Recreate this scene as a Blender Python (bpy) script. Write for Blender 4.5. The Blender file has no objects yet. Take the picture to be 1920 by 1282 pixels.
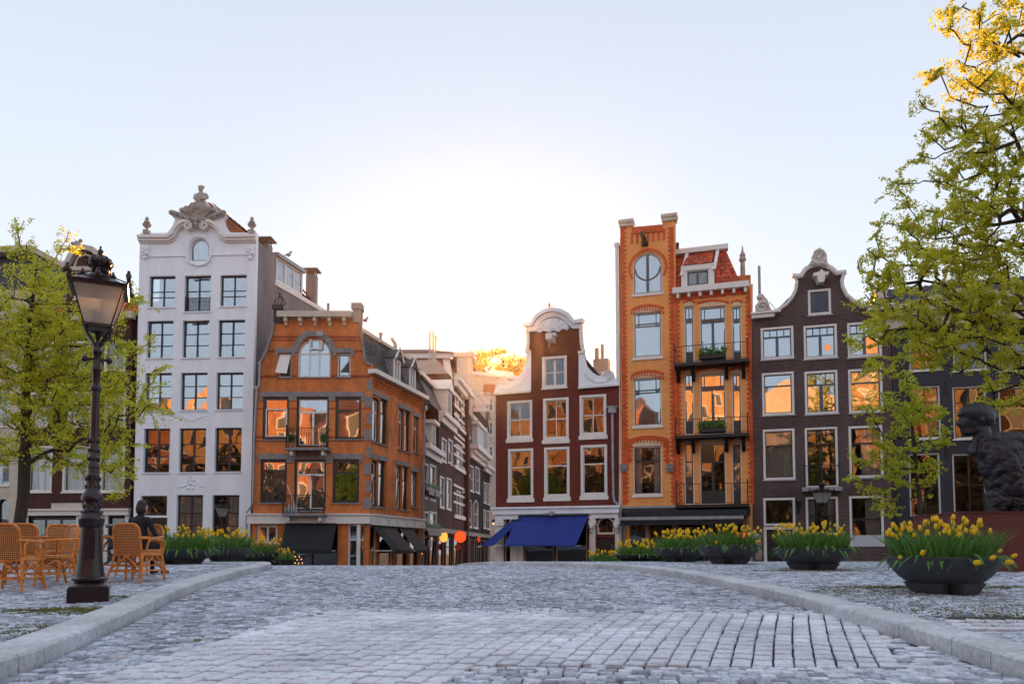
import bpy, bmesh, math, random
import numpy as np
from mathutils import Vector, Matrix, noise
from mathutils.geometry import tessellate_polygon
PI = math.pi
rnd = random.Random(7)
SC = bpy.context.scene
COL = SC.collection
# ---------------------------------------------------------------- camera, sky, sun, exposure
FPX, CX, CYP, TP = 1400.0, 960.0, 946.0, 0.06     # focal length in px of the 1920 px wide photo
EYE = 2.0
cam = bpy.data.cameras.new('camera'); camo = bpy.data.objects.new('camera', cam); COL.objects.link(camo)
cam.sensor_width = 36; cam.lens = FPX / 1920 * 36; cam.shift_y = (CYP - 641) / 1920
cam.clip_start = 0.05; cam.clip_end = 3000
camo.location = (0, 0, EYE); camo.rotation_euler = (PI / 2 + math.atan(TP), 0, 0)
SC.camera = camo
SUN_EL, SUN_AZ = math.radians(14.6), math.radians(-1.3)   # azimuth from +Y towards +X
w = bpy.data.worlds.new('World'); SC.world = w; w.use_nodes = True
nt = w.node_tree; bg = nt.nodes['Background']
sky = nt.nodes.new('ShaderNodeTexSky'); sky.sky_type = 'NISHITA'; sky.sun_disc = False
sky.sun_elevation = SUN_EL; sky.sun_rotation = SUN_AZ
sky.air_density = 1.0; sky.dust_density = 1.0; sky.ozone_density = 2.0
L_ = nt.links.new
# bright evening haze: pale blue overhead, nearly white at the horizon, warm round the low sun
tcw = nt.nodes.new('ShaderNodeTexCoord'); spw = nt.nodes.new('ShaderNodeSeparateXYZ'); L_(tcw.outputs['Generated'], spw.inputs[0])
rw = nt.nodes.new('ShaderNodeValToRGB'); e = rw.color_ramp.elements
SK = 1.92
e[0].position = 0.0; e[0].color = (.76, .78, .81, 1); e[1].position = .62; e[1].color = (.52, .58, .68, 1)
for p_, c_ in ((.22, (.71, .75, .82, 1)), (.40, (.62, .68, .78, 1))): q_ = e.new(p_); q_.color = c_
L_(spw.outputs[2], rw.inputs[0])
vs = nt.nodes.new('ShaderNodeVectorMath'); vs.operation = 'SCALE'; vs.inputs['Scale'].default_value = SK; L_(rw.outputs[0], vs.inputs[0])
vc = nt.nodes.new('ShaderNodeVectorMath'); vc.operation = 'MINIMUM'; vc.inputs[1].default_value = (12, 9, 7); L_(sky.outputs[0], vc.inputs[0])
vn = nt.nodes.new('ShaderNodeVectorMath'); vn.operation = 'SCALE'; vn.inputs['Scale'].default_value = .02; L_(vc.outputs[0], vn.inputs[0])
va = nt.nodes.new('ShaderNodeVectorMath'); L_(vs.outputs[0], va.inputs[0]); L_(vn.outputs[0], va.inputs[1])
# warm glow round the sun
dt = nt.nodes.new('ShaderNodeVectorMath'); dt.operation = 'DOT_PRODUCT'; L_(tcw.outputs['Generated'], dt.inputs[0])
dt.inputs[1].default_value = (math.sin(SUN_AZ) * math.cos(SUN_EL), math.cos(SUN_AZ) * math.cos(SUN_EL), math.sin(SUN_EL))
pw = nt.nodes.new('ShaderNodeMath'); pw.operation = 'POWER'; pw.inputs[1].default_value = 140; mxw = nt.nodes.new('ShaderNodeMath'); mxw.operation = 'MAXIMUM'; mxw.inputs[1].default_value = 0
L_(dt.outputs['Value'], mxw.inputs[0]); L_(mxw.outputs[0], pw.inputs[0])
gw = nt.nodes.new('ShaderNodeVectorMath'); gw.operation = 'SCALE'; gw.inputs[0].default_value = (.5, .2, .02); L_(pw.outputs[0], gw.inputs['Scale'])
v2 = nt.nodes.new('ShaderNodeVectorMath'); L_(va.outputs[0], v2.inputs[0]); L_(gw.outputs[0], v2.inputs[1])
L_(v2.outputs[0], bg.inputs[0]); bg.inputs[1].default_value = 0.12
sl = bpy.data.lights.new('sun', 'SUN'); slo = bpy.data.objects.new('sun', sl); COL.objects.link(slo)
sl.energy = 2.7; sl.angle = math.radians(0.5); sl.color = (1.0, 0.40, 0.11)
sd = Vector((math.sin(SUN_AZ) * math.cos(SUN_EL), math.cos(SUN_AZ) * math.cos(SUN_EL), math.sin(SUN_EL)))
slo.rotation_euler = sd.to_track_quat('Z', 'Y').to_euler()
SC.view_settings.view_transform = 'Standard'; SC.view_settings.look = 'None'
SC.view_settings.gamma = 1; SC.view_settings.use_curve_mapping = False
SC.view_settings.exposure = 2.44
SC.render.engine = 'CYCLES'
SC.cycles.max_bounces = 6; SC.cycles.transparent_max_bounces = 12
# ---------------------------------------------------------------- pixel <-> world
_c, _s = 1 / math.sqrt(1 + TP * TP), TP / math.sqrt(1 + TP * TP)
def ray(px, py):
    a, b = (px - CX) / FPX, (CYP - py) / FPX
    return Vector((a, _c - b * _s, _s + b * _c))
def at(px, py, Y):
    r = ray(px, py); t = Y / r.y
    return Vector((r.x * t, Y, EYE + r.z * t))
def xat(px, Y, py=1000):
    return at(px, py, Y).x
# ground profile: drop of the pavement below the eye, by distance
_td = [-400, -40, -10, 0, 3, 5, 7, 9, 11, 13, 15, 17, 20, 23, 26, 29, 32, 35, 38, 41, 44, 60, 2000]
_ts = [1.95, 1.95, .95, .80, .76, .725, .68, .625, .555, .485, .42, .375, .345, .36, .46, .68, 1.0, 1.35, 1.68, 1.88, 1.95, 1.95, 1.95]
_g = np.arange(-60, 80, .25)
_k = np.hanning(13); _k /= _k.sum()
_gs = np.convolve(np.pad(np.interp(_g, _td, _ts), 6, mode='edge'), _k, 'valid')
KH = 0.12
def S(d): return float(np.interp(d, _g, _gs))
def zs(d): return EYE - S(d)             # pavement level
def zr(d): return EYE - S(d) - KH        # road level
def gnd(px, py, road=False):
    r = ray(px, py); lo = 2.5; e = KH if road else 0
    Y = 2.5
    while Y < 23:
        if EYE + r.z / r.y * Y <= EYE - S(Y) - e: break
        Y += .02
    return Vector((r.x / r.y * Y, Y, EYE - S(Y) - e))
# ---------------------------------------------------------------- materials
MATS = {}
def new_mat(name):
    m = bpy.data.materials.new(name); m.use_nodes = True; MATS[name] = m
    return m, m.node_tree, m.node_tree.nodes['Principled BSDF']
def rgb(c): return (c[0], c[1], c[2], 1)
def mat(name, col, rough=.6, var=.25, scale=3.0, metal=0.0, bump=0.0, bscale=30.0, island=0.0, col2=None, spec=None, streak=False, world=0):
    m, t, b = new_mat(name); L = t.links.new
    tc = t.nodes.new('ShaderNodeTexCoord'); n = t.nodes.new('ShaderNodeTexNoise')
    n.inputs['Scale'].default_value = scale; n.inputs['Detail'].default_value = 6; n.inputs['Roughness'].default_value = .65
    if streak:
        mp = t.nodes.new('ShaderNodeMapping'); mp.inputs['Scale'].default_value = (1, 1, .18)
        L(tc.outputs['Object'], mp.inputs[0]); L(mp.outputs[0], n.inputs['Vector'])
    else: L(tc.outputs['Object'], n.inputs['Vector'])
    cr = t.nodes.new('ShaderNodeValToRGB'); cr.color_ramp.elements[0].position = .3; cr.color_ramp.elements[1].position = .7
    d = col2 or tuple(c * (1 - var) for c in col)
    cr.color_ramp.elements[0].color = rgb(d); cr.color_ramp.elements[1].color = rgb(tuple(min(1, c * (1 + var * .35)) for c in col) if not col2 else col)
    L(n.outputs[0], cr.inputs[0]); out = cr.outputs[0]
    if island:
        g = t.nodes.new('ShaderNodeNewGeometry'); mr = t.nodes.new('ShaderNodeMapRange')
        mr.inputs[3].default_value = 1 - island; mr.inputs[4].default_value = 1 + island
        L(g.outputs['Random Per Island'], mr.inputs[0])
        mx = t.nodes.new('ShaderNodeVectorMath'); mx.operation = 'SCALE'
        L(out, mx.inputs[0]); L(mr.outputs[0], mx.inputs['Scale']); out = mx.outputs[0]
    if world:
        g2 = t.nodes.new('ShaderNodeNewGeometry'); n3 = t.nodes.new('ShaderNodeTexNoise'); n3.inputs['Scale'].default_value = .75; n3.inputs['Detail'].default_value = 7; n3.inputs['Roughness'].default_value = .7
        L(g2.outputs['Position'], n3.inputs['Vector']); m3 = t.nodes.new('ShaderNodeMapRange'); m3.inputs[1].default_value = .36; m3.inputs[2].default_value = .62; m3.inputs[3].default_value = 1-world; m3.inputs[4].default_value = 1+world*.3; L(n3.outputs[0], m3.inputs[0])
        v3 = t.nodes.new('ShaderNodeVectorMath'); v3.operation = 'SCALE'; L(out, v3.inputs[0]); L(m3.outputs[0], v3.inputs['Scale']); out = v3.outputs[0]
        L(g2.outputs['Position'], n.inputs['Vector'])
    L(out, b.inputs['Base Color']); b.inputs['Roughness'].default_value = rough; b.inputs['Metallic'].default_value = metal
    if spec is not None: b.inputs['Specular IOR Level'].default_value = spec
    if bump:
        n2 = t.nodes.new('ShaderNodeTexNoise'); n2.inputs['Scale'].default_value = bscale; n2.inputs['Detail'].default_value = 4
        L(tc.outputs['Object'], n2.inputs['Vector'])
        bp = t.nodes.new('ShaderNodeBump'); bp.inputs['Strength'].default_value = bump; bp.inputs['Distance'].default_value = .02
        L(n2.outputs[0], bp.inputs['Height']); L(bp.outputs[0], b.inputs['Normal'])
    return m
def brick(name, c1, c2, mortar, bw=.22, bh=.068, mort=.009, rough=.85, stain=.35, bands=None, bandcol=(.2, .06, .03)):
    m, t, b = new_mat(name); L = t.links.new
    tc = t.nodes.new('ShaderNodeTexCoord'); sp = t.nodes.new('ShaderNodeSeparateXYZ'); L(tc.outputs['Object'], sp.inputs[0])
    ad = t.nodes.new('ShaderNodeMath'); L(sp.outputs[0], ad.inputs[0]); L(sp.outputs[1], ad.inputs[1])
    cb = t.nodes.new('ShaderNodeCombineXYZ'); L(ad.outputs[0], cb.inputs[0]); L(sp.outputs[2], cb.inputs[1])
    br = t.nodes.new('ShaderNodeTexBrick'); L(cb.outputs[0], br.inputs['Vector'])
    br.inputs['Scale'].default_value = 1; br.inputs['Brick Width'].default_value = bw; br.inputs['Row Height'].default_value = bh
    br.inputs['Mortar Size'].default_value = mort; br.inputs['Mortar Smooth'].default_value = .3; br.inputs['Bias'].default_value = 0
    br.inputs['Color1'].default_value = rgb(c1); br.inputs['Color2'].default_value = rgb(c2); br.inputs['Mortar'].default_value = rgb(mortar)
    out = br.outputs['Color']
    if bands:      # horizontal courses of a darker brick: list of (z0, z1)
        acc = None
        for z0, z1 in bands:
            g = t.nodes.new('ShaderNodeMath'); g.operation = 'COMPARE'; g.inputs[1].default_value = (z0 + z1) / 2; g.inputs[2].default_value = (z1 - z0) / 2
            L(sp.outputs[2], g.inputs[0])
            if acc is None: acc = g.outputs[0]
            else:
                a = t.nodes.new('ShaderNodeMath'); a.operation = 'MAXIMUM'; L(acc, a.inputs[0]); L(g.outputs[0], a.inputs[1]); acc = a.outputs[0]
        s_ = t.nodes.new('ShaderNodeMath'); s_.operation = 'MULTIPLY'; s_.inputs[1].default_value = .75; L(acc, s_.inputs[0])
        mx = t.nodes.new('ShaderNodeMix'); mx.data_type = 'RGBA'; L(s_.outputs[0], mx.inputs[0]); L(out, mx.inputs[6]); mx.inputs[7].default_value = rgb(bandcol)
        out = mx.outputs[2]
    n = t.nodes.new('ShaderNodeTexNoise'); n.inputs['Scale'].default_value = .8; n.inputs['Detail'].default_value = 8; n.inputs['Roughness'].default_value = .7
    mp = t.nodes.new('ShaderNodeMapping'); mp.inputs['Scale'].default_value = (1, 1, .45); L(tc.outputs['Object'], mp.inputs[0]); L(mp.outputs[0], n.inputs['Vector'])
    mr = t.nodes.new('ShaderNodeMapRange'); mr.inputs[1].default_value = .35; mr.inputs[2].default_value = .65
    mr.inputs[3].default_value = 1 - stain; mr.inputs[4].default_value = 1 + stain * .4; L(n.outputs[0], mr.inputs[0])
    vm = t.nodes.new('ShaderNodeVectorMath'); vm.operation = 'SCALE'; L(out, vm.inputs[0]); L(mr.outputs[0], vm.inputs['Scale'])
    L(vm.outputs[0], b.inputs['Base Color']); b.inputs['Roughness'].default_value = rough; b.inputs['Specular IOR Level'].default_value = .25
    bp = t.nodes.new('ShaderNodeBump'); bp.inputs['Strength'].default_value = .5; bp.inputs['Distance'].default_value = .01; bp.invert = True
    L(br.outputs['Fac'], bp.inputs['Height']); L(bp.outputs[0], b.inputs['Normal'])
    return m
def glass(name, tint=(.75, .8, .82), refl=.42, dusty=0):
    m, t, b = new_mat(name); L = t.links.new; t.nodes.remove(b)
    out = t.nodes['Material Output']
    tr = t.nodes.new('ShaderNodeBsdfTransparent'); tr.inputs[0].default_value = rgb(tint)
    gl = t.nodes.new('ShaderNodeBsdfGlossy'); gl.inputs['Roughness'].default_value = .02; gl.inputs[0].default_value = (.84, .92, 1, 1)
    tc = t.nodes.new('ShaderNodeTexCoord'); n = t.nodes.new('ShaderNodeTexNoise'); n.inputs['Scale'].default_value = .55; n.inputs['Detail'].default_value = 1.0
    oi = t.nodes.new('ShaderNodeNewGeometry'); L(oi.outputs['Position'], n.inputs['Vector'])
    bp = t.nodes.new('ShaderNodeBump'); bp.inputs['Strength'].default_value = .35; bp.inputs['Distance'].default_value = .05
    L(n.outputs[0], bp.inputs['Height']); L(bp.outputs[0], gl.inputs['Normal'])
    lw = t.nodes.new('ShaderNodeLayerWeight'); lw.inputs[0].default_value = .35
    mr = t.nodes.new('ShaderNodeMapRange'); mr.inputs[3].default_value = refl; mr.inputs[4].default_value = 1; L(lw.outputs['Fresnel'], mr.inputs[0])
    mx = t.nodes.new('ShaderNodeMixShader'); L(mr.outputs[0], mx.inputs[0]); L(tr.outputs[0], mx.inputs[1]); L(gl.outputs[0], mx.inputs[2])
    o_ = mx.outputs[0]
    if dusty:
        tl = t.nodes.new('ShaderNodeBsdfTranslucent'); tl.inputs[0].default_value = (1, .98, .92, 1); m2 = t.nodes.new('ShaderNodeMixShader'); m2.inputs[0].default_value = dusty
        L(o_, m2.inputs[1]); L(tl.outputs[0], m2.inputs[2]); o_ = m2.outputs[0]
    L(o_, out.inputs[0]); return m
def emit(name, col, s):
    m, t, b = new_mat(name)
    b.inputs['Base Color'].default_value = rgb(col); b.inputs['Emission Color'].default_value = rgb(col); b.inputs['Emission Strength'].default_value = s
    return m
def leafmat(name, c1, c2, trans=.45):
    m, t, b = new_mat(name); L = t.links.new
    g = t.nodes.new('ShaderNodeNewGeometry'); cr = t.nodes.new('ShaderNodeValToRGB')
    cr.color_ramp.elements[0].color = rgb(c1); cr.color_ramp.elements[1].color = rgb(c2)
    L(g.outputs['Random Per Island'], cr.inputs[0]); L(cr.outputs[0], b.inputs['Base Color']); b.inputs['Roughness'].default_value = .55
    tl = t.nodes.new('ShaderNodeBsdfTranslucent'); L(cr.outputs[0], tl.inputs[0])
    mx = t.nodes.new('ShaderNodeMixShader'); mx.inputs[0].default_value = trans
    L(b.outputs[0], mx.inputs[1]); L(tl.outputs[0], mx.inputs[2]); L(mx.outputs[0], t.nodes['Material Output'].inputs[0]); return m

M = {}
M['white'] = mat('white_paint', (.82, .89, .97), .6, .12, 1.2, bump=.15, bscale=6, streak=True)
M['trim'] = mat('white_trim', (.74, .73, .70), .5, .12, 4)
M['cream'] = mat('cream_stone', (.58, .54, .46), .7, .25, 3, bump=.2)
M['stone'] = mat('weathered_stone', (.42, .39, .36), .85, .5, 5, bump=.5, bscale=18)
M['carved'] = mat('carved_stone', (.66, .63, .58), .8, .45, 6, bump=.6, bscale=14)
M['grey'] = mat('grey_lintel', (.26, .25, .26), .8, .35, 4, bump=.2)
M['render_grey'] = mat('grey_render', (.22, .215, .23), .9, .35, 1.5, bump=.2, streak=True)
M['dark'] = mat('dark_paint', (.012, .016, .022), .35, .2, 4)
M['greenblack'] = mat('green_black_paint', (.012, .03, .034), .35, .2, 4)
M['bluegrey'] = mat('blue_grey_paint', (.07, .10, .13), .4, .2, 4)
M['iron'] = mat('wrought_iron', (.010, .010, .012), .45, .3, 12, bump=.2)
M['lamp'] = mat('lamp_iron', (.020, .010, .013), .28, .35, 12, bump=.25, bscale=40)
M['zinc'] = mat('zinc', (.32, .34, .37), .45, .3, 3, metal=.3)
M['black'] = mat('black_cloth', (.012, .013, .018), .85, .2, 3)
M['brown_cloth'] = mat('brown_cloth', (.055, .032, .030), .85, .2, 3)
M['blue_cloth'] = mat('blue_cloth', (.010, .034, .26), .75, .3, 1.2, bump=.6, bscale=2.2, streak=True)
M['curtain'] = mat('curtain', (.75, .74, .72), .9, .1, 3)
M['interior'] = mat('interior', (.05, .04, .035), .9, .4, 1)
M['wood_int'] = mat('interior_wood', (.20, .09, .035), .6, .4, 3)
M['slate'] = mat('slate', (.085, .07, .065), .7, .3, 3, island=.4)
M['slate_dark'] = mat('slate_dark', (.03, .032, .04), .6, .3, 3, island=.35)
M['tile_red'] = mat('red_tile', (.50, .075, .02), .7, .35, 3, island=.35)
M['tile_old'] = mat('old_tile', (.30, .10, .05), .8, .5, 4, island=.4)
M['brown_roof'] = mat('brown_roofing', (.33, .12, .055), .8, .2, 2)
M['glass'] = glass('window_glass', refl=.34)
M['glass_dim'] = glass('window_glass_dim', (.8, .8, .8), refl=.05)
M['lampglass'] = glass('lamp_glass', (.94, .94, .92), .10, .48)
M['b_orange'] = brick('orange_brick', (.78, .235, .058), (.66, .18, .045), (.56, .27, .12), stain=.5)
M['b_tower'] = brick('ochre_brick', (.93, .41, .12), (.86, .33, .09), (.75, .38, .16), stain=.12)
M['b_red'] = brick('red_painted_brick', (.17, .040, .028), (.155, .036, .026), (.15, .035, .025), stain=.22)
M['b_brown'] = brick('purple_brown_brick', (.105, .062, .056), (.07, .042, .040), (.20, .17, .165), stain=.25)
M['b_left'] = brick('dark_red_brick', (.085, .030, .024), (.065, .025, .02), (.10, .06, .05), stain=.3)
M['b_alley'] = brick('alley_brick', (.11, .04, .032), (.085, .035, .03), (.12, .08, .07), stain=.3)
M['b_black'] = brick('black_brick', (.020, .018, .020), (.026, .022, .022), (.05, .045, .045), stain=.3)
M['redbrick'] = mat('red_quoin_brick', (.62, .10, .022), .85, .3, 5, island=.2)
M['tilepat'] = mat('patterned_tiles', (.70, .55, .35), .5, .3, 8)
M['darkblue'] = mat('blue_black_wall', (.020, .024, .036), .6, .3, 1.5, bump=.1, streak=True)
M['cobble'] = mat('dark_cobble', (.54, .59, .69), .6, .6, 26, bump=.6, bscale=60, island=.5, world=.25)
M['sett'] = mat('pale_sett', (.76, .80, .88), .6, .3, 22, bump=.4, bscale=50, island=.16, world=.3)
M['dirt'] = mat('joint_dirt', (.05, .05, .055), .95, .4, 7, bump=.3)
M['kerb'] = mat('kerb_granite', (.62, .64, .68), .7, .35, 18, bump=.5, bscale=60, island=.12, world=.28)
M['rattan'] = mat('rattan', (.76, .25, .03), .32, .5, 14, bump=.2, bscale=80)
M['tabletop'] = mat('table_wood', (.50, .20, .06), .45, .3, 8)
M['pot'] = mat('planter_concrete', (.055, .060, .066), .55, .4, 7, bump=.25, bscale=35)
M['shadeleaf'] = mat('shade_leaf', (.012, .016, .010), .9, .4, 3)  # shade put into the leaf colour, so the mirrored crowns stay dark
M['soil'] = mat('soil', (.03, .022, .016), .95, .3, 10)
M['bark'] = mat('bark', (.055, .042, .034), .9, .5, 9, bump=.8, bscale=25)
M['corten'] = mat('rust_red_plinth', (.13, .028, .022), .7, .3, 2, bump=.1, streak=True)
M['step'] = mat('blue_stone', (.22, .25, .31), .7, .25, 4, bump=.2)
M['skin'] = mat('skin', (.45, .26, .19), .5, .1, 6)
M['hair'] = mat('dark_hair', (.012, .009, .008), .5, .3, 30)
M['navy'] = mat('dark_jacket', (.012, .014, .022), .85, .3, 6)
M['rubber'] = mat('rubber', (.015, .015, .015), .7, .2, 8)
M['steel'] = mat('bike_steel', (.4, .42, .45), .3, .2, 8, metal=.8)
M['beige'] = mat('beige_shopfront', (.30, .25, .21), .6, .3, 3)
M['wine'] = mat('wine_facade', (.075, .04, .045), .7, .25, 2, streak=True)
M['paleblue'] = mat('pale_blue_paint', (.50, .57, .62), .6, .15, 2)
M['red_disc'] = emit('red_disc', (.85, .06, .01), .35)
M['orange_glow'] = emit('orange_glow', (1, .22, .03), .5)
M['warm_bulb'] = emit('warm_bulb', (1, .35, .08), 1.6)
M['bronze'] = mat('bronze', (.030, .032, .042), .42, .5, 7, metal=.35, bump=.5, bscale=22)
M['leaf'] = leafmat('elm_leaf', (.60, .64, .05), (.86, .80, .09), .6)
M['leaf_backlit'] = leafmat('backlit_leaf', (.70, .50, .04), (.92, .70, .08), .8)  # golden backlight of the low sun put into the leaf colour
M['leaf2'] = leafmat('elm_leaf_deep', (.42, .50, .035), (.72, .68, .07), .6)
M['blade'] = leafmat('tulip_leaf', (.05, .15, .03), (.16, .33, .06), .3)
M['tulip'] = leafmat('tulip_petal', (.92, .56, .004), (.95, .72, .01), .3)
M['tulipgreen'] = leafmat('tulip_bud', (.40, .45, .03), (.60, .55, .04), .25)
M['moss'] = leafmat('moss', (.06, .09, .01), (.16, .18, .02), .2)
M['shutter'] = mat('shutter_planks', (.055, .08, .115), .5, .2, 4)
M['b_far1'] = brick('far_orange_brick', (.46, .18, .07), (.40, .15, .06), (.35, .2, .12))
M['b_far2'] = brick('far_ochre_brick', (.62, .37, .15), (.56, .33, .13), (.5, .35, .2))
M['b_far3'] = mat('far_cream_wall', (.60, .50, .36), .8, .3, 1)
# ---------------------------------------------------------------- mesh builder
class MB:
    def __init__(s): s.v = []; s.f = []
    def quad(s, a, b, c, d):
        i = len(s.v); s.v += [a, b, c, d]; s.f.append((i, i+1, i+2, i+3)); return s
    def box(s, x0, x1, y0, y1, z0, z1, tap=0):
        if x0 > x1: x0, x1 = x1, x0
        if y0 > y1: y0, y1 = y1, y0
        if z0 > z1: z0, z1 = z1, z0
        i = len(s.v); t = tap
        s.v += [(x0,y0,z0),(x1,y0,z0),(x1,y1,z0),(x0,y1,z0),(x0+t,y0+t,z1),(x1-t,y0+t,z1),(x1-t,y1-t,z1),(x0+t,y1-t,z1)]
        s.f += [(i,i+3,i+2,i+1),(i+4,i+5,i+6,i+7),(i,i+1,i+5,i+4),(i+1,i+2,i+6,i+5),(i+2,i+3,i+7,i+6),(i+3,i,i+4,i+7)]
        return s
    def hexa(s, p):   # 8 points: bottom 4, top 4
        i = len(s.v); s.v += [tuple(q) for q in p]
        s.f += [(i,i+3,i+2,i+1),(i+4,i+5,i+6,i+7),(i,i+1,i+5,i+4),(i+1,i+2,i+6,i+5),(i+2,i+3,i+7,i+6),(i+3,i,i+4,i+7)]; return s
    def prism(s, outer, holes=(), y0=0, y1=.3):
        """polygon in the x,z plane with holes, from depth y0 to y1"""
        loops = [[(float(a), float(b)) for a, b in outer]] + [[(float(a), float(b)) for a, b in h] for h in holes]
        flat = [p for l in loops for p in l]
        tris = tessellate_polygon([[Vector((a, b, 0)) for a, b in l] for l in loops])
        i = len(s.v); n = len(flat)
        s.v += [(a, y0, b) for a, b in flat] + [(a, y1, b) for a, b in flat]
        for t in tris:
            a, b, c = t
            ar = (flat[b][0]-flat[a][0])*(flat[c][1]-flat[a][1])-(flat[b][1]-flat[a][1])*(flat[c][0]-flat[a][0])
            if ar < 0: b, c = c, b
            s.f.append((i+a, i+b, i+c)); s.f.append((i+n+a, i+n+c, i+n+b))
        k = 0
        for li, l in enumerate(loops):
            m = len(l); A = sum(l[j][0]*l[(j+1)%m][1]-l[(j+1)%m][0]*l[j][1] for j in range(m))
            fl = (A > 0) == (li == 0)
            for j in range(m):
                a, b = i+k+j, i+k+(j+1) % m
                s.f.append((a, a+n, b+n, b) if fl else (a, b, b+n, a+n))
            k += m
        return s
    def strip(s, path, w, y0, y1, side=0):
        """a moulding of width w that follows a path in the x,z plane"""
        P = [Vector(p) for p in path]; L = []
        for j, p in enumerate(P):
            a = P[max(0, j-1)]; b = P[min(len(P)-1, j+1)]; t = (b-a)
            t = t.normalized() if t.length > 1e-9 else Vector((1, 0)); n = Vector((-t.y, t.x))
            c = p + n * w * .5 * side
            L.append((c + n*w/2, c - n*w/2))
        for (a, b), (c, d) in zip(L, L[1:]):
            s.hexa([(b.x,y0,b.y),(d.x,y0,d.y),(d.x,y1,d.y),(b.x,y1,b.y),(a.x,y0,a.y),(c.x,y0,c.y),(c.x,y1,c.y),(a.x,y1,a.y)])
        return s
    def tube(s, pts, r, n=6, r1=None, cap=True):
        P = [Vector(p) for p in pts]; m = len(P); rr = r if isinstance(r, (list, tuple)) else [r + ((r1 if r1 is not None else r) - r) * j / max(1, m-1) for j in range(m)]
        i0 = len(s.v); up = None
        for j, p in enumerate(P):
            t = (P[min(m-1, j+1)] - P[max(0, j-1)])
            t = t.normalized() if t.length > 1e-9 else Vector((0, 0, 1))
            if up is None:
                up = t.orthogonal().normalized()
            up = (up - t * up.dot(t)); up = up.normalized() if up.length > 1e-6 else t.orthogonal().normalized()
            q = t.cross(up)
            for k in range(n):
                a = 2*PI*k/n; v = p + (up*math.cos(a) + q*math.sin(a))*rr[j]; s.v.append(tuple(v))
        for j in range(m-1):
            for k in range(n):
                a = i0+j*n+k; b = i0+j*n+(k+1) % n; s.f.append((a, b, b+n, a+n))
        if cap:
            s.f.append(tuple(i0+k for k in range(n))[::-1]); s.f.append(tuple(i0+(m-1)*n+k for k in range(n)))
        return s
    def lathe(s, prof, n=20, c=(0, 0, 0), ph=0, sx=1, sy=1):
        """profile of (radius, z)"""
        i0 = len(s.v)
        for r, z in prof:
            for k in range(n):
                a = 2*PI*k/n + ph; s.v.append((c[0]+r*sx*math.cos(a), c[1]+r*sy*math.sin(a), c[2]+z))
        for j in range(len(prof)-1):
            for k in range(n):
                a = i0+j*n+k; b = i0+j*n+(k+1) % n; s.f.append((a, b, b+n, a+n))
        if prof[0][0] > 1e-4: s.f.append(tuple(i0+k for k in range(n))[::-1])
        if prof[-1][0] > 1e-4: s.f.append(tuple(i0+(len(prof)-1)*n+k for k in range(n)))
        return s
    def ball(s, c, r, n=8, sz=1, sy=1):
        m = max(4, n//2+1); return s.lathe([(r*math.sin(PI*j/m), -r*sz*math.cos(PI*j/m)) for j in range(m+1)], n, c, 0, 1, sy)
    def build(s, name, material, parent=None, smooth=False, kind=None):
        me = bpy.data.meshes.new(name); me.from_pydata([tuple(v) for v in s.v], [], s.f); me.update()
        if isinstance(material, str): material = M[material]
        me.materials.append(material)
        if smooth:
            me.polygons.foreach_set('use_smooth', [True]*len(me.polygons))
            try: me.set_sharp_from_angle(angle=math.radians(40))
            except Exception: pass
        o = bpy.data.objects.new(name, me); COL.objects.link(o)
        if parent is not None: o.parent = parent
        if kind: o['kind'] = kind
        return o
def np_mesh(name, V, F, material, parent=None, kind=None, smooth=False):
    """V (n,3), F (m,k) all faces with k corners"""
    me = bpy.data.meshes.new(name); V = np.asarray(V, dtype=np.float32); F = np.asarray(F, dtype=np.int32)
    me.vertices.add(len(V)); me.vertices.foreach_set('co', V.ravel())
    k = F.shape[1]; me.loops.add(F.size); me.loops.foreach_set('vertex_index', F.ravel())
    me.polygons.add(len(F)); me.polygons.foreach_set('loop_start', np.arange(0, F.size, k, dtype=np.int32)); me.polygons.foreach_set('loop_total', np.full(len(F), k, dtype=np.int32))
    me.update(calc_edges=True)
    if smooth: me.polygons.foreach_set('use_smooth', [True]*len(F))
    me.materials.append(M[material] if isinstance(material, str) else material)
    o = bpy.data.objects.new(name, me); COL.objects.link(o)
    if parent is not None: o.parent = parent
    if kind: o['kind'] = kind
    return o
def tag(o, label=None, cat=None, group=None, kind=None):
    if label: o['label'] = label
    if cat: o['category'] = cat
    if group: o['group'] = group
    if kind: o['kind'] = kind
    return o
def thing(name, label, cat, loc=(0, 0, 0), rz=0, group=None):
    o = bpy.data.objects.new(name, None); COL.objects.link(o); o.location = loc; o.rotation_euler = (0, 0, rz); o.empty_display_size = .2
    return tag(o, label, cat, group)
def split_loose(names):
    for o in [q for q in bpy.data.objects if q.type == 'MESH' and q.name.split('.')[0] in names]:
        me = o.data; nv = len(me.vertices); par = list(range(nv))
        def fd(a):
            while par[a] != a: par[a] = par[par[a]]; a = par[a]
            return a
        for e in me.edges:
            a, b = fd(e.vertices[0]), fd(e.vertices[1])
            if a != b: par[a] = b
        G = {}
        for p in me.polygons: G.setdefault(fd(p.vertices[0]), []).append(tuple(p.vertices))
        if len(G) < 2: continue
        first = True
        for fs_ in G.values():
            vs_ = sorted({v for f in fs_ for v in f}); mp = {v: i for i, v in enumerate(vs_)}
            n = bpy.data.meshes.new(me.name); n.from_pydata([me.vertices[v].co[:] for v in vs_], [], [tuple(mp[v] for v in f) for f in fs_]); n.materials.append(me.materials[0])
            if first: o.data = n; first = False
            else: q = o.copy(); q.data = n; COL.objects.link(q)
def kids(o): return [c for c in bpy.data.objects if c.parent == o]
KIDS = {}
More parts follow.
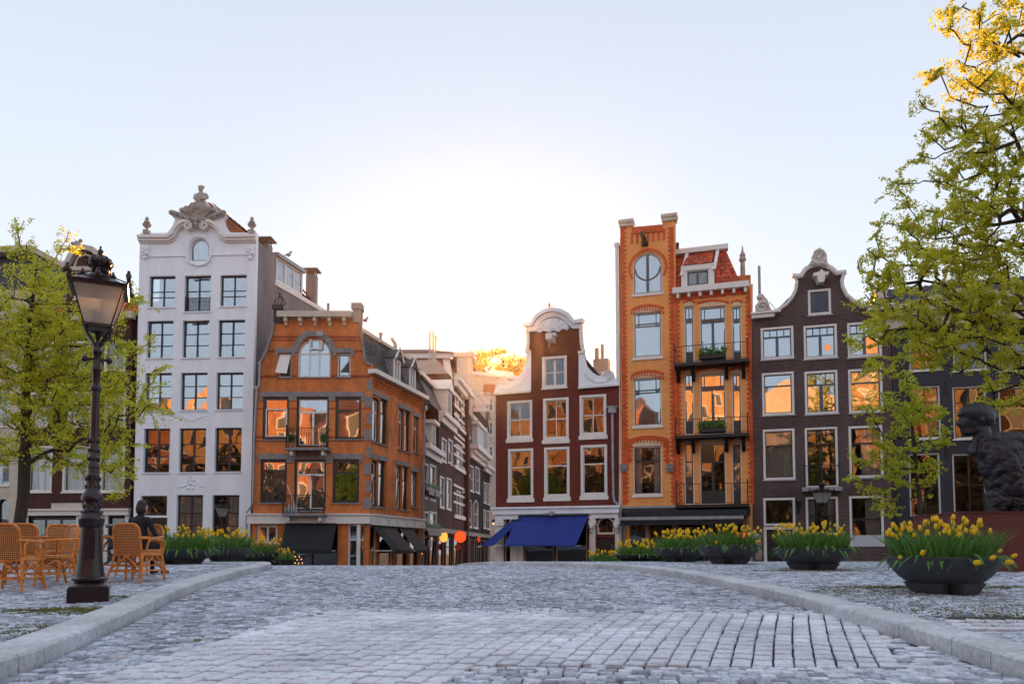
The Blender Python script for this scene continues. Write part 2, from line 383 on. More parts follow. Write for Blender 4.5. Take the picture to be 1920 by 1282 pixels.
def dup(root, loc=None, rz=None, label=None, group=None, scale=None):
    if root.name not in KIDS:
        KIDS[root.name] = [(c, kids(c)) for c in kids(root)]
    r = root.copy(); COL.objects.link(r)
    if loc is not None: r.location = loc
    if rz is not None: r.rotation_euler = (0, 0, rz)
    if scale is not None: r.scale = (scale,)*3
    if label: r['label'] = label
    if group: r['group'] = group
    for c, gs in KIDS[root.name]:
        k = c.copy(); COL.objects.link(k); k.parent = r
        for g in gs:
            q = g.copy(); COL.objects.link(q); q.parent = k
    return r
def blob(name, caps, voxel, material, parent=None, disp=0, dscale=1, smooth_it=2, seed=0, mask=None):
    """one continuous surface grown round capsules (p0, r0, p1, r1[, squash])"""
    mb = MB()
    for c in caps:
        p0, r0, p1, r1 = Vector(c[0]), c[1], Vector(c[2]), c[3]
        n = max(2, int((p1-p0).length/(min(r0, r1)*.35))+1)
        for j in range(n+1):
            t = j/n; q = p0.lerp(p1, t); r = r0+(r1-r0)*t
            mb.ball(tuple(q), r, 12, 1, c[4] if len(c) > 4 else 1)
    o = mb.build(name, material, parent)
    md = o.modifiers.new('r', 'REMESH'); md.mode = 'VOXEL'; md.voxel_size = voxel; md.use_smooth_shade = True
    s = o.modifiers.new('s', 'SMOOTH'); s.iterations = smooth_it; s.factor = .5
    dg = bpy.context.evaluated_depsgraph_get(); dg.update(); me = bpy.data.meshes.new_from_object(o.evaluated_get(dg)); me.name = name
    o.modifiers.clear(); o.data = me
    if disp:
        for v in me.vertices:
            nn = noise.turbulence(v.co*dscale + Vector((seed, 0, 0)), 4, True) - .5
            nn2 = noise.noise(Vector((v.co.x*dscale*.8, v.co.y*dscale*.8, v.co.z*dscale*.25)) + Vector((0, seed, 0)))
            v.co += v.normal*disp*(nn+nn2*.8)*(mask(v.co) if mask else 1)
    me.polygons.foreach_set('use_smooth', [True]*len(me.polygons))
    return o
# ---------------------------------------------------------------- facade frame
class Fac:
    def __init__(s, px0, d0, px1, d1, py=1000):
        s.a = at(px0, py, d0); s.b = at(px1, py, d1); s.a.z = s.b.z = 0
        s.u = (s.b - s.a); s.W = s.u.length; s.u.normalize()
        s.rz = math.atan2(s.u.y, s.u.x); s.n = Vector((-s.u.y, s.u.x, 0))   # into the house
    def uz(s, px, py):
        r = ray(px, py); o = Vector((0, 0, EYE)); t = (s.a - o).dot(s.n) / r.dot(s.n); p = o + r*t
        return ((p - s.a).dot(s.u), p.z)
    def poly(s, pts): return [s.uz(*p) for p in pts]
    def R(s, x0, y0, x1, y1):
        xm, ym = (x0+x1)/2, (y0+y1)/2
        return s.uz(x0, ym)[0], s.uz(xm, y1)[1], s.uz(x1, ym)[0], s.uz(xm, y0)[1]    # u0, z0, u1, z1
_pane = MB().box(-.5, .5, -.004, .004, -.5, .5)
_pm = bpy.data.meshes.new('pane'); _pm.from_pydata(_pane.v, [], _pane.f); _pm.materials.append(M['glass'])
_pd = bpy.data.meshes.new('pane'); _pd.from_pydata(_pane.v, [], _pane.f); _pd.materials.append(M['glass_dim'])
DIM = [False]
def pane(x0, z0, x1, z1, y, parent, tilt=.012, mesh=None, name='pane'):
    o = bpy.data.objects.new(name, mesh or (_pd if DIM[0] else _pm)); COL.objects.link(o); o.parent = parent
    o.location = ((x0+x1)/2, y, (z0+z1)/2); o.scale = (x1-x0, 1, z1-z0)
    o.rotation_euler = (rnd.gauss(0, tilt) + .012, 0, rnd.gauss(0, tilt)); return o
def archpoly(u0, z0, u1, z1, rise, n=10):
    """rectangle with a segmental or round top; rise = height of the curved part"""
    if rise <= 0: return [(u0, z0), (u1, z0), (u1, z1), (u0, z1)]
    w = (u1-u0)/2; c = (u0+u1)/2; pts = [(u0, z0), (u1, z0)]
    R = (w*w+rise*rise)/(2*rise); cz = z1-R; a0 = math.atan2(z1-rise-cz, w)
    for k in range(n+1):
        a = a0+(PI-2*a0)*k/n; pts.append((c+R*math.cos(a), cz+R*math.sin(a)))
    return pts
class House:
    def __init__(s, name, label, fac, group=None, cat='house'):
        s.f = fac; s.o = thing(name, label, cat, tuple(fac.a), fac.rz, group); s.holes = []
    def win(s, x0, y0, x1, y1, bands=((1, 2),), fr='dark', sash=None, fw=.09, bar=.05, rise=0, px=True, reveal=.14, sill=None, curtain=None, sillh=.07, inner=True,
            name='window', tilt=.012, blind=0, slab=None, bw=.035, proud=0):
        u0, z0, u1, z1 = s.f.R(x0, y0, x1, y1) if px else (x0, y0, x1, y1)
        hole = archpoly(u0, z0, u1, z1, rise); s.holes.append(hole)
        fy0, fy1 = reveal, reveal+.09
        if proud: fy0 = -proud
        inn = archpoly(u0+fw, z0+fw, u1-fw, z1-fw, max(0, rise-fw*.3) if rise else 0)
        m = MB().prism(hole, [inn], fy0, fy1); sa = sash or fr
        W, H = u1-u0-2*fw, z1-z0-2*fw; zt = z1-fw; cells = []
        sb = MB()
        tot = sum(b[0] for b in bands)
        for bi, b in enumerate(bands):
            h = H*b[0]/tot; zb = zt-h; nc = b[1]
            if bi < len(bands)-1: sb.box(u0+fw, u1-fw, reveal+.02, reveal+.075, zb-bar/2, zb+bar/2)
            cuts = [0]+([k/nc for k in range(1, nc)] if isinstance(nc, int) else list(nc))+[1]
            for k in range(1, len(cuts)-1):
                xc = u0+fw+W*cuts[k]; t = (b[2] if len(b) > 2 else bw)
                sb.box(xc-t/2, xc+t/2, reveal+.022, reveal+.072, zb, zt)
            for k in range(len(cuts)-1): cells.append((u0+fw+W*cuts[k], zb, u0+fw+W*cuts[k+1], zt))
            zt = zb
        # sash rim inside the frame
        if sash and inner:
            i2 = archpoly(u0+fw+.05, z0+fw+.05, u1-fw-.05, z1-fw-.05, max(0, rise-fw*.3-.02) if rise else 0)
            sb.prism(inn, [i2], reveal+.03, reveal+.08)
        wo = m.build(name, fr, s.o)
        if sb.v: sb.build('glazing_bars', sa, wo)
        for c in cells: pane(c[0]+.002, c[1]+.002, c[2]-.002, c[3]-.002, reveal+.05, wo, tilt)
        if sill: MB().box(u0-.06, u1+.06, -.07, reveal-.002, z0-sillh, z0-.002).build('sill', sill, wo)
        if curtain:
            for (a, b_) in {'full': [(0, 1)], 'sides': [(0, .27), (.73, 1)], 'left': [(0, .45)], 'right': [(.5, 1)], 'half': [(.35, 1)]}[curtain]:
                cb = MB(); n = max(6, int((b_-a)*W/.05)); x = lambda t: u0+fw+W*(a+(b_-a)*t)
                ph = rnd.random()*6
                for j in range(n):
                    t0, t1 = j/n, (j+1)/n
                    yy = lambda t: .30+.03*math.sin(t*n*1.3+ph)+.02*math.sin(t*n*.6+ph*2)
                    cb.quad((x(t0), yy(t0), z0+.05), (x(t1), yy(t1), z0+.05), (x(t1), yy(t1), z1-.05), (x(t0), yy(t0), z1-.05))
                cb.build('curtain', 'curtain', wo, smooth=True)
        if blind: MB().box(u0+fw, u1-fw, reveal+.13, reveal+.15, z1-fw-H*blind, z1-fw).build('blind', 'curtain', wo)
        return wo, (u0, z0, u1, z1)
    def wall(s, outline, material, thick=.3, interior=True, px=True, idepth=1.3, intmat='interior'):
        P = s.f.poly(outline) if px else outline
        s.P = P
        w_ = MB().prism(P, s.holes, 0, thick).build('wall', material, s.o)
        if interior:
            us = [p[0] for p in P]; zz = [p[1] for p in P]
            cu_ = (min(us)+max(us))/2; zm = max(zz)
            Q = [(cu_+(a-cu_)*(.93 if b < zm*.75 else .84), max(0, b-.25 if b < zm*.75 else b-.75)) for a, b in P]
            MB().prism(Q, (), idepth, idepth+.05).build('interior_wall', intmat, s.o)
        return w_
    def part(s, name, mb, material, smooth=False, kind=None): return mb.build(name, material, s.o, smooth, kind)
def bez(p0, p1, p2, p3, n=8):
    o = []
    for k in range(n+1):
        t = k/n; a = (1-t)**3; b = 3*(1-t)**2*t; c = 3*(1-t)*t*t; d = t**3
        o.append((a*p0[0]+b*p1[0]+c*p2[0]+d*p3[0], a*p0[1]+b*p1[1]+c*p2[1]+d*p3[1]))
    return o
def spiral(cx, cz, r0, r1, a0, turns, n=22):
    return [(cx+(r0+(r1-r0)*k/n)*math.cos(a0+turns*2*PI*k/n), cz+(r0+(r1-r0)*k/n)*math.sin(a0+turns*2*PI*k/n)) for k in range(n+1)]
def urn(mb, x, y, z, s):
    mb.box(x-.16*s, x+.16*s, y-.16*s, y+.16*s, z, z+.22*s)
    mb.lathe([(r*s, (zz+.22)*s) for r, zz in [(.10,0),(.07,.08),(.08,.12),(.20,.22),(.24,.30),(.26,.34),(.14,.36),(.12,.42),(.18,.46),(.16,.52),(.07,.56),(.11,.64),(.10,.72),(.03,.80),(.0,.82)]], 10, (x, y, z))
def tiles(mb, a, b, c, d, tw=.24, th=.28, thick=.03, inside=None):
    """overlapping pantiles on the quad a(bottom left) b(bottom right) c(top right) d(top left)"""
    a, b, c, d = map(Vector, (a, b, c, d)); W = max((b-a).length, (c-d).length); H = ((d-a).length+(c-b).length)/2
    nr = max(1, int(H/th)); n = (b-a).cross(d-a).normalized()
    for r in range(nr):
        t0, t1 = r/nr, min(1.0, (r+1.18)/nr); l0, r0 = a.lerp(d, t0), b.lerp(c, t0); l1, r1 = a.lerp(d, t1), b.lerp(c, t1)
        nc = max(1, int((r0-l0).length/tw))
        for k in range(nc):
            u0, u1 = k/nc, (k+.93)/nc
            p = [l0.lerp(r0, u0), l0.lerp(r0, u1), l1.lerp(r1, u1), l1.lerp(r1, u0)]
            j = rnd.uniform(0, .012); m0 = (p[0]+p[1])/2; m1 = (p[2]+p[3])/2
            i = len(mb.v)
            mb.v += [tuple(p[0]+n*(thick+j)), tuple(m0+n*(thick*2.1+j)), tuple(p[1]+n*(thick+j)), tuple(p[2]+n*.008), tuple(m1+n*(thick+.004)), tuple(p[3]+n*.008), tuple(p[0]), tuple(p[1])]
            mb.f += [(i, i+1, i+4, i+5), (i+1, i+2, i+3, i+4), (i+6, i+7, i+2, i+1, i)]
def railing(parent, u0, u1, y0, z0, z1, mat_='iron', step=.13, post=.02, sides=True, scroll=True, wall_y=0, curly=False):
    """iron balcony rail: posts, rails and each baluster its own part"""
    m = MB().box(u0, u1, y0-.018, y0+.018, z1-.03, z1).box(u0, u1, y0-.012, y0+.012, z0+.06, z0+.085)
    for x in (u0, u1): m.box(x-.03, x+.03, y0-.03, y0+.03, z0, z1+.08); m.ball((x, y0, z1+.12), .045, 8)
    if sides:
        for x in (u0, u1): m.box(x-.018, x+.018, y0, wall_y-.002, z1-.03, z1-.002).box(x-.012, x+.012, y0, wall_y-.002, z0+.062, z0+.083)
    m.build('rail', mat_, parent)
    n = max(2, int((u1-u0)/step)); bm = MB(); me = None
    for k in range(1, n):
        x = u0+(u1-u0)*k/n
        if me is None:
            b = MB().box(-post/2, post/2, -post/2, post/2, z0+.02, z1-.031)
            if scroll:
                b.strip(spiral(post*2.2, z1-.14, .045, .012, PI, .9, 10), .012, -.006, .006)
                b.strip(spiral(-post*2.2, z0+.2, .045, .012, 0, .9, 10), .012, -.006, .006)
            bo = b.build('baluster', mat_, parent); me = bo.data; bo.location = (x, y0, 0)
        else:
            bo = bpy.data.objects.new('baluster', me); COL.objects.link(bo); bo.parent = parent; bo.location = (x, y0, 0)
def body(h, D, z1, side='render_grey', inset=.0, u0=None, u1=None, shear=0, y0=.3):
    """side and back walls behind the facade"""
    u0 = 0 if u0 is None else u0; u1 = h.f.W if u1 is None else u1
    q = shear
    m = MB()
    for x in (u0, u1-.2):
        m.hexa([(x,y0,0),(x+.2,y0,0),(x+.2+q,D,0),(x+q,D,0),(x,y0,z1),(x+.2,y0,z1),(x+.2+q,D,z1),(x+q,D,z1)])
    m.hexa([(u0+q,D,0),(u1+q,D,0),(u1+q,D+.2,0),(u0+q,D+.2,0),(u0+q,D,z1),(u1+q,D,z1),(u1+q,D+.2,z1),(u0+q,D+.2,z1)])
    h.part('side_walls', m, side)
def flat_roof(h, D, z, material='slate_dark', u0=None, u1=None, y0=.3):
    u0 = 0 if u0 is None else u0; u1 = h.f.W if u1 is None else u1
    h.part('roof', MB().box(u0+.01, u1-.01, y0+.002, D, z, z+.15), material)
def gable_roof(h, D, z0, zr_, u0, u1, material='tile_old', y0=.3, tiled=True, name='roof', tw=.3, th=.35):
    c = (u0+u1)/2; m = MB()
    if tiled:
        tiles(m, (u0, D, z0), (u0, y0, z0), (c, y0, zr_), (c, D, zr_), tw, th)
        tiles(m, (u1, y0, z0), (u1, D, z0), (c, D, zr_), (c, y0, zr_), tw, th)
        h.part('roof_tiles', m, material, kind='stuff')
    h.part(name, MB().prism([(u0, z0-.05), (u1, z0-.05), (c, zr_-.02)], (), y0+.002, D), 'slate_dark' if tiled else material)

# ================================================================ WHITE HOUSE
f = Fac(247, 42.2, 467, 41.8)
H = House('white_house', 'tall white painted canal house with a carved scroll gable and bust', f)
T2 = ((1, 2), (1, 2), (1, 2))
for i, (x0, y0, x1, y1) in enumerate([(279.5,517.5,328.5,576),(346,516.5,395,584),(412.5,515.5,462,574)]):
    b = ((.47, 2, .09), (.2, 2, .09), (.33, 2, .09)) if i != 1 else ((.4, 2, .09), (.2, 2, .09), (.4, 2, .09))
    wo, q = H.win(x0, y0, x1, y1, b, fr='dark', reveal=.2, sill='white', fw=.08)
    if i == 1: railing(wo, q[0]+.05, q[2]-.05, .1, q[1]+.02, q[1]+.75, step=.09, scroll=False, sides=False)
for (x0, y0, x1, y1) in [(275,601.5,324.5,671),(342,600.5,392,670.5),(409,599.5,459,669)]:
    H.win(x0, y0, x1, y1, ((1, 2, .1), (1, 2, .1), (1, 2, .1)), reveal=.2, sill='white', fw=.08, tilt=.02)
for i, (x0, y0, x1, y1) in enumerate([(271.5,699,321,769),(338.5,698.5,388.5,768.5),(405.5,698,455.5,767.5)]):
    H.win(x0, y0, x1, y1, ((1, 2, .1), (1, 2, .1), (1, 2, .1)), reveal=.2, sill='white', fw=.08, curtain=('left', 'right', 'full')[i])
DIM[0] = True
for (x0, y0, x1, y1) in [(269,803,318,885.5),(335.5,802.5,385.5,885),(402.5,801.5,452.5,884)]:
    H.win(x0, y0, x1, y1, ((1.15, 2, .12), (1, 2, .12), (.6, 2, .12), (.6, 2, .12)), reveal=.2, sill='white', fw=.08)
wo, q = H.win(264, 929, 313, 966, ((1, 1),), reveal=.2, fw=.08, name='fanlight')
mo = MB(); cu, cz = (q[0]+q[2])/2, (q[1]+q[3])/2
mo.strip([(cu+.55*math.cos(a), cz+.42*math.sin(a)) for a in [k*PI/12 for k in range(25)]], .035, .17, .2)
mo.strip([(q[0]+.08, q[1]+.08), (q[2]-.08, q[3]-.08)], .03, .171, .199).strip([(q[0]+.08, q[3]-.08), (q[2]-.08, q[1]+.08)], .03, .168, .198)
mo.build('tracery', 'dark', wo)
u0, z0, u1, z1 = f.R(264, 970, 312, 1092)
H.holes.append(archpoly(u0, .1, u1, z1, 0))
dr = MB().box(u0, u1, .2, .26, .1, z1)
dr = dr.build('door', 'dark', H.o)
for k in range(4):
    for j in range(2): MB().box(u0+.12+j*(u1-u0)/2, u0+(j+1)*(u1-u0)/2-.12, .18, .199, .3+k*.62, .8+k*.62).build('door_panel', 'dark', dr)
MB().box(u0-.05, u1+.05, .1, .19, z1, z1+.12).build('transom', 'trim', H.o)
for (x0, x1, c) in [(330.5,380,'full'),(397.5,448,'right')]:
    H.win(x0, 927.5, x1, 1012, ((1.3, 2, .1), (1, 2, .1), (1, 2, .1)), reveal=.2, sill='white', fw=.08, curtain=c)
# arched attic window
DIM[0] = False
wo, q = H.win(355.5, 447, 392, 489, ((1, 1),), fr='trim', sash='bluegrey', reveal=.16, fw=.07, rise=.55, curtain='full')
out = [(247, 1100), (262.5, 441), (262.5, 437), (313, 436.5), (319, 430), (325, 420), (328, 411), (322, 405), (325, 400), (338, 398), (344, 394), (356, 387), (362, 380), (364, 377),
       (386, 377), (389, 381), (396, 388), (408, 395), (420, 399), (424, 405), (419, 411), (421, 420), (426, 430), (433, 436), (481, 436.5), (467, 1100)]
H.wall(out, 'white')
E = lambda x, y: f.uz(x, y)
mo = MB(); mr_ = MB()
for wd, pr, dy in ((.30, .22, 0), (.16, .32, -2.5), (.10, .12, 6)):
    L = [(262, 449+dy), (318, 449+dy)]
    arc = [(326+dy*.2, 444+dy), (331+dy*.1, 434+dy), (338, 425+dy*.8), (347, 420+dy*.8), (355, 420+dy*.7)]
    L2 = [E(*p) for p in L+arc]
    R2 = [E(*p) for p in [(389, 420+dy*.7), (397, 420+dy*.8), (406, 425+dy*.8), (413, 434+dy), (418, 444+dy), (426, 448.5+dy), (481, 447.5+dy)]]
    mo.strip(L2, wd, -pr, -.003); mr_.strip(R2, wd, -pr-.004, -.003)
c1 = E(357, 427); c2 = E(387, 427)
mo.strip(spiral(c1[0], c1[1], .26, .05, PI/2, -1.6), .09, -.36, -.003); mr_.strip(spiral(c2[0], c2[1], .26, .05, PI/2, 1.6), .09, -.365, -.003)
H.part('cornice', mo, 'trim'); H.part('cornice', mr_, 'trim')
# carved crest: shell field, swags, mask
mo = MB()
mo.prism([E(*p) for p in [(347,399),(357,391),(363,384),(386,384),(391,391),(401,399),(392,408),(383,416),(374,421),(365,416),(357,408)]], (), -.3, -.004)
for k in range(-5, 6):
    a = E(374+k*4.4-7, 388+abs(k)*2); b = E(374+k*4.4+5, 412-abs(k)*2)
    mo.strip([a, b], .035, -.335, -.301)
    a = E(374+k*4.4+7, 388+abs(k)*2); b = E(374+k*4.4-5, 412-abs(k)*2); mo.strip([a, b], .035, -.335, -.302)
for sgn, xc in ((-1, 374), (1, 374)):
    for k in range(7):
        p = E(xc+sgn*(48-k*5.4), 402+(k*.9)**1.35*1.3); mo.ball((p[0], -.22, p[1]), .19-.008*k, 8, .8, 1)
    p = E(xc+sgn*22, 394); mo.ball((p[0], -.2, p[1]), .16, 8)
    p = E(xc+sgn*30, 397); mo.ball((p[0], -.2, p[1]), .15, 8)
H.part('crest', mo, 'stone', smooth=True)
p = E(368, 416); zc = E(374, 417)
mo = MB(); mo.ball((zc[0], -.42, zc[1]), .2, 10, 1.25); mo.ball((zc[0], -.5, zc[1]+.14), .17, 8, .6); mo.ball((zc[0], -.6, zc[1]-.02), .05, 6, 1.4); mo.ball((zc[0], -.42, zc[1]-.3), .14, 8, 1.2)
for sx in (-1, 1): mo.ball((zc[0]+sx*.08, -.58, zc[1]+.05), .035, 6); mo.ball((zc[0]+sx*.21, -.4, zc[1]-.02), .09, 6, 1.6)
H.part('mask_carving', mo, 'stone', smooth=True)
b = E(378, 379); bx_, bz_ = b
blob('bust_carving', [((bx_,-.1,bz_-.1),.22,(bx_,-.1,bz_+.1),.26), ((bx_-.28,-.1,bz_+.3),.16,(bx_+.28,-.1,bz_+.3),.17), ((bx_,-.12,bz_+.2),.25,(bx_,-.12,bz_+.4),.18),
     ((bx_,-.12,bz_+.45),.1,(bx_,-.12,bz_+.6),.09), ((bx_,-.15,bz_+.72),.15,(bx_+.02,-.13,bz_+.78),.15), ((bx_-.1,-.1,bz_+.86),.08,(bx_+.12,-.1,bz_+.84),.09),
     ((bx_-.38,-.1,bz_+.22),.1,(bx_-.2,-.3,bz_+.05),.09), ((bx_+.38,-.1,bz_+.22),.1,(bx_+.2,-.3,bz_+.05),.09), ((bx_,-.3,bz_+.7),.03,(bx_,-.3,bz_+.68),.03)], .035, 'stone', H.o, .03, 4)
for x in (275, 472):
    p = E(x, 439); m = MB(); urn(m, p[0], 0, p[1], 1.0); H.part('urn', m, 'stone', smooth=True)
mo = MB()
for x in (273, 470):
    a = E(x, 462); c = E(x, 479); mo.box(a[0]-.24, a[0]+.24, -.12, -.003, c[1], a[1])
    for k in range(4): mo.ball((a[0]-.1+.2*(k % 2), -.14, a[1]-.12-.1*k), .09, 8, 1.2, .8)
    mo.ball((a[0], -.08, c[1]-.15), .13, 8, 1, .6)
a = E(262, 482); b = E(352, 482); c = E(395, 482); d = E(478, 481)
mo.box(a[0], b[0], -.06, -.003, a[1]-.03, a[1]+.03).box(c[0], d[0], -.06, -.003, a[1]-.03, a[1]+.03)
mo.strip([E(*p) for p in [(351,480),(354,489),(361,495),(373,498),(386,495),(393,488),(396,480)]], .12, -.12, -.003)
mo.strip([E(*p) for p in [(351,482),(352,462),(357,450),(364,445),(374,443),(384,445),(391,450),(396,462),(396,482)]], .09, -.06, -.002)
for s_ in (-1, 1):
    for k in range(6): p = E(374+s_*(30+k*6 if k > 3 else 30-k), 452+k*6); mo.ball((p[0], -.01, p[1]), .05, 6, 1.3, .6)
mo.strip([E(*p) for p in [(334,913),(346,911),(350,905),(356,900),(368,900),(374,906),(376,911),(384,911)]], .05, -.04, -.002)
for x, y, r in [(354,909,.09),(361,906,.12),(368,909,.09),(357,898,.07),(357,915,.09),(366,915,.09),(361,892,.08)]: p = E(x-4, y); mo.ball((p[0]-0, -.005, p[1]), r, 8, 1, .45)
mo.strip([E(*p) for p in [(336,779),(344,780),(352,785),(361,789),(370,785),(378,781),(386,780)]], .035, -.03, -.002)
H.part('carvings', mo, 'white', smooth=True)
for x, y in ((370, 518), (366, 602)):
    p = E(x, y); H.part('hoist_roller', MB().tube([(p[0]-.45, -.12, p[1]), (p[0]+.45, -.12, p[1])], .06, 8), 'trim')
# side wall in grey render (it runs back at a slant), roof, chimneys, dormer
W_, D_, SH = f.W, 8.1, .231
ZE = 17.75
def sx_(y): return W_+SH*y
def slab(m, ya, yb, za, zb, dx0=-.25, dx1=0.0, zc=None, zd=None):
    zc = zb if zc is None else zc; zd = za if zd is None else zd
    return m.hexa([(sx_(ya)+dx0,ya,za),(sx_(ya)+dx1,ya,za),(sx_(yb)+dx1,yb,zd),(sx_(yb)+dx0,yb,zd),(sx_(ya)+dx0,ya,zb),(sx_(ya)+dx1,ya,zb),(sx_(yb)+dx1,yb,zc),(sx_(yb)+dx0,yb,zc)])
ze = f.uz(478, 447)[1]
m = MB(); slab(m, .3, D_, 0, ZE)
slab(m, .3, 1.9, ZE+.001, ze-.1, zc=ze-.2)
H.part('side_wall', m, 'render_grey')
H.part('coping', slab(MB(), 1.92, D_, ZE+.002, ZE+.28, -.3, .06), 'trim')
H.part('far_side_wall', MB().box(0, .25, .3, D_, 0, 14), 'render_grey')
H.part('back_wall', MB().hexa([(1,D_,0),(sx_(D_),D_,0),(sx_(D_),D_+.2,0),(1,D_+.2,0),(1,D_,ZE),(sx_(D_),D_,ZE),(sx_(D_),D_+.2,ZE),(1,D_+.2,ZE)]), 'render_grey')
rid = f.uz(391, 373)[1]
rx = W_/2+.5
m = MB(); tiles(m, (sx_(.3)-.25, .3, ze+.2), (sx_(D_)-.25, D_, ZE+.1), (rx+SH*D_, D_, rid-1.6), (rx, .3, rid), .3, .32)
H.part('roof_tiles', m, 'tile_old', kind='stuff')
H.part('roof', MB().hexa([(.3,.31,ze-.5),(sx_(.3)-.27,.31,ze+.1),(sx_(D_)-.27,D_,ZE-.1),(.3+SH*D_,D_,ZE-.1),(rx-.1,.31,rid-.06),(rx,.31,rid-.06),(rx+SH*D_,D_,rid-1.66),(rx-.1+SH*D_,D_,rid-1.66)]), 'tile_old')
def chimney(h, x, y, z0, z1, w=.4, mt='render_grey', cap=True):
    o = h.part('chimney', MB().box(x-w, x+w, y-w, y+w, z0, z1), mt)
    if cap:
        m = MB().box(x-w-.2, x+w+.2, y-w-.2, y+w+.2, z1+.3, z1+.36)
        for a in (-1, 1):
            for b in (-1, 1): m.box(x+a*w*.8-.03, x+a*w*.8+.03, y+b*w*.8-.03, y+b*w*.8+.03, z1, z1+.3)
        m.build('chimney_cap', mt, o)
    return o
chimney(H, sx_(1.5)-.35, 1.55, 17.0, 20.0, .3)
chimney(H, sx_(6.5)-.35, 6.5, 17.0, 20.0, .3, 'render_grey')
chimney(H, sx_(7.9), 7.9, 17.0, 18.6, .07, 'stone', False)
dm = H.part('dormer', slab(MB(), 2.3, 5.1, ZE+.29, ZE+.55, -2.6, -.18), 'trim')
slab(MB(), 2.2, 5.2, ZE+1.9, ZE+2.12, -2.8, .02).build('dormer_roof', 'zinc', dm)
m = MB()
for k in range(4): y = 2.3+k*.9; slab(m, y, y+.1, ZE+.551, ZE+1.899, -.28, -.16)
slab(m, 2.41, 4.99, ZE+1.78, ZE+1.898, -.27, -.17)
dw = m.build('window_frame', 'trim', dm)
slab(MB(), 2.25, 2.3, ZE+.3, ZE+1.88, -2.6, -.2).build('dormer_cheek', 'brown_roof', dm)
for k in range(3):
    y = 2.41+k*.9; slab(MB(), y, y+.78, ZE+.56, ZE+1.77, -.24, -.23).build('pane', 'glass', dm)
slab(MB(), 5.0, 5.1, ZE+.3, ZE+1.88, -2.6, -.2).build('dormer_back', 'zinc', dm)

# ================================================================ ORANGE CORNER HOUSE
f = Fac(468, 41.3, 690.5, 41.3)
sdx, sdy = .279, 1.0
cP = at(693, 820, 41.3)
zf = lambda y: f.uz(600, y)[1]
M['b_orange_b'] = brick('orange_brick_banded', (.78, .235, .058), (.64, .17, .042), (.54, .26, .12), stain=.42,
    bands=[(zf(632)-.07, zf(632)+.07), (zf(638)-.05, zf(638)+.05), (zf(659)-.05, zf(659)+.08), (zf(706)-.07, zf(706)+.09), (zf(766)-.05, zf(766)+.05), (zf(820)-.06, zf(820)+.08), (zf(826)-.03, zf(826)+.03)], bandcol=(.26, .05, .025))
H = House('corner_house', 'orange brick corner house with black awnings and curved mansard gable', f)
FR = 'greenblack'
# attic
u0, z0, u1, z1 = f.R(558, 634, 620, 707)
wo, q = H.win(558, 634, 620, 707, ((.38, (.33, .66), .1), (.62, (.33, .66), .09)), fr='trim', reveal=.12, fw=.1, rise=1.0, bar=.1, sill='grey', curtain='sides')
a0, b0, a1, b1 = f.R(580, 630.5, 604.5, 655)
MB().prism(archpoly(a0, b0, a1, b1, 0), [archpoly(a0+.1, b0+.1, a1-.1, b1-.1, 0)], .02, .11).build('raised_light', 'trim', wo)
wo, q = H.win(521.5, 662.5, 546, 707.5, ((1, 1),), fr='trim', reveal=.12, fw=.08, sill='grey')
MB().hexa([(q[0]-.05,-.35,q[1]+.2),(q[2]-.15,-.35,q[1]+.15),(q[2]-.15,-.32,q[1]+.15),(q[0]-.05,-.32,q[1]+.2),(q[0]+.08,.06,q[3]-.05),(q[2]-.05,.06,q[3]-.05),(q[2]-.05,.09,q[3]-.05),(q[0]+.08,.09,q[3]-.05)]).build('open_sash', 'trim', wo)
H.win(632, 662, 657, 706.5, ((1, 1),), fr='trim', sash=FR, reveal=.12, fw=.08, sill='grey', curtain='full')
# second floor
wo, q = H.win(492.5, 744, 541.5, 824, ((.27, 1), (.73, 1)), fr=FR, fw=.15, bar=.1, sill='grey', reveal=.1)
MB().prism(archpoly(q[0]+.16, q[1]+.17, q[2]-.1, q[3]-.68, 0), [archpoly(q[0]+.22, q[1]+.22, q[2]-.17, q[3]-.74, 0)], .02, .08).build('open_sash', 'trim', wo)
H.win(555.5, 744, 616.5, 838, ((.28, 1), (.72, 2, .12)), fr=FR, sash='trim', fw=.12, bar=.12, reveal=.1, curtain='sides')
H.win(628.5, 744, 677, 823, ((.28, 1), (.72, 1)), fr=FR, fw=.15, bar=.1, sill='grey', reveal=.1)
# first floor
H.win(488, 861, 537.5, 942, ((.22, 1), (.78, 1)), fr=FR, fw=.15, bar=.1, sill='grey', reveal=.1, curtain='full')
H.win(551.5, 861, 611, 957, ((.28, 1), (.72, 2, .12)), fr=FR, sash='trim', fw=.12, bar=.12, reveal=.1, curtain='full')
H.win(623.5, 861, 673.5, 942, ((.28, 1), (.72, 1)), fr=FR, fw=.15, bar=.1, sill='grey', reveal=.1)
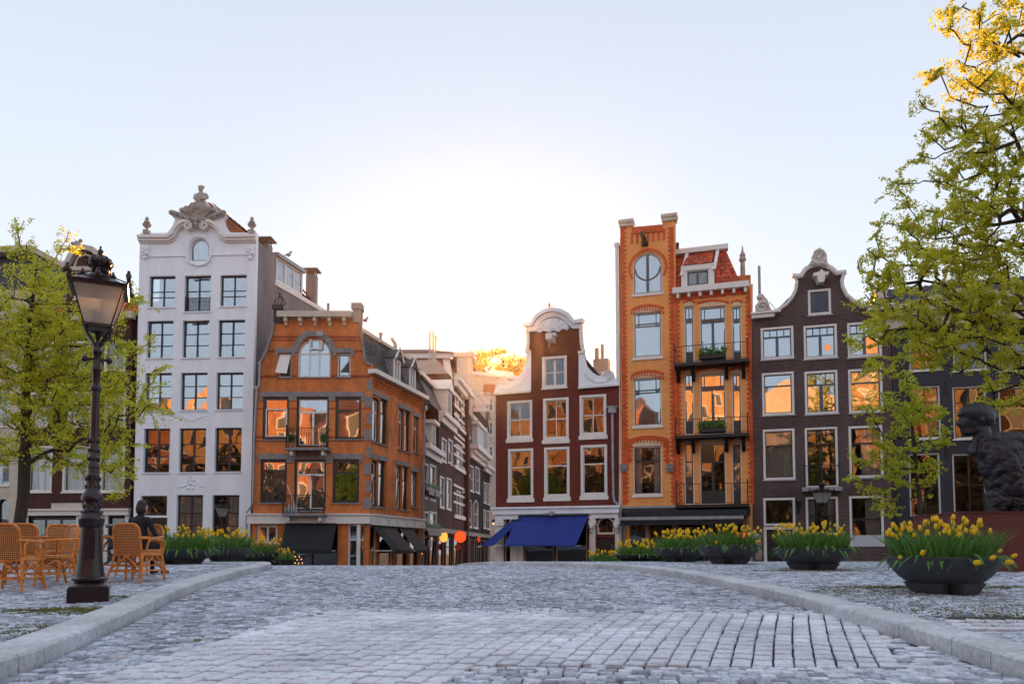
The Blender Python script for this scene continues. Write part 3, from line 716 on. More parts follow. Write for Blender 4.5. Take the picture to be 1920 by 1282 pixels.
# ground floor
wo, q = H.win(480.5, 983, 520, 1019, ((1, 2, .1),), fr='trim', fw=.09, sash='trim')
u0, _, u1, _ = f.R(537, 985, 633, 1050); zt = f.uz(600, 982)[1]
H.holes.append(archpoly(u0, .1, u1, zt, 0))
shop = MB().prism(archpoly(u0, .1, u1, zt, 0), [archpoly(u0+.08, .5, (u0+u1)/2-.04, zt-.1, 0), archpoly((u0+u1)/2+.04, .5, u1-.08, zt-.1, 0)], .15, .25).build('shop_window', 'dark', H.o)
pane(u0+.09, .5, (u0+u1)/2-.05, zt-.1, .2, shop); pane((u0+u1)/2+.05, .5, u1-.09, zt-.1, .2, shop)
u0, _, u1, _ = f.R(652, 985, 687, 1050)
H.holes.append(archpoly(u0, .1, u1, zt, 0))
dr = MB().prism(archpoly(u0, .1, u1, zt, 0), [archpoly(u0+.1, .3, u1-.1, 2.5, 0), archpoly(u0+.1, 2.6, u1-.1, zt-.1, 0)], .1, .2).build('shop_door', 'trim', H.o)
pane(u0+.1, .3, u1-.1, 2.5, .16, dr); pane(u0+.1, 2.6, u1-.1, zt-.1, .16, dr)
out = [(468, 1100), (485, 682), (489, 678), (498, 661), (505, 642), (511, 621), (514.5, 606), (515, 588), (679, 588), (676.5, 604), (677, 620), (680, 638), (684.5, 674), (688, 680.5), (698, 682), (690.5, 1100)]
H.wall(out, 'b_orange_b', idepth=1.6)
H.part('shop_shelves', MB().box(u0, u1, 1.2, 1.4, .3, 1.6), 'wood_int')
P = f.uz
m = MB()
# grey lintels and arch surround
def bandpx(m, x0, y0, x1, y1, pr=.05): a = f.R(x0, y0, x1, y1); m.box(a[0], a[2], -pr, -.003, a[1], a[3])
bandpx(m, 488.5, 734.5, 684, 743.5); bandpx(m, 484, 850.5, 680.5, 860.5)
for x0, x1 in ((488.5,492.5),(541.5,555.5),(616.5,628.5),(677,684)): bandpx(m, x0, 743.5, x1, 751)
for x0, x1 in ((484,488),(537.5,551.5),(611,623.5),(673.5,680)): bandpx(m, x0, 860.5, x1, 867.5)
bandpx(m, 516, 652.5, 556, 661.5); bandpx(m, 516, 661.5, 520.5, 668); bandpx(m, 547, 661.5, 553, 668)
bandpx(m, 622, 652.5, 664, 661.5); bandpx(m, 625, 661.5, 630.5, 668); bandpx(m, 658, 661.5, 664, 668)
arc = [P(589-35*math.cos(PI*k/14), 659-34*math.sin(PI*k/14)) for k in range(15)]
m.strip(arc, .32, -.055, -.002)
H.part('lintels', m, 'grey')
a = f.R(573, 620.5, 608, 631); H.part('date_stone', MB().box(a[0], a[2], -.09, -.004, a[1], a[3]), 'grey')
m = MB()      # the figures 1 8 9 6 carved on the date stone
sg = {'1': [[(0,0),(0,1)]], '8': [[(0,0),(1,0),(1,1),(0,1),(0,0)],[(0,.5),(1,.5)]], '9': [[(0,0),(1,0),(1,1),(0,1),(0,.5),(1,.5)]], '6': [[(1,1),(0,1),(0,0),(1,0),(1,.5),(0,.5)]]}
for k, ch in enumerate('96'):
    x0 = a[0]+(.68+k*.16)*(a[2]-a[0])
    for ln in sg[ch]: m.strip([(x0+p[0]*.09, a[1]+.06+p[1]*.2) for p in ln], .03, -.1, -.091)
x0 = a[0]+.62*(a[2]-a[0]); m.strip([(x0, a[1]+.06), (x0, a[1]+.26)], .03, -.1, -.091)
H.part('carved_figures', m, 'trim')
# quoins at the corner
m = MB()
for k in range(9):
    z = 3.3+k*.95; w_ = .32 if k % 2 else .18
    m.box(f.W+.12-w_-.1, f.W+.12-.002, -.03, -.003, z, z+.6)
H.part('quoins', m, 'grey')
# gutter with brackets, piers
a = P(523, 597); b = P(662, 590)
H.part('gutter', MB().box(a[0], b[0], -.45, -.003, a[1]-.02, a[1]+.3), 'cream')
for k in range(5):
    x = P(538+k*27.3, 600)[0]; m = MB().box(x-.09, x+.09, -.38, -.004, a[1]-.25, a[1]-.03).box(x-.07, x+.07, -.2, -.005, a[1]-.45, a[1]-.251); H.part('gutter_bracket', m, 'cream')
a = f.R(514, 573, 531, 606); o = H.part('pier', MB().box(a[0], a[2], -.12, .5, a[1], a[3]-.25).box(a[0]-.06, a[2]+.06, -.2, .55, a[3]-.249, a[3]), 'iron')
cu = (a[0]+a[2])/2; m = MB()
for k in range(6):
    an = k*PI/3; m.tube([(cu+.12*math.cos(an), .15+.12*math.sin(an), a[3]), (cu+.36*math.cos(an), .15+.3*math.sin(an), a[3]+.18), (cu+.25*math.cos(an), .15+.2*math.sin(an), a[3]+.42), (cu, .15, a[3]+.62)], .025, 5)
m.ball((cu, .15, a[3]+.72), .07); m.build('iron_crown', 'iron', o)
a = f.R(661, 569.5, 678, 606); H.part('pier', MB().box(a[0]+.05, a[2]-.03, -.12, .5, a[1], a[3]-.35).box(a[0]-.04, a[2]+.04, -.2, .55, a[3]-.349, a[3]), 'stone')
# edge strips of the gable
m = MB().strip([P(*p) for p in [(515,596),(514,608),(511,622),(505,642),(498,662),(489,679),(484,684)]], .14, -.1, -.003); H.part('gable_coping', m, 'grey'); m = MB()
m.strip([P(*p) for p in [(676,596),(677,620),(680,638),(684.5,674),(689,681),(698,683)]], .14, -.1, -.003); H.part('gable_coping', m, 'grey')
# balconies
for (x0, x1, yt, yb) in ((543, 621, 806, 843), (537, 616, 929, 964)):
    a = f.R(x0, yt, x1, yb); b = thing('x', '', '', (0, 0, 0)); b.name = 'balcony'; b.parent = H.o
    for k in ('label', 'category'):
        if k in b: del b[k]
    MB().box(a[0], a[2], -.85, -.004, a[1]-.12, a[1]).build('balcony_floor', 'grey', b)
    railing(b, a[0]+.06, a[2]-.06, -.8, a[1], a[3], step=.13, curly=True)
    m = MB()
    for x in (a[0]+.3, a[2]-.3): m.box(x-.07, x+.07, -.7, -.005, a[1]-.38, a[1]-.121)
    m.build('balcony_bracket', 'trim', b)
    if yt > 900:
        m = MB()
        for k in range(5): m.box(a[0]+.12+k*.13, a[0]+.22+k*.13, -.7+.05*k, -.55+.04*k, a[1], a[1]+.35+.2*(k % 2))
        m.build('crates', 'paleblue', b)
        MB().tube([(a[0]+.2, -.6, a[1]+1.6), (a[0]+.75, -.5, a[1]+.2)], .02).build('broom', 'trim', b)
        m = MB()
        for k in range(10): m.ball((a[0]+1.0+k*.12, -.6, a[1]+.1+.05*rnd.random()), .09, 6, .8)
        m.build('stored_things', 'stone', b)
    else:
        m = MB()
        for x in (a[0]+.25, a[2]-.25):
            for k in range(40): m.quad(*[(x+rnd.gauss(0,.12), -.6+rnd.gauss(0,.1), a[1]+.3+rnd.random()*.5) for _ in range(4)])
        m.build('plants', 'blade', b, kind='stuff')
        m = MB()
        for x in (a[0]+.3, a[2]-.45):
            for (p, q) in (((-.1, 0), (.15, .9)), ((.15, 0), (-.1, .9)), ((-.15, .45), (.2, .45))): m.tube([(x+p[0], -.5, a[1]+p[1]), (x+q[0], -.5, a[1]+q[1])], .018, 5)
        m.build('folding_chairs', 'trim', b)
# white fascia band front
a = f.R(467, 964, 691, 981.5); H.part('fascia', MB().box(a[0]-.05, a[2]+.12, -.22, -.003, a[1], a[3]-.05).box(a[0]-.08, a[2]+.16, -.3, -.003, a[3]-.049, a[3]+.04), 'trim')
zfas0, zfas1 = a[1], a[3]
# downpipe
m = MB().tube([(P(489,678)[0], -.12, P(489,678)[1]), (P(487,726)[0], -.12, P(487,726)[1])], .07, 8)
pp = [(P(x, y)[0], -.12, P(x, y)[1]) for x, y in [(483,730),(478,820),(475,940),(472,950),(464,960),(463,1060)]]
m.tube(pp, .06, 8); m.box(pp[0][0]-.12, pp[0][0]+.12, -.22, -.04, pp[0][2]-.02, pp[0][2]+.16); H.part('downpipe', m, 'zinc')
# awnings as things of their own
def awning(fac, x0, x1, ztop, drop, outw, material, label, val=.18, shear=0, y0=-.3, name='awning', arms=True, px=True):
    if px: x0 = fac.uz(x0, 1000)[0]; x1 = fac.uz(x1, 1000)[0]
    t = thing(name, label, 'awning', tuple(fac.a), fac.rz)
    yo = y0-outw; m = MB()
    m.hexa([(x0+shear,yo,ztop-drop),(x1+shear,yo,ztop-drop),(x1,y0,ztop-.03),(x0,y0,ztop-.03),(x0+shear,yo,ztop-drop+.03),(x1+shear,yo,ztop-drop+.03),(x1,y0,ztop),(x0,y0,ztop)])
    m.build('canopy', material, t)
    MB().box(x0+shear, x1+shear, yo-.02, yo-.002, ztop-drop-val, ztop-drop+.03).build('valance', material, t)
    if arms:
        for x in (x0+.05+shear, x1-.05+shear): MB().tube([(x, yo+.02, ztop-drop-.02), (x, y0+.25, ztop-drop-.02)], .025, 6).build('arm', 'trim', t)
    MB().tube([(x0, y0-.02, ztop+.02), (x1, y0-.02, ztop+.02)], .06, 8).build('roller', 'dark', t)
    return t
za = f.uz(600, 983)[1]
awning(f, 538, 633, za, 1.42, .9, 'black', 'wide black awning on the front of the orange corner house', shear=-.03)
# side facade of the corner house as a wing of the same house
t_ = 7.4; x0w, y0w = cP.x, 41.3; x1w, y1w = x0w+sdx*t_, 41.3+t_
class FacW(Fac):
    def __init__(s, x0, y0, x1, y1):
        s.a = Vector((x0, y0, 0)); s.b = Vector((x1, y1, 0)); s.u = s.b-s.a; s.W = s.u.length; s.u.normalize(); s.rz = math.atan2(s.u.y, s.u.x); s.n = Vector((-s.u.y, s.u.x, 0))
fs = FacW(x0w, y0w, x1w, y1w)
class Wing(House):
    def __init__(s, fac, parent):
        s.f = fac; s.holes = []; s.root = parent
        s.M = (Matrix.Translation(parent.location) @ Matrix.Rotation(parent.rotation_euler.z, 4, 'Z')).inverted() @ (Matrix.Translation(fac.a) @ Matrix.Rotation(fac.rz, 4, 'Z'))
        s.o = parent; s.new = []
    def fix(s, before):
        for o in [c for c in bpy.data.objects if c.parent == s.root and c not in before]: o.matrix_local = s.M @ o.matrix_local
before = set(c for c in bpy.data.objects if c.parent == H.o)
Hm = H; H = Wing(fs, Hm.o)
def wall_pts(l): return [fs.uz(*p) for p in l]
zt = fs.uz(694, 700)[1]
for (x0, y0, x1, y1, c) in [(697.5,746,712.5,829,'trim'),(713.5,748,727,834,'dark'),(747.5,766,758,843,'trim'),(759,770,770,848,'dark'),(775,781,786,849,'trim'),
                         (694,862,708.5,949,'trim'),(709.5,864,723.5,951,'dark'),(743,873,754,954,'trim'),(755,875,766,957,'dark'),(772,884,783,950,'trim')]:
    H.win(x0, y0, x1, y1, ((.3, 1), (.7, 1)), fr=FR, sash='trim' if c == 'trim' else None, fw=.13, sill='grey', reveal=.14, bar=.1)
gz = .1
for (x0, x1) in ((656, 682+4), (694, 708), (712, 738), (745, 764), (769, 785)):
    if x0 < 693: continue
    u0 = fs.uz(x0, 1000)[0]; u1 = fs.uz(x1, 1000)[0]; H.holes.append(archpoly(u0, .1, u1, 3.3, 0))
    sw = MB().prism(archpoly(u0, .1, u1, 3.3, 0), [archpoly(u0+.1, .6, u1-.1, 3.2, 0)], .12, .22).build('shop_window', 'trim' if x0 < 740 else 'dark', Hm.o); pane(u0+.11, .61, u1-.11, 3.19, .17, sw)
H.wall([(0, 0), (fs.W, 0), (fs.W, zt), (0, zt)], 'b_orange', px=False, idepth=1.6)
m = MB()
for (x0, x1, y) in ((695.5, 728.5, 741), (746, 771.5, 764), (773.5, 787.5, 777.5), (692.5, 725, 857.5), (741, 767.5, 869), (770.5, 784.5, 881)):
    a = fs.uz(x0, y); b = fs.uz(x1, y); zz = fs.uz((x0+x1)/2, y)[1]; m.box(a[0], b[0], -.05, -.003, zz-.12, zz+.14)
H.part('side_lintels', m, 'grey')
for r in range(3):      # stepped brick frieze
    m = MB(); n = 46
    for k in range(n): u = k*fs.W/n; m.box(u, u+fs.W/n*.55, -.05-.03*r, -.004, zt-.62+r*.17, zt-.5+r*.17)
    H.part('frieze_bricks', m, 'b_orange', kind='stuff')
H.part('side_gutter', MB().box(-.1, fs.W+.1, -.4, .1, zt, zt+.24), 'trim')
H.part('side_fascia', MB().box(.02, fs.W, -.22, -.003, zfas0-.05, zfas1-.05).box(.05, fs.W+.04, -.3, -.003, zfas1-.049, zfas1+.04), 'trim')
m = MB()
for k in range(6): u = .6+k*1.25; m.tube([(u, -.25, zfas1-.2), (u-.1, -.45, zfas1-.35), (u-.1, -.4, zfas0)], .02, 5)
H.part('pipe_brackets', m, 'zinc')
H.part('side_downpipe', MB().tube([(fs.W-.1, -.15, zt-.7), (fs.W-.1, -.15, .2)], .07, 8).box(fs.W-.25, fs.W+.05, -.3, -.02, zt-.7, zt-.4), 'zinc')
H.part('end_wall', MB().box(fs.W-.02, fs.W+.2, .3, 5, 0, zt+2.2), 'b_alley')
# mansard slope with tiles, two gabled dormers
gx, gz_ = .85, f.uz(677, 620)[1]
m = MB(); tiles(m, (0, .05, zt+.2), (fs.W, .05, zt+.2), (fs.W-.25, gx, gz_+.15), (.0, gx, gz_+.15), .3, .27)
tiles_o = H.part('mansard_tiles', m, 'slate', kind='stuff')
H.part('mansard', MB().hexa([(0,.04,zt+.1),(fs.W,.04,zt+.1),(fs.W,4.5,zt+.1),(-.8,4.5,zt+.1),(.0,gx-.02,gz_+.12),(fs.W-.25,gx-.02,gz_+.12),(fs.W-.25,4.5,gz_+.12),(-.8,4.5,gz_+.12)]), 'slate')
H.part('roof_edge', MB().box(0, fs.W-.25, gx-.15, gx+.1, gz_+.14, gz_+.34), 'cream')
for (xc) in (740, 769.5):
    u = fs.uz(xc, 720)[0]; z0 = zt+.26; w2 = .48; hh = 1.35
    d = MB().box(u-w2, u+w2, -.1, 1.0, z0, z0+hh)
    dd = H.part('dormer', d, 'zinc')
    MB().prism([(u-w2-.1, z0+hh), (u+w2+.1, z0+hh), (u, z0+hh+.6)], (), -.3, 1.2).build('dormer_gable', 'slate', dd)
    MB().prism([(u-w2, z0), (u+w2, z0), (u+w2, z0+hh), (u, z0+hh+.45), (u-w2, z0+hh)], [archpoly(u-w2+.13, z0+.12, u-.03, z0+hh-.12, 0), archpoly(u+.03, z0+.12, u+w2-.13, z0+hh-.12, 0)], -.16, -.102).build('window_frame', 'trim', dd)
    MB().strip([(u-w2-.16, z0+hh-.1), (u, z0+hh+.68), (u+w2+.16, z0+hh-.1)], .12, -.36, -.301).build('bargeboard', 'trim', dd)
H.fix(before); bpy.context.view_layer.update()
# chimneys on the roof
for (px, py, Y, w2) in ((703, 640, 46.0, .5),):
    p = at(px, py, Y); lx, ly = p.x-f.a.x, Y-f.a.y
    o = Hm.part('chimney', MB().box(lx-.5, lx+.6, ly-.3, ly+.3, p.z-2.2, p.z-.3), 'stone')
    for k in range(3): MB().lathe([(.1,0),(.1,.5),(.16,.55),(.1,.6)], 10, (lx-.35+k*.35, ly, p.z-.3+(.3 if k == 2 else 0)-.05)).build('chimney_pot', 'stone', o)
p = at(741, 655, 49); Hm.part('vent_pipe', MB().tube([(p.x-f.a.x, p.y-f.a.y, p.z-1), (p.x-f.a.x, p.y-f.a.y, p.z+.4), (p.x-f.a.x-.25, p.y-f.a.y, p.z+.75)], .12, 8), 'cream')
for lab, xa, xb, mt in (('short black awning at the corner of the orange brick house', 656, 0, 'black'), ('brown awning on the side of the orange brick house nearer the corner', 711, 738, 'brown_cloth'), ('brown awning on the side of the orange brick house nearer the alley', 745, 770, 'brown_cloth')):
    if xb == 0:
        awning(fs, .25, 1.35, zfas0-.12, 1.35, 1.25, mt, lab, px=False, y0=-.1)
    else: awning(fs, xa, xb, zfas0-.12, 1.35, 1.15, mt, lab, y0=-.1)
# brick pier and door by the corner
Hm.part('corner_post', MB().box(f.W-.62, f.W-.42, -.1, -.004, .1, zfas0-.02), 'trim')
# ================================================================ RED HOUSE (neck gable)
SL = -.305
def fac_line(px0, px1, base=(930, 42.0)):
    """plan line of the right hand row: through px 930 at 42 m, slope SL"""
    xb = (base[0]-CX)/FPX*base[1]
    def d(px): a = (px-CX)/FPX; return (base[1]-SL*xb)/(1-SL*a)
    return Fac(px0, d(px0), px1, d(px1), 946)
f = fac_line(929.5, 1160)
H = House('red_house', 'dark red house with a white neck gable and blue awning', f)
P = f.uz
DIM[0] = True
for (x0, y0, x1, y1, b) in [(951,751,998,822,((1,2),(1,2))),(1018.5,746,1066.5,824,((1,2),(1,2))),(1087,740,1137,816,((1,2),(1,2))),
                        (953,841,1000,934,((.36,1),(.64,1))),(1020.7,838,1068,931.6,((.36,1),(.64,1))),(1089,833.7,1138.7,929,((.36,1),(.64,1)))]:
    H.win(x0, y0, x1, y1, b, fr='trim', sash='trim', fw=.13, bar=.06, reveal=.06, sill='trim', sillh=.22, proud=.04, bw=.04, tilt=.01)
H.win(1016.5, 668, 1063, 727, ((1,2,.12),(1,2,.12)), fr='trim', sash='trim', fw=.14, bar=.05, reveal=.06, sill='trim', proud=.04, tilt=.012)
# shopfront openings
zt = P(1040, 970)[1]
for (x0, x1) in ((946, 957), (982, 1038), (1042, 1100)):
    u0, _, u1, _ = f.R(x0, 1000, x1, 1050); H.holes.append(archpoly(u0, .35, u1, zt, 0))
    sw = MB().prism(archpoly(u0, .35, u1, zt, 0), [archpoly(u0+.05, .4, u1-.05, zt-.05, 0)], .12, .2).build('shop_window', 'trim', H.o); pane(u0+.06, .41, u1-.06, zt-.06, .16, sw)
wo, q = H.win(1119, 968, 1152, 1001, ((1,1),), fr='trim', fw=.1, rise=.62, reveal=.1, name='fanlight')
u0, _, u1, _ = f.R(1120, 1006, 1151, 1050); zd = P(1136, 1007)[1]; H.holes.append(archpoly(u0, .1, u1, zd, 0))
dr = MB().box(u0, u1, .15, .2, .1, zd).build('door', 'dark', H.o)
for k in range(3): MB().box(u0+.12, u1-.12, .13, .149, .25+k*.7, .8+k*.7).build('door_panel', 'dark', dr)
L = [(929.5,1100),(929.5,738.5),(952,737),(965,733),(978,722),(985,708),(988,690),(991,668),(990,640),(990,617),(1000,612),(1004,602),(1012,593),(1025,586),(1039,583.5),(1054,586),(1067,593),(1075,601),(1079,607),(1091,608),
     (1091,640),(1094,655),(1097,668),(1100,684),(1109,697),(1124,706),(1140,712),(1156,722.5),(1161,722.5),(1160,1100)]
H.wall(L, 'b_red', idepth=1.8)
# white gable trim: side wings, cornice, arched cap with carving
def U(*pts): return [P(*p) for p in pts]
m = MB()
m.prism(U((926.5,738.5),(929,729),(934,722),(934,714),(940,709),(950,711),(957,716),(966,712),(977,703),(984,691),(987,676),(988,660),(996,659),(996,733.5)), (), -.10, -.004)
m.prism(U((1085.5,727),(1085.5,661),(1096,661),(1098,675),(1101.5,687),(1112,699),(1122,705),(1129,704),(1127,698),(1133,696.5),(1141,694.5),(1150,698),(1153,706),(1156,713),(1161,718),(1160.5,721.5)), (), -.10, -.004)
H.part('scroll_wing', m, 'white')
m = MB()
m.strip(U((926,739.5),(996,734.5)), .12, -.2, -.101); m.strip(U((1085,728),(1162,722)), .12, -.2, -.101)
m.strip(U((940,731),(960,729),(976,720),(988,706),(993,690)), .05, -.15, -.101); m.strip(U((1097,700),(1107,711),(1120,718),(1134,717),(1148,708)), .05, -.15, -.101)
for c, a in (((945,716), 0), ((1142,703), PI)): q = P(*c); m.strip(spiral(q[0], q[1], .26, .05, a, 1.4 if a == 0 else -1.4), .07, -.17, -.102)
for pts in (((986.5,660),(996,659.5)), ((1085,662),(1096,661))): m.strip(U(*pts), .14, -.2, -.102)
m.strip(U((990,620),(991,640),(989,656),(987,663)), .18, -.16, -.004); m.strip(U((1090,616),(1091,640),(1093,652),(1095,662)), .2, -.16, -.004)
H.part('scroll_moulding', m, 'trim')
m = MB()
cap = U((984,613),(986,611),(1000,611),(1004,602),(1012,593),(1025,586),(1039,583.5),(1054,586),(1067,593),(1075,602),(1079,606),(1094,604),(1096,604.5))
m.strip(cap, .2, -.42, -.003, side=0)
m.strip(U((988,619),(1003,618),(1010,606),(1019,597),(1030,592),(1040,590.5),(1051,592),(1061,598),(1070,606),(1076,613),(1091,612)), .28, -.2, -.002)
H.part('cornice', m, 'white')
m = MB(); m.prism(U((1006,622),(1010,612),(1020,603),(1031,598),(1042,597),(1053,600),(1062,606),(1069,616),(1064,620),(1056,618),(1048,623),(1038,620),(1030,624),(1020,620),(1012,625)), (), -.14, -.004)
for k in range(26):
    a = rnd.uniform(.1, PI-.1); r = rnd.uniform(.15, .85); q = P(1038+30*r*math.cos(a), 619-18*r*math.sin(a)); m.ball((q[0], -.14, q[1]), rnd.uniform(.05, .1), 6, 1, .7)
for k in range(7):
    a = PI*(k+.5)/7; c = P(1038, 618); e = P(1038+29*math.cos(a), 618-19*math.sin(a)); m.strip([c, e], .05, -.2, -.141)
H.part('carved_tympanum', m, 'white')
q = P(1036, 632); m = MB().box(q[0]-.28, q[0]+.28, -.45, -.003, q[1]-.02, q[1]+.12).box(q[0]-.18, q[0]+.18, -.9, -.004, q[1]-.35, q[1]-.021).box(q[0]-.02, q[0]+.02, -.8, -.76, q[1]-.75, q[1]-.351); H.part('hoist_beam', m, 'trim')
q = P(1031, 582); H.part('finial', MB().lathe([(.1,0),(.05,.15),(.1,.25),(.04,.4),(0,.45)], 8, (q[0], -.1, q[1])), 'stone')
# shopfront trim
m = MB()
a = f.R(926, 952.5, 1163, 963); m.box(-.1, f.W+.05, -.25, -.003, P(1045,963)[1], P(1045,953)[1]).box(-.15, f.W+.1, -.36, -.004, P(1045,953)[1]+.001, P(1045,951)[1]+.05)
m.box(0, f.W, -.12, -.003, P(1045,972)[1], P(1045,963)[1]-.001)
H.part('fascia', m, 'white')
m = MB()
for x0, x1 in ((929.5, 945), (958, 974), (974.5, 982), (1106, 1117), (1154, 1162)):
    u0, _, u1, _ = f.R(x0, 1000, x1, 1040); m.box(u0, u1, -.12, -.002, .1, P(1045,972)[1]-.001).box(u0-.05, u1+.05, -.2, -.001, P(1045,976)[1]-.25, P(1045,976)[1])
    if x1-x0 > 8: m.box(u0+.08, u1-.08, -.15, -.121, .5, 2.6)
H.part('pilasters', m, 'trim')
for x0 in (1110, 1157.5):
    q = P(x0, 986); m = MB().ball((q[0], -.22, q[1]), .15, 8, 1.4, .8).ball((q[0], -.18, q[1]-.25), .08, 8, 1.5); H.part('console', m, 'trim', smooth=True)
m = MB().box(P(979,1000)[0], P(1105,1000)[0], -.06, -.001, .1, .34); H.part('plinth', m, 'grey')
q = P(1037, 963); H.part('wall_spotlight', MB().box(q[0]-.1, q[0]+.12, -.55, -.26, q[1]-.1, q[1]+.12).tube([(q[0]-.1,-.5,q[1]),(q[0]-.4,-.6,q[1]-.05)], .05, 6), 'zinc')
m = MB().tube([(P(1149,775)[0], -.16, P(1149,775)[1])]+[(P(x,y)[0], -.16, P(x,y)[1]) for x, y in ((1150,860),(1151,930),(1153,940),(1163,948),(1165,960),(1165,1060))], .075, 8)
q = P(1149, 772); m.box(q[0]-.2, q[0]+.2, -.34, -.02, q[1]-.1, q[1]+.2).box(q[0]-.27, q[0]+.27, -.38, -.01, q[1]+.2, q[1]+.26); H.part('downpipe', m, 'zinc')
for k, x in enumerate((1015, 1075)):
    q = P(x, 1055); mm = MB().prism(archpoly(q[0]-.4, .55, q[0]+.4, 1.55, 0), [archpoly(q[0]-.32, .62, q[0]+.32, 1.48, 0)], .9, .96)
    H.part('picture_frame', mm, 'wood_int')
awning(f, 974, 1105, P(1045, 967)[1], 1.62, 1.35, 'blue_cloth', 'large royal blue awning over the red house shop window', shear=-.42, y0=-.16, val=.03)
body(H, 12, P(930,742)[1]-.1, 'b_red')
zc = P(1040, 618)[1]; gable_roof(H, 12, P(930,735)[1]-.6, zc+.2, .3, f.W-.1, 'tile_old')
q = P(1103, 660); H.part('chimney', MB().box(q[0]-.1, q[0]+.75, 2, 2.8, q[1]-2.2, q[1]+.1).box(q[0]-.05, q[0]+.15, 2.2, 2.5, q[1]+.1, q[1]+.8).box(q[0]+.3, q[0]+.45, 2.2, 2.5, q[1]+.1, q[1]+1.0), 'cream')
# the small blue awning on its alley side
t = thing('awning', 'small royal blue awning at the alley corner of the red house', 'awning', tuple(at(950, 1000, 41.2)[:2])+(0,))
o_ = t.location; tp1, tp2, bq1, bq2 = [at(*q)-o_ for q in ((960, 975, 41.5), (976, 974.5, 41.2), (903, 1023, 41.5), (925, 1023, 40.7))]; dz_ = Vector((0, 0, .03))
MB().hexa([bq1, bq2, tp2, tp1, bq1+dz_, bq2+dz_, tp2+dz_, tp1+dz_]).build('canopy', 'blue_cloth', t)
MB().tube([bq1, bq1+Vector((-.22, .1, -.06))], .03, 5).tube([bq2, bq2+Vector((.9, .5, .04))], .028, 5).build('arm', 'trim', t)
MB().tube([tp1, tp2], .06, 8).build('roller', 'dark', t)

DIM[0] = False
# ================================================================ ORANGE TOWER HOUSE
f = fac_line(1165, 1411)
H = House('tower_house', 'bright orange brick house with a tower, red tiled roof and three balconies', f)
P = f.uz
ug = P(1266, 800)[0]       # where the tower ends and the wing begins
def frame3(x0, y0, x1, y1, rise=.28, low=True):
    b = ((.24, (.17, .83), .05), (.06, (.17, .83), .05), (.70, 1)) if low else ((.3, 1), (.7, 1))
    return H.win(x0, y0, x1, y1, b, fr='trim', sash=('greenblack' if not low else 'bluegrey'), fw=.07, bar=.07, reveal=.08, sill='trim', sillh=.14, rise=rise, curtain='sides' if y0 > 690 else None)
wo, q = H.win(1186, 472.5, 1242, 550, ((1, 2, .16),), fr='trim', sash='bluegrey', fw=.07, reveal=.1, rise=.9, sill='trim', sillh=.14)
cu = (q[0]+q[2])/2; r = (q[2]-q[0])/2-.14
MB().strip([(cu+r*math.cos(a), q[3]-.18-r+r*math.sin(a)) for a in [PI+k*PI/16 for k in range(17)]], .08, .11, .17).build('round_bar', 'bluegrey', wo)
for (y0, y1, lo) in ((585, 669.5, True), (708, 798, True), (836, 927, False)):
    DIM[0] = not lo
    wo, q = frame3(1187, y0, 1241, y1, 0, lo)
    DIM[0] = False
    for k in range(2):
        if lo:
            a0 = q[0]+.14+(k*(q[2]-q[0]-.5)); MB().box(a0, a0+.2, .125, .14, q[3]-.9, q[3]-.7).build('coloured_light', 'wood_int', wo)
    hp = archpoly(q[0]-.02, q[3]+.001, q[2]+.02, q[3]+.33, .2); MB().prism(hp, (), -.03, -.004).build('tile_panel', 'tilepat', H.o)
wing = []
for (yt, yb, lo) in ((574, 685, True), (700, 814.5, True), (830, 946, False)):
    DIM[0] = not lo
    for (x0, x1) in ((1283, 1301.5), (1312, 1361.5), (1372.5, 1391)):
        big = x1-x0 > 30
        if lo: b = ((.2, 2 if not big else (.16, .84), .05), (.06, 2 if not big else (.16, .84), .05), (.74, 1 if not big else 2, .14))
        else: b = ((.3, 1), (.7, 1 if not big else 2, .14))
        wo, q = H.win(x0, yt, x1, yb, b, fr='trim', sash='bluegrey' if lo else 'greenblack', fw=.06, bar=.07, reveal=.08, curtain='full' if (not lo and not big) else ('sides' if lo and yt > 690 else None))
        MB().box(q[0]+.07, q[2]-.07, .09, .17, q[1]+.02, q[1]+.75).build('lower_panel', 'greenblack', wo)
        if lo: MB().box(q[0]+.12, q[2]-.12, .11, .125, q[3]-(q[3]-q[1])*.255, q[3]-(q[3]-q[1])*.2).build('coloured_light', 'wood_int', wo)
        MB().prism(archpoly(q[0]-.02, q[3]+.001, q[2]+.02, q[3]+.24, .14), (), -.03, -.004).build('tile_panel', 'tilepat', H.o)
DIM[0] = True
# shop opening
zt = P(1290, 988)[1]
for x0, x1 in ((1180, 1212), (1217, 1262), (1270, 1330), (1334, 1396)):
    u0, _, u1, _ = f.R(x0, 990, x1, 1050); H.holes.append(archpoly(u0, .6, u1, zt+.35, 0))
    sw = MB().prism(archpoly(u0, .6, u1, zt+.35, 0), [archpoly(u0+.06, .66, u1-.06, zt+.29, 0)], .1, .2).build('shop_window', 'beige', H.o); pane(u0+.07, .67, u1-.07, zt+.28, .15, sw)
out = [(1165,1100),(1163,428),(1163.5,418.5),(1185,417),(1185,427),(1243,421.5),(1243,409.5),(1266,407),(1266.5,546),(1411.5,532.5),(1411,1100)]
H.wall(out, 'b_tower', idepth=1.6, thick=.35)
m = MB()
for x0, x1, y, yy in ((1161.5, 1187, 417.5, 424), (1241, 1268.5, 407, 414)):
    a = P(x0, y); b = P(x1, y); m.box(a[0], b[0], -.12, .45, a[1]-.28, a[1]-.08).box(a[0]-.04, b[0]+.04, -.18, .5, a[1]-.079, a[1]+.08)
H.part('pier_caps', m, 'cream')
m = MB(); m.strip([P(1185,431), P(1243,426)], .25, -.07, -.003); n = 22
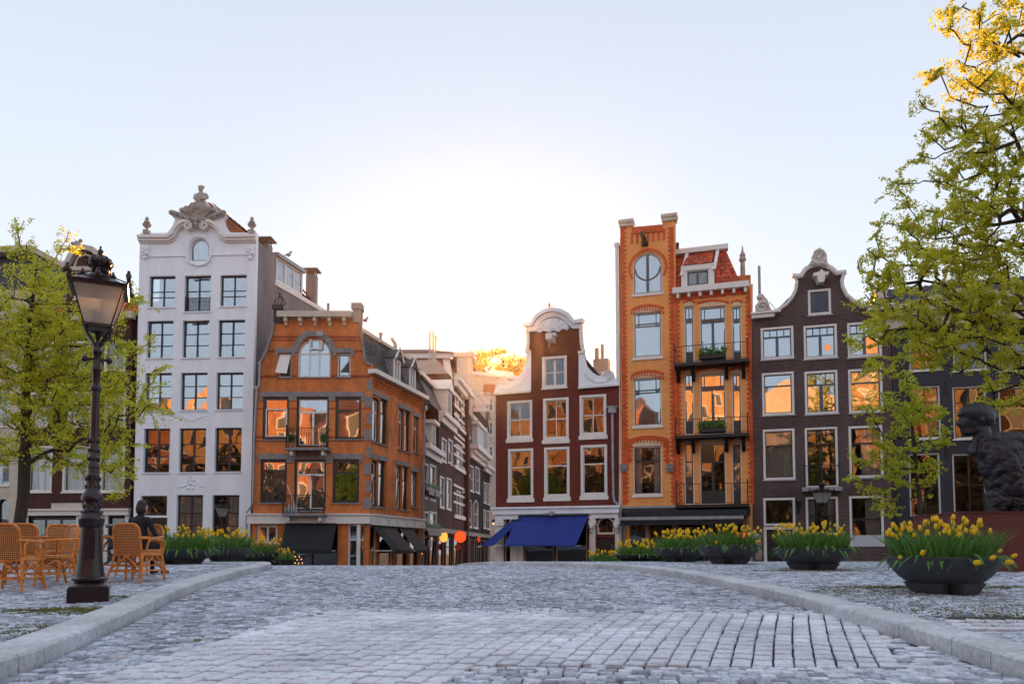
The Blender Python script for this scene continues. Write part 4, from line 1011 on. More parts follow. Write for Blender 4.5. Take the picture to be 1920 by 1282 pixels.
for k in range(n): a = P(1186+k*57/n, 434.5-k*5/n); m.box(a[0], a[0]+.07, -.09, -.004, a[1]-.16, a[1])
for k in range(7):
    a = P(1182.5+k*10, 446-k*1.2); m.prism(archpoly(a[0]-.0, a[1]-.35, a[0]+.14, a[1]+.3, .07), (), -.02, -.002)
H.part('brick_frieze', m, 'redbrick')
q = P(1208, 452); H.part('hoist_beam', MB().hexa([(q[0]-.1,-.9,q[1]-.05),(q[0]+.08,-.9,q[1]-.05),(q[0]+.12,-.004,q[1]-.12),(q[0]-.06,-.004,q[1]-.12),(q[0]-.1,-.9,q[1]+.18),(q[0]+.08,-.9,q[1]+.18),(q[0]+.12,-.004,q[1]+.12),(q[0]-.06,-.004,q[1]+.12)]).box(q[0]-.14, q[0]+.22, -.3, -.003, q[1]-.3, q[1]-.125).tube([(q[0],-.8,q[1]-.04),(q[0],-.8,q[1]-.4)], .03, 6), 'iron')
# toothed quoins
m = MB()
def teeth(x, ya, yb, side, base=.22):
    a = P(x, yb); b = P(x, ya); z = a[1]; k = 0; u = P(x, (ya+yb)/2)[0]
    while z < b[1]-.1:
        w_ = base+(.1 if k % 2 else 0)
        if side > 0: m.box(u, u+w_, -.035, -.003, z, z+.115)
        else: m.box(u-w_, u, -.035, -.003, z, z+.115)
        z += .12; k += 1
teeth(1165.5, 428, 945, 1); teeth(1266, 424, 945, -1, .2); teeth(1268.5, 550, 945, 1, .14); teeth(1410.5, 540, 945, -1, .16)
teeth(1176, 826, 868, 1, .2); teeth(1255, 826, 868, -1, .2)
H.part('red_quoins', m, 'redbrick', kind='stuff')
m = MB()
c = P(1214.5, 502); R_ = .98
m.strip([(c[0]+R_*1.0*math.cos(a), c[1]+R_*math.sin(a)) for a in [-.55+k*(PI+1.1)/22 for k in range(23)]], .13, -.04, -.004)
for (yc, sp, w_) in ((575, 30, .16), (698, 30, .16), (822, 38, .22)):
    L = [P(1214+sp*t, yc-7*(1-t*t)-1.5*t+5) for t in [-1+k/6 for k in range(13)]]; m.strip(L, w_, -.045, -.004)
    for k in range(13): a = P(1214+sp*(-1+k/6), yc-7*(1-(-1+k/6)**2)+8); m.box(a[0]-.04, a[0]+.04, -.04, -.005, a[1]-.18, a[1])
for yt in (574, 700, 830):
    for (x0, x1) in ((1283, 1301.5), (1312, 1361.5), (1372.5, 1391)):
        L = [P((x0+x1)/2+(x1-x0)*.6*t, yt-6-4*(1-t*t)-t*.5) for t in [-1+k/4 for k in range(9)]]; m.strip(L, .11, -.04, -.006)
H.part('red_arches', m, 'redbrick')
m = MB()
for x in (1170, 1256): a = P(x, 874); m.box(a[0]-.2, a[0]+.2, -.12, -.003, a[1]-.12, a[1]+.12); [m.box(a[0]-.18+k*.13, a[0]-.09+k*.13, -.1, -.004, a[1]-.3, a[1]-.121) for k in range(3)]
H.part('stone_corbels', m, 'grey')
# wing cornice + brackets, tile mansard, dormer
a = P(1264, 551); b = P(1411.5, 538)
zc = (a[1]+b[1])/2
m = MB().box(ug-.02, f.W+.04, -.42, -.003, zc-.08, zc+.22); H.part('cornice', m, 'trim')
H.part('red_band', MB().box(ug+.02, f.W, -.05, -.004, zc-.36, zc-.081), 'redbrick')
for k in range(7): u = ug+.25+k*(f.W-ug-.4)/6; H.part('cornice_bracket', MB().box(u-.07, u+.07, -.34, -.051, zc-.32, zc-.081), 'trim')
z0 = zc+.22; z1 = P(1320, 455)[1]-.1
ur = P(1361, 452)[0]; dep = 1.2
m = MB()
ud0, ud1 = P(1277, 500)[0], P(1339, 500)[0]; zd = P(1308, 497)[1]; zdt = P(1308, 463)[1]
tiles(m, (ug+.02,.05,z0), (ud0-.05,.05,z0), (ud0-.05,dep,z1), (ug+.02,dep,z1), .24, .27)
tiles(m, (ud1+.05,.05,z0), (f.W-.35,.05,z0), (ur,dep,z1), (ud1+.05,dep,z1), .24, .27)
tiles(m, (ud0+.1,-.15,zd), (ud1-.1,-.15,zd), (ud1,dep-.15,z1-.05), (ud0+.3,dep-.15,z1-.05), .24, .27)
H.part('roof_tiles', m, 'tile_red', kind='stuff')
H.part('mansard', MB().hexa([(ug,.04,z0-.2),(f.W-.3,.04,z0-.2),(f.W-.2,9,z0-.2),(ug,9,z0-.2),(ug,dep,z1-.02),(ur,dep,z1-.02),(ur,9,z1-.02),(ug,9,z1-.02)]), 'tile_red')
dm = H.part('dormer', MB().box(ud0, ud1, .02, 1.0, z0, zd), 'trim')
mm = MB().prism(archpoly(ud0, z0, ud1, zd, 0), [archpoly(ud0+.32, z0+.12, ud1-.3, zd-.35, 0)], -.12, .019); mm.box(ud0+.2, ud1-.2, -.18, -.121, zd-.3, zd-.2); mm.build('dormer_front', 'trim', dm)
mm = MB().prism(archpoly(ud0+.32, z0+.12, ud1-.3, zd-.35, 0), [archpoly(ud0+.4, z0+.2, (ud0+ud1)/2-.06, zd-.42, 0), archpoly((ud0+ud1)/2+.06, z0+.2, ud1-.38, zd-.42, 0)], -.1, .0); mm.build('sash', 'bluegrey', dm)
pane(ud0+.41, z0+.21, (ud0+ud1)/2-.07, zd-.43, -.04, dm); pane((ud0+ud1)/2+.07, z0+.21, ud1-.39, zd-.43, -.04, dm)
m = MB()
m.hexa([(ud0-.06,-.28,zd-.55),(ud0+.1,-.28,zd-.55),(ud0+.1,-.1,zd-.5),(ud0-.06,-.1,zd-.5),(ud0+.18,dep-.3,z1),(ud0+.36,dep-.3,z1),(ud0+.36,dep,z1),(ud0+.18,dep,z1)])
m.hexa([(ud1-.08,-.28,zd-.4),(ud1+.08,-.28,zd-.4),(ud1+.08,-.1,zd-.4),(ud1-.08,-.1,zd-.4),(ud1+.1,dep-.3,z1),(ud1+.26,dep-.3,z1),(ud1+.26,dep,z1),(ud1+.1,dep,z1)])
m.box(ug, ur+.1, dep-.35, dep+.1, z1+.0, z1+.26)
H.part('roof_boards', m, 'trim')
u = P(1390, 520)[0]+.1; zz = P(1390, 494)[1]
o = H.part('chimney', MB().box(u-.3, u+.4, 1.8, 2.6, z0, zz), 'b_orange'); MB().lathe([(.14,0),(.12,.9),(.18,.95),(.2,1.05),(.14,1.2),(.16,1.3),(.06,1.5),(.02,1.8)], 10, (u, 2.2, zz)).build('chimney_pot', 'stone', o)
MB().tube([(u+.85, 2, z0), (u+.85, 2, zz+.5)], .07, 8).build('flue', 'zinc', o)
H.part('party_wall', MB().box(-.22, -.01, .02, 11, 0, P(1158, 462)[1]), 'trim')
H.part('party_cap', MB().box(-.26, .0, -.03, 11, P(1158, 462)[1]+.002, P(1158, 460)[1]+.14), 'trim')
body(H, 11, z0-.3, 'b_orange'); m = MB().box(0, .3, .35, 7, 0, P(1163,427)[1]-.4).box(ug-.3, ug, .35, 7, z0-.4, P(1163,427)[1]-.6).box(0, ug, 7, 7.3, 8, P(1163,427)[1]-.4).box(.3, ug-.3, .36, 6.99, P(1163,440)[1]-.6, P(1163,440)[1]-.5); H.part('tower_walls', m, 'b_orange')
H.part('roof_deck', MB().box(.01, f.W-.01, .4, 10.9, z0-.29, z0-.22), 'slate_dark')
# balconies
for k, (yf, yt, deep) in enumerate(((683.5, 652, .8), (818, 788, .8), (946.5, 908, .8))):
    zf_ = P(1335, yf)[1]; zr_ = P(1335, yt)[1]
    b = bpy.data.objects.new('balcony', None); COL.objects.link(b); b.parent = H.o
    u0, u1 = ug+.08, P(1402, yf)[0]
    MB().box(u0-.05, u1+.08, -deep-.06, -.003, zf_-.16, zf_).build('balcony_floor', 'iron', b)
    railing(b, u0, u1, -deep, zf_, zr_, step=.36, post=.022, scroll=False)
    if k < 2:
        for x in (1272, 1300, 1362, 1394):
            u = P(x, yf)[0]; MB().hexa([(u-.09,-.16,zf_-.85),(u+.09,-.16,zf_-.85),(u+.09,-.045,zf_-.85),(u-.09,-.045,zf_-.85),(u-.09,-.7,zf_-.163),(u+.09,-.7,zf_-.163),(u+.09,-.045,zf_-.163),(u-.09,-.045,zf_-.163)]).build('bracket', 'iron', b)
        ua, ub = P(1312, yf)[0], P(1362, yf)[0]
        MB().box(ua, ub, -deep-.28, -deep-.03, zf_+.08, zf_+.3).build('flower_box', 'bark', b)
        m = MB()
        for j in range(420):
            c = Vector((rnd.uniform(ua, ub), -deep-.15+rnd.gauss(0, .09), zf_+.32+abs(rnd.gauss(0, .16)))); d = [Vector((rnd.gauss(0,.05), rnd.gauss(0,.05), rnd.gauss(0,.05))) for _ in range(3)]
            m.quad(tuple(c), tuple(c+d[0]), tuple(c+d[0]+d[1]), tuple(c+d[1]))
        m.build('box_plants', 'blade', b, kind='stuff')
# shop: black awning boxes, white beam, fascia
za = P(1290, 949)[1]; zb = P(1290, 970)[1]
H.part('shop_fascia', MB().box(-.02, ug-.02, -.12, -.003, za-.06, za+.06), 'zinc')
H.part('awning_box', MB().prism([(0,0)], (), 0, .1) if 0 else MB().hexa([(.55,-1.1,zb),(f.W-.35,-1.1,zb),(f.W-.1,-.01,zb+.1),(.05,-.01,zb+.1),(.2,-.95,za-.25),(f.W-.25,-.95,za-.25),(f.W-.1,-.01,za-.07),(.05,-.01,za-.07)]), 'black')
H.part('awning_rail', MB().box(.05, f.W-.45, -1.2, -1.102, zb-.14, zb+.02), 'zinc')
H.part('awning_valance', MB().box(.1, f.W-.5, -1.18, -1.15, zb-.42, zb-.141), 'black')
m = MB()
for x in (1170, 1213, 1265, 1331, 1402): u = P(x, 1000)[0]; m.box(u-.07, u+.1, -.08, -.002, .1, zb+.3)
m.box(0, f.W, -.06, -.001, .1, .55); H.part('shop_pilasters', m, 'beige')
m = MB()
for k in range(24): u = .6+k*.45; m.box(u, u+.1, 1.0, 1.1, 1.0, 1.6+.6*rnd.random())
H.part('shop_goods', m, 'wood_int')

# ================================================================ BROWN BELL-GABLE HOUSE
f = fac_line(1413, 1671)
H = House('bell_gable_house', 'dark purple-brown brick house with a white-edged bell gable', f)
P = f.uz
G = 'bluegrey'
DIM[0] = False
for i, (x0, y0, x1, y1) in enumerate([(1426.5,613,1488,673),(1507,609,1569.5,672),(1589,603.5,1653,669)]):
    H.win(x0, y0, x1, y1, ((.28, 4, .05), (.72, 2, .14)), fr='trim', sash=G, fw=.11, reveal=.05, sill='zinc', bar=.09, proud=.02, curtain='full' if i != 1 else None)
H.win(1429, 698, 1489, 778, ((.3, 1), (.7, 1)), fr='trim', sash=G, fw=.11, reveal=.05, sill='zinc', bar=.08, proud=.02, curtain='left')
H.win(1509, 695, 1571, 776, ((.3, 3, .05), (.7, 2, .16)), fr='trim', sash=G, fw=.11, reveal=.05, sill='zinc', bar=.08, proud=.02)
H.win(1591, 691, 1655, 773, ((.3, 1), (.7, 1)), fr='trim', sash=G, fw=.11, reveal=.05, sill='zinc', bar=.08, proud=.02, curtain='half')
DIM[0] = True
H.win(1431, 804, 1490.5, 899, ((.32, 1), (.68, 1)), fr='trim', sash='dark', fw=.11, reveal=.05, sill='zinc', bar=.08, proud=.02, curtain='full')
H.win(1510, 801, 1571, 914, ((.26, 3, .05), (.74, 2, .12)), fr='trim', sash='dark', fw=.1, reveal=.05, bar=.06, proud=.02, blind=.07)
H.win(1592, 798, 1655.5, 895, ((.32, 1), (.68, 1)), fr='trim', sash='dark', fw=.11, reveal=.05, sill='zinc', bar=.08, proud=.02, curtain='half')
H.win(1431.5, 933, 1491, 985, ((1, 1),), fr='trim', sash='dark', fw=.11, reveal=.05, proud=.02, name='fanlight')
u0, z1, u1, _ = f.R(1431.5, 980, 1491, 987); H.holes.append(archpoly(u0, .1, u1, z1, 0))
dr = MB().prism([(u0,.1),(u1,.1),(u1,z1),(u0,z1)], [archpoly(u0+.14, .12, u1-.14, z1-.14, 0)], -.02, .15).build('door_frame', 'trim', H.o); MB().box(u0+.14, u1-.14, .1, .14, .12, z1-.14).build('door', 'dark', dr)
for k in range(3): MB().box(u0+.3, u1-.3, .085, .099, .35+k*.8, 1.0+k*.8).build('door_panel', 'dark', dr)
H.win(1511, 931, 1572, 1002, ((.5, 3, .05), (.5, 3, .05)), fr='trim', sash='dark', fw=.11, reveal=.05, bar=.05, proud=.02, curtain='sides')
wo, q = H.win(1593, 929, 1657, 1024, ((.46, 1), (.54, 1)), fr='trim', sash='dark', fw=.11, reveal=.05, bar=.08, proud=.02, curtain='right')
MB().box(q[0]+.1, q[2]-.1, -.03, .04, q[1]+.02, q[1]+.55).build('kick_panel', 'paleblue', wo)
wo, q = H.win(1515, 542.5, 1558, 590, ((1, 1),), fr='trim', fw=.11, reveal=.05, sill='zinc', proud=.02, name='loft_window')
for k in range(8):
    w_ = (q[2]-q[0]-.24)/8; MB().box(q[0]+.12+k*w_+.01, q[0]+.12+(k+1)*w_-.01, .015, .045, q[1]+.12, q[3]-.12).build('plank', 'shutter', wo)
G1 = [(1413,1100),(1409,600),(1409,588),(1445,588),(1452.5,583),(1470,575),(1482,563),(1491,546.5),(1493.6,528),(1490,520),(1500.6,522),(1507.6,510),(1519,501),(1535.7,497.5),(1552,501),(1564,510),(1571,516),(1582,514),(1578,528),(1580,539.6),(1587,553.6),(1601,565),(1617.6,572),(1631.7,576),(1676,576),(1671,1100)]
H.wall(G1, 'b_brown')
def U(*pts): return [P(*p) for p in pts]
m = MB()
for wd, pr in ((.17, .14), (.08, .2)):
    m.strip(U((1449,586),(1462,580),(1474,571.5),(1484,560),(1491,546),(1493.6,530),(1489,519.5)), wd, -pr, -.003)
    m.strip(U((1485,519),(1500,519)), wd*1.3, -pr-.05, -.004)
    m.strip(U((1500,521),(1506,511),(1512,504),(1523,499),(1536,497),(1549,499),(1560,505),(1568,513),(1572,515)), wd*1.25, -pr, -.0035)
    m.strip(U((1571,513.5),(1586,511.5)), wd*1.3, -pr-.05, -.004)
    m.strip(U((1582,513),(1578,528),(1580,540),(1587,554),(1601,565.5),(1618,573),(1634,577)), wd, -pr, -.003)
H.part('gable_coping', m, 'trim')
m = MB()
m.box(P(1409,595)[0], P(1452,595)[0], -.3, -.003, P(1430,598)[1], P(1430,591)[1]).box(P(1407,595)[0], P(1464,595)[0], -.4, -.004, P(1430,591)[1]+.001, P(1430,588)[1])
m.box(P(1625,580)[0], P(1676,580)[0], -.3, -.003, P(1650,583)[1], P(1650,577)[1]).box(P(1611,580)[0], P(1678,580)[0], -.4, -.004, P(1650,577)[1]+.001, P(1650,574)[1])
H.part('shoulder_cornice', m, 'trim')
m = MB()
for xc, s_ in ((1430, 1), (1652, -1)):
    dy = 0 if s_ == 1 else -12
    m.prism(U(*[(xc+s_*dx, y+dy) for dx, y in ((-14,588),(-14,575),(-9,570),(-7,560),(-1,556),(5,560),(10,566),(13,577),(20,588))]), (), -.22, -.005)
    q = P(xc-s_*1, 578+dy); m.strip(spiral(q[0], q[1], .28, .06, 0, 1.5*s_), .08, -.3, -.221); q = P(xc-s_*4, 559+dy); m.ball((q[0], -.12, q[1]), .2, 8)
m.prism(U((1516,499),(1521,491),(1525,488),(1523,480),(1528,477),(1529,472),(1536,468),(1541,471),(1546,475),(1546,484),(1550,492),(1552,500),(1536,502)), (), -.28, -.01)
q = P(1535, 486); m.strip([(q[0]+.3*math.cos(a), q[1]+.34*math.sin(a)) for a in [k*PI/8 for k in range(17)]], .08, -.36, -.281)
for k in range(26): qq = P(1535+rnd.uniform(-12, 12), 488+rnd.uniform(-12, 11)); m.ball((qq[0], -.27, qq[1]), rnd.uniform(.06, .13), 6, 1, .8)
H.part('gable_ornaments', m, 'carved')
q = P(1538, 522); m = MB().prism([(q[0]-.34,q[1]-.04),(q[0]+.30,q[1]-.04),(q[0]+.36,q[1]+.1),(q[0]+.12,q[1]+.14),(q[0],q[1]+.28),(q[0]-.1,q[1]+.16),(q[0]-.38,q[1]+.1)], (), -.6, -.003)
m.hexa([(q[0]-.14,-.7,q[1]-.42),(q[0]+.1,-.7,q[1]-.42),(q[0]+.12,-.004,q[1]-.36),(q[0]-.16,-.004,q[1]-.36),(q[0]-.22,-.7,q[1]-.041),(q[0]+.18,-.7,q[1]-.041),(q[0]+.24,-.004,q[1]-.041),(q[0]-.28,-.004,q[1]-.041)]); H.part('hoist_beam', m, 'trim')
# flat arches of upright bricks
for (x0, x1, y) in ((1425,1489,604),(1505,1568,600),(1586,1655,594),(1512,1559,535),(1427,1490,690),(1506,1572,686),(1588,1655,681),(1428,1492,795),(1508,1573,792),(1589,1655,789),(1429,1492,925),(1508,1574,923),(1588,1657,922)):
    a = P(x0, y); b = P(x1, y); zz = P((x0+x1)/2, y)[1]; n = int((b[0]-a[0])/.085); mm = MB(); c = (a[0]+b[0])/2
    for k in range(n):
        x = a[0]+k*(b[0]-a[0])/n; t = (x-c)*.12; mm.hexa([(x-t,-.02,zz-.2),(x-t+.065,-.02,zz-.2),(x-t+.065,-.002,zz-.2),(x-t,-.002,zz-.2),(x+t,-.02,zz+.2),(x+t+.065,-.02,zz+.2),(x+t+.065,-.002,zz+.2),(x+t,-.002,zz+.2)])
    H.part('flat_arch', mm, 'b_brown')
a = f.R(1502, 874, 1576, 917); b = bpy.data.objects.new('balcony', None); COL.objects.link(b); b.parent = H.o
railing(b, a[0]+.12, a[2]-.12, -.5, a[1]+.1, a[3], step=.3, scroll=False); MB().box(a[0], a[2], -.6, -.024, a[1]-.12, a[1]+.08).build('balcony_floor', 'zinc', b)
q = P(1497, 945); m = MB().lathe([(.06,-.25),(.12,.1),(.2,.12),(.08,.28),(0,.38)], 6, (q[0], -.28, q[1])).box(q[0]-.02, q[0]+.02, -.28, -.003, q[1]-.35, q[1]-.3).box(q[0]-.05, q[0]+.05, -.04, -.003, q[1]-.5, q[1]-.1); H.part('wall_lantern', m, 'iron')
body(H, 11, P(1500,592)[1]-.2, 'b_brown'); gable_roof(H, 11, P(1500,592)[1]-.4, P(1500,500)[1]-.3, .4, f.W-.4, 'slate_dark')
H.part('gable_stays', MB().tube([(P(1443,568)[0],-.1,P(1443,568)[1]),(P(1458,582)[0],.2,P(1458,582)[1])], .02, 4).tube([(P(1640,556)[0],-.1,P(1640,556)[1]),(P(1612,574)[0],.2,P(1612,574)[1])], .02, 4), 'iron')
m = MB()
q = P(1421, 1012); H.part('notice_plaque', MB().box(q[0]-.12, q[0]+.16, -.03, -.003, q[1]-.3, q[1]+.25).box(q[0]-.12, q[0]+.16, -.03, -.003, q[1]-1.0, q[1]-.5), 'beige')
# stone steps
a = P(1585, 1000)[0]; b = P(1672, 1000)[0]
for k in range(5):
    H.part('stone_step', MB().box(a-.15*(4-k), b+.1, -.75-.32*(4-k), -.01 if k == 4 else -.75-.32*(4-k)+.36, .1+.18*k-.1, .1+.18*(k+1)), 'step')

# ================================================================ DARK BLUE HOUSE (right)
f2 = Fac(1672, 36.2, 1990, 34.0, 946)
H = House('dark_blue_house', 'blue-black rendered house with a cream pediment behind the right trees', f2)
P = f2.uz; f = f2
for x0, x1 in ((1705, 1764), (1787, 1850.5), (1873, 1938)):
    H.win(x0, 633, x1, 694, ((.4, 2, .06), (.6, 2, .06)), fr='trim', sash='dark', fw=.08, reveal=.1, sill='trim')
    H.win(x0, 723, x1, 822, ((.3, 2, .06), (.7, 1)), fr='trim', sash='dark', fw=.08, reveal=.1, sill='trim')
    H.win(x0, 849, x1, 968, ((.5, 2, .06), (.5, 2, .06)), fr='trim', sash='dark', fw=.08, reveal=.1)
    H.win(x0, 985, x1, 1085, ((.5, 2, .06), (.5, 2, .06)), fr='dark', fw=.08, reveal=.1)
zc = P(1760, 602)[1]
H.wall([(0,0),(f2.W,0),(f2.W,zc+.9),(0,zc+.9)], 'darkblue', px=False)
m = MB().box(-.02, f2.W, -.2, -.003, zc-.25, zc+.3).box(-.05, f2.W, -.5, -.004, zc+.31, zc+.62)
H.part('entablature', m, 'cream')
c = P(1795, 560)[0]; zt = P(1795, 556)[1]
m = MB().prism([(c-2.6, zc+.63), (c+2.6, zc+.63), (c, zt)], (), -.3, -.003).strip([(c-2.9, zc+.66), (c, zt+.14)], .2, -.55, -.301).strip([(c, zt+.14), (c+2.9, zc+.66)], .2, -.551, -.301)
H.part('pediment', m, 'cream')
m = MB(); tiles(m, (0,.2,zc+.9), (f2.W,.2,zc+.9), (f2.W,3.5,P(1760,514)[1]+.6), (0,3.5,P(1760,514)[1]+.6), .28, .3); H.part('roof_tiles', m, 'slate_dark', kind='stuff')
H.part('roof', MB().hexa([(0,.15,zc+.7),(f2.W,.15,zc+.7),(f2.W,9,zc+.7),(0,9,zc+.7),(0,3.5,P(1760,514)[1]+.55),(f2.W,3.5,P(1760,514)[1]+.55),(f2.W,6,P(1760,514)[1]+.55),(0,6,P(1760,514)[1]+.55)]), 'slate_dark')
body(H, 9, zc+.6, 'darkblue')
for x in (1775, 1862):
    for y in (725, 845): q = P(x, y); H.part('wall_anchor', MB().box(q[0]-.04, q[0]+.04, -.05, -.003, q[1]-.35, q[1]+.35), 'iron')
H.part('downpipe', MB().tube([(.25, -.12, .2), (.25, -.12, zc-.2)], .07, 8), 'iron')
f3 = Fac(1992, 34.0, 2300, 32.0, 946)
H = House('far_right_house', 'plain dark brick house at the right end of the row', f3)
H.wall([(0,0),(f3.W,0),(f3.W,13),(0,13)], 'b_brown', px=False); body(H, 8, 13, 'b_brown'); flat_roof(H, 8, 12.8)

# ================================================================ LEFT HOUSES
f = Fac(49, 43.3, 244, 42.6, 946)
H = House('brown_left_house', 'dark red-brown brick house with arched pediment behind the left tree', f)
P = f.uz
for x0, x1 in ((56, 100), (128, 170), (196, 236)):
    H.win(x0, 640, x1, 695, ((1, 2), (1, 2)), fr='trim', fw=.12, reveal=.08, sill='trim', proud=.02)
    H.win(x0, 735, x1, 800, ((.4, 2), (.6, 2)), fr='trim', fw=.12, reveal=.08, sill='trim', proud=.02, curtain='sides')
H.win(52, 836, 98, 922, ((.3, 3), (.7, 3)), fr='trim', fw=.12, reveal=.08, sill='trim', proud=.02, curtain='full')
H.win(118, 836, 172, 922, ((.3, 3), (.7, 3)), fr='trim', fw=.12, reveal=.08, sill='trim', proud=.02, curtain='full')
H.win(188, 836, 234, 922, ((.3, 3), (.7, 3)), fr='trim', fw=.12, reveal=.08, sill='trim', proud=.02, curtain='full')
H.win(140, 505, 180, 560, ((1, 2), (1, 2)), fr='trim', fw=.12, reveal=.08, sill='trim', proud=.02)
H.win(50, 970, 143, 1060, ((1, 3, .12),), fr='dark', fw=.12, reveal=.1); H.win(152, 970, 196, 1085, ((1, 1),), fr='trim', fw=.1, reveal=.1); H.win(203, 969, 232, 1060, ((1, 1),), fr='dark', fw=.08, reveal=.1)
H.wall([(49,1100),(51,610),(125,606),(125,500),(132,492),(140,478),(150,470),(163,467),(178,470),(188,479),(196,492),(202,500),(204,604),(247,600),(244,1100)], 'b_left')
m = MB(); m.strip([P(*p) for p in ((123,500),(131,494),(138,480),(148,471),(162,466.5),(178,470),(189,480),(196,494),(204,500))], .3, -.3, -.003); m.strip([P(124,506), P(204,505)], .22, -.25, -.002)
m.strip([P(*p) for p in ((141,500),(147,484),(162,478),(178,484),(184,500))], .1, -.1, -.003)
H.part('pediment', m, 'cream'); q = P(147, 467); H.part('eagle_ornament', MB().ball((q[0], -.1, q[1]+.2), .22, 8, 1.2).ball((q[0]+.2, -.1, q[1]+.45), .12, 6).ball((q[0]-.3, -.1, q[1]+.3), .12, 6), 'stone')
m = MB(); zz = P(150, 603)[1]; m.box(-.05, f.W, -.4, -.003, zz, zz+.4); H.part('cornice', m, 'cream')
m = MB(); tiles(m, (0,.1,zz+.45), (f.W,.1,zz+.45), (f.W,2.6,P(240,548)[1]+.3), (0,2.6,P(240,548)[1]+.3), .3, .32); H.part('roof_tiles', m, 'tile_red', kind='stuff')
H.part('roof', MB().hexa([(0,.31,zz+.3),(f.W,.31,zz+.3),(f.W,8,zz+.3),(0,8,zz+.3),(0,2.6,P(240,548)[1]+.25),(f.W,2.6,P(240,548)[1]+.25),(f.W,5,P(240,548)[1]+.25),(0,5,P(240,548)[1]+.25)]), 'slate_dark')
a = f.R(48, 957, 245, 966); H.part('shop_fascia', MB().box(-.04, f.W+.04, -.25, -.003, a[1], a[3]).box(-.08, f.W+.08, -.34, -.003, a[3]+.001, a[3]+.1), 'trim')
m = MB()
for x in (49, 147, 199, 238): q = P(x, 1000); m.box(q[0]-.1, q[0]+.14, -.1, -.002, .1, a[1]-.001)
H.part('pilasters', m, 'trim'); body(H, 8, zz, 'b_left')
q = P(125, 951); H.part('shop_sign_board', MB().box(q[0]-.9, q[0]+1.0, -.08, -.003, q[1]-.2, q[1]+.25), 'cream')
f = Fac(-140, 44.0, 48, 43.3, 946)
H = House('pale_left_house', 'pale stone fronted house with dark roof at the left edge', f)
P = f.uz
H.win(-10, 935, 15, 1080, ((.3, 1), (.7, 1)), fr='dark', fw=.08, reveal=.2, rise=.4)
H.win(-14, 590, 18, 660, ((1, 2), (1, 2)), fr='trim', fw=.1, reveal=.1, sill='trim'); H.win(-14, 720, 18, 800, ((1, 2), (1, 2)), fr='trim', fw=.1, reveal=.1, sill='trim'); H.win(-14, 840, 18, 910, ((1, 2), (1, 2)), fr='trim', fw=.1, reveal=.1, sill='trim')
zz = P(0, 545)[1]; H.wall([(0,0),(f.W,0),(f.W,zz),(0,zz)], 'cream', px=False)
zt = P(20, 478)[1]; H.part('attic', MB().box(0, f.W-.05, .2, 8, zz, zt), 'dark'); H.part('cornice', MB().box(-.1, f.W+.05, -.5, 8.4, zt, zt+.35), 'cream'); H.part('roof', MB().hexa([(0,0,zt+.36),(f.W,0,zt+.36),(f.W,8,zt+.36),(0,8,zt+.36),(.5,3,zt+1.0),(f.W-2.5,3,zt+1.0),(f.W-2.5,5,zt+1.0),(.5,5,zt+1.0)]), 'tile_old')
body(H, 8, zz, 'cream')

# ================================================================ ALLEY HOUSES
def alley(name, label, x0, d0, x1, d1, topy, material, wins, fr='trim', cornice=None, D=7, extra=None, ground='beige', dark_ground=True):
    f = Fac(x0, d0, x1, d1, 946); H = House(name, label, f)
    for w in wins:
        kw = w[4] if len(w) > 4 else {}
        kw = dict(dict(bands=((1, 1), (1, 1)), fr=fr, fw=.12, reveal=.05, proud=.02, sill=fr), **kw)
        H.win(w[0], w[1], w[2], w[3], **kw)
    zt = f.uz((x0+x1)/2, topy)[1]; zg = 3.6
    n = max(1, int(f.W/2.2))
    for k in range(n):
        u0 = .3+k*(f.W-.3)/n; u1 = u0+(f.W-.3)/n-.4; H.holes.append(archpoly(u0, .5, u1, 3.0, 0))
        sw = MB().prism(archpoly(u0, .5, u1, 3.0, 0), [archpoly(u0+.08, .6, u1-.08, 2.9, 0)], .1, .2).build('shop_window', ground, H.o); pane(u0+.09, .61, u1-.09, 2.89, .15, sw)
    H.wall([(0, 0), (f.W, 0), (f.W, zt), (0, zt)], material, px=False, idepth=1.2)
    H.part('shop_fascia', MB().box(-.02, f.W+.02, -.25, -.003, 3.25, zg), ground)
    if cornice: H.part('cornice', MB().box(-.1, f.W+.1, -.55, -.003, zt-.1, zt+.25).box(-.05, f.W+.05, -.3, -.003, zt-.55, zt-.101), cornice)
    body(H, D, zt, material); 
    return H, f, zt
B3 = ((.4, 1), (.6, 1))
Ha, fa_, zt = alley('narrow_wine_house', 'narrow wine-coloured alley house with flower boxes beside the corner house', 791, 49.2, 821, 54.5, 846, 'wine',
   [(792.5,868,802.5,934,{}),(806,871,816.5,938,{}),(792.5,958,803,992,{}),(805,959,818,993,{})], cornice='trim')
Ha.part('mansard', MB().hexa([(.0,-.02,zt+.25),(fa_.W,-.02,zt+.25),(fa_.W,6,zt+.25),(0,6,zt+.25),(.0,.9,zt+2.6),(fa_.W,.9,zt+2.6),(fa_.W,5,zt+2.6),(0,5,zt+2.6)]), 'slate_dark')
u = fa_.uz(811, 820)[0]; d = Ha.part('dormer', MB().box(u-.7, u+.7, -.1, 1.2, zt+.3, zt+2.0), 'trim'); MB().box(u-.9, u+.9, -.35, 1.2, zt+2.0, zt+2.25).build('dormer_roof', 'trim', d); MB().box(u-.5, u-.05, -.12, -.101, zt+.5, zt+1.8).box(u+.05, u+.5, -.12, -.101, zt+.5, zt+1.8).build('dormer_panes', 'dark', d)
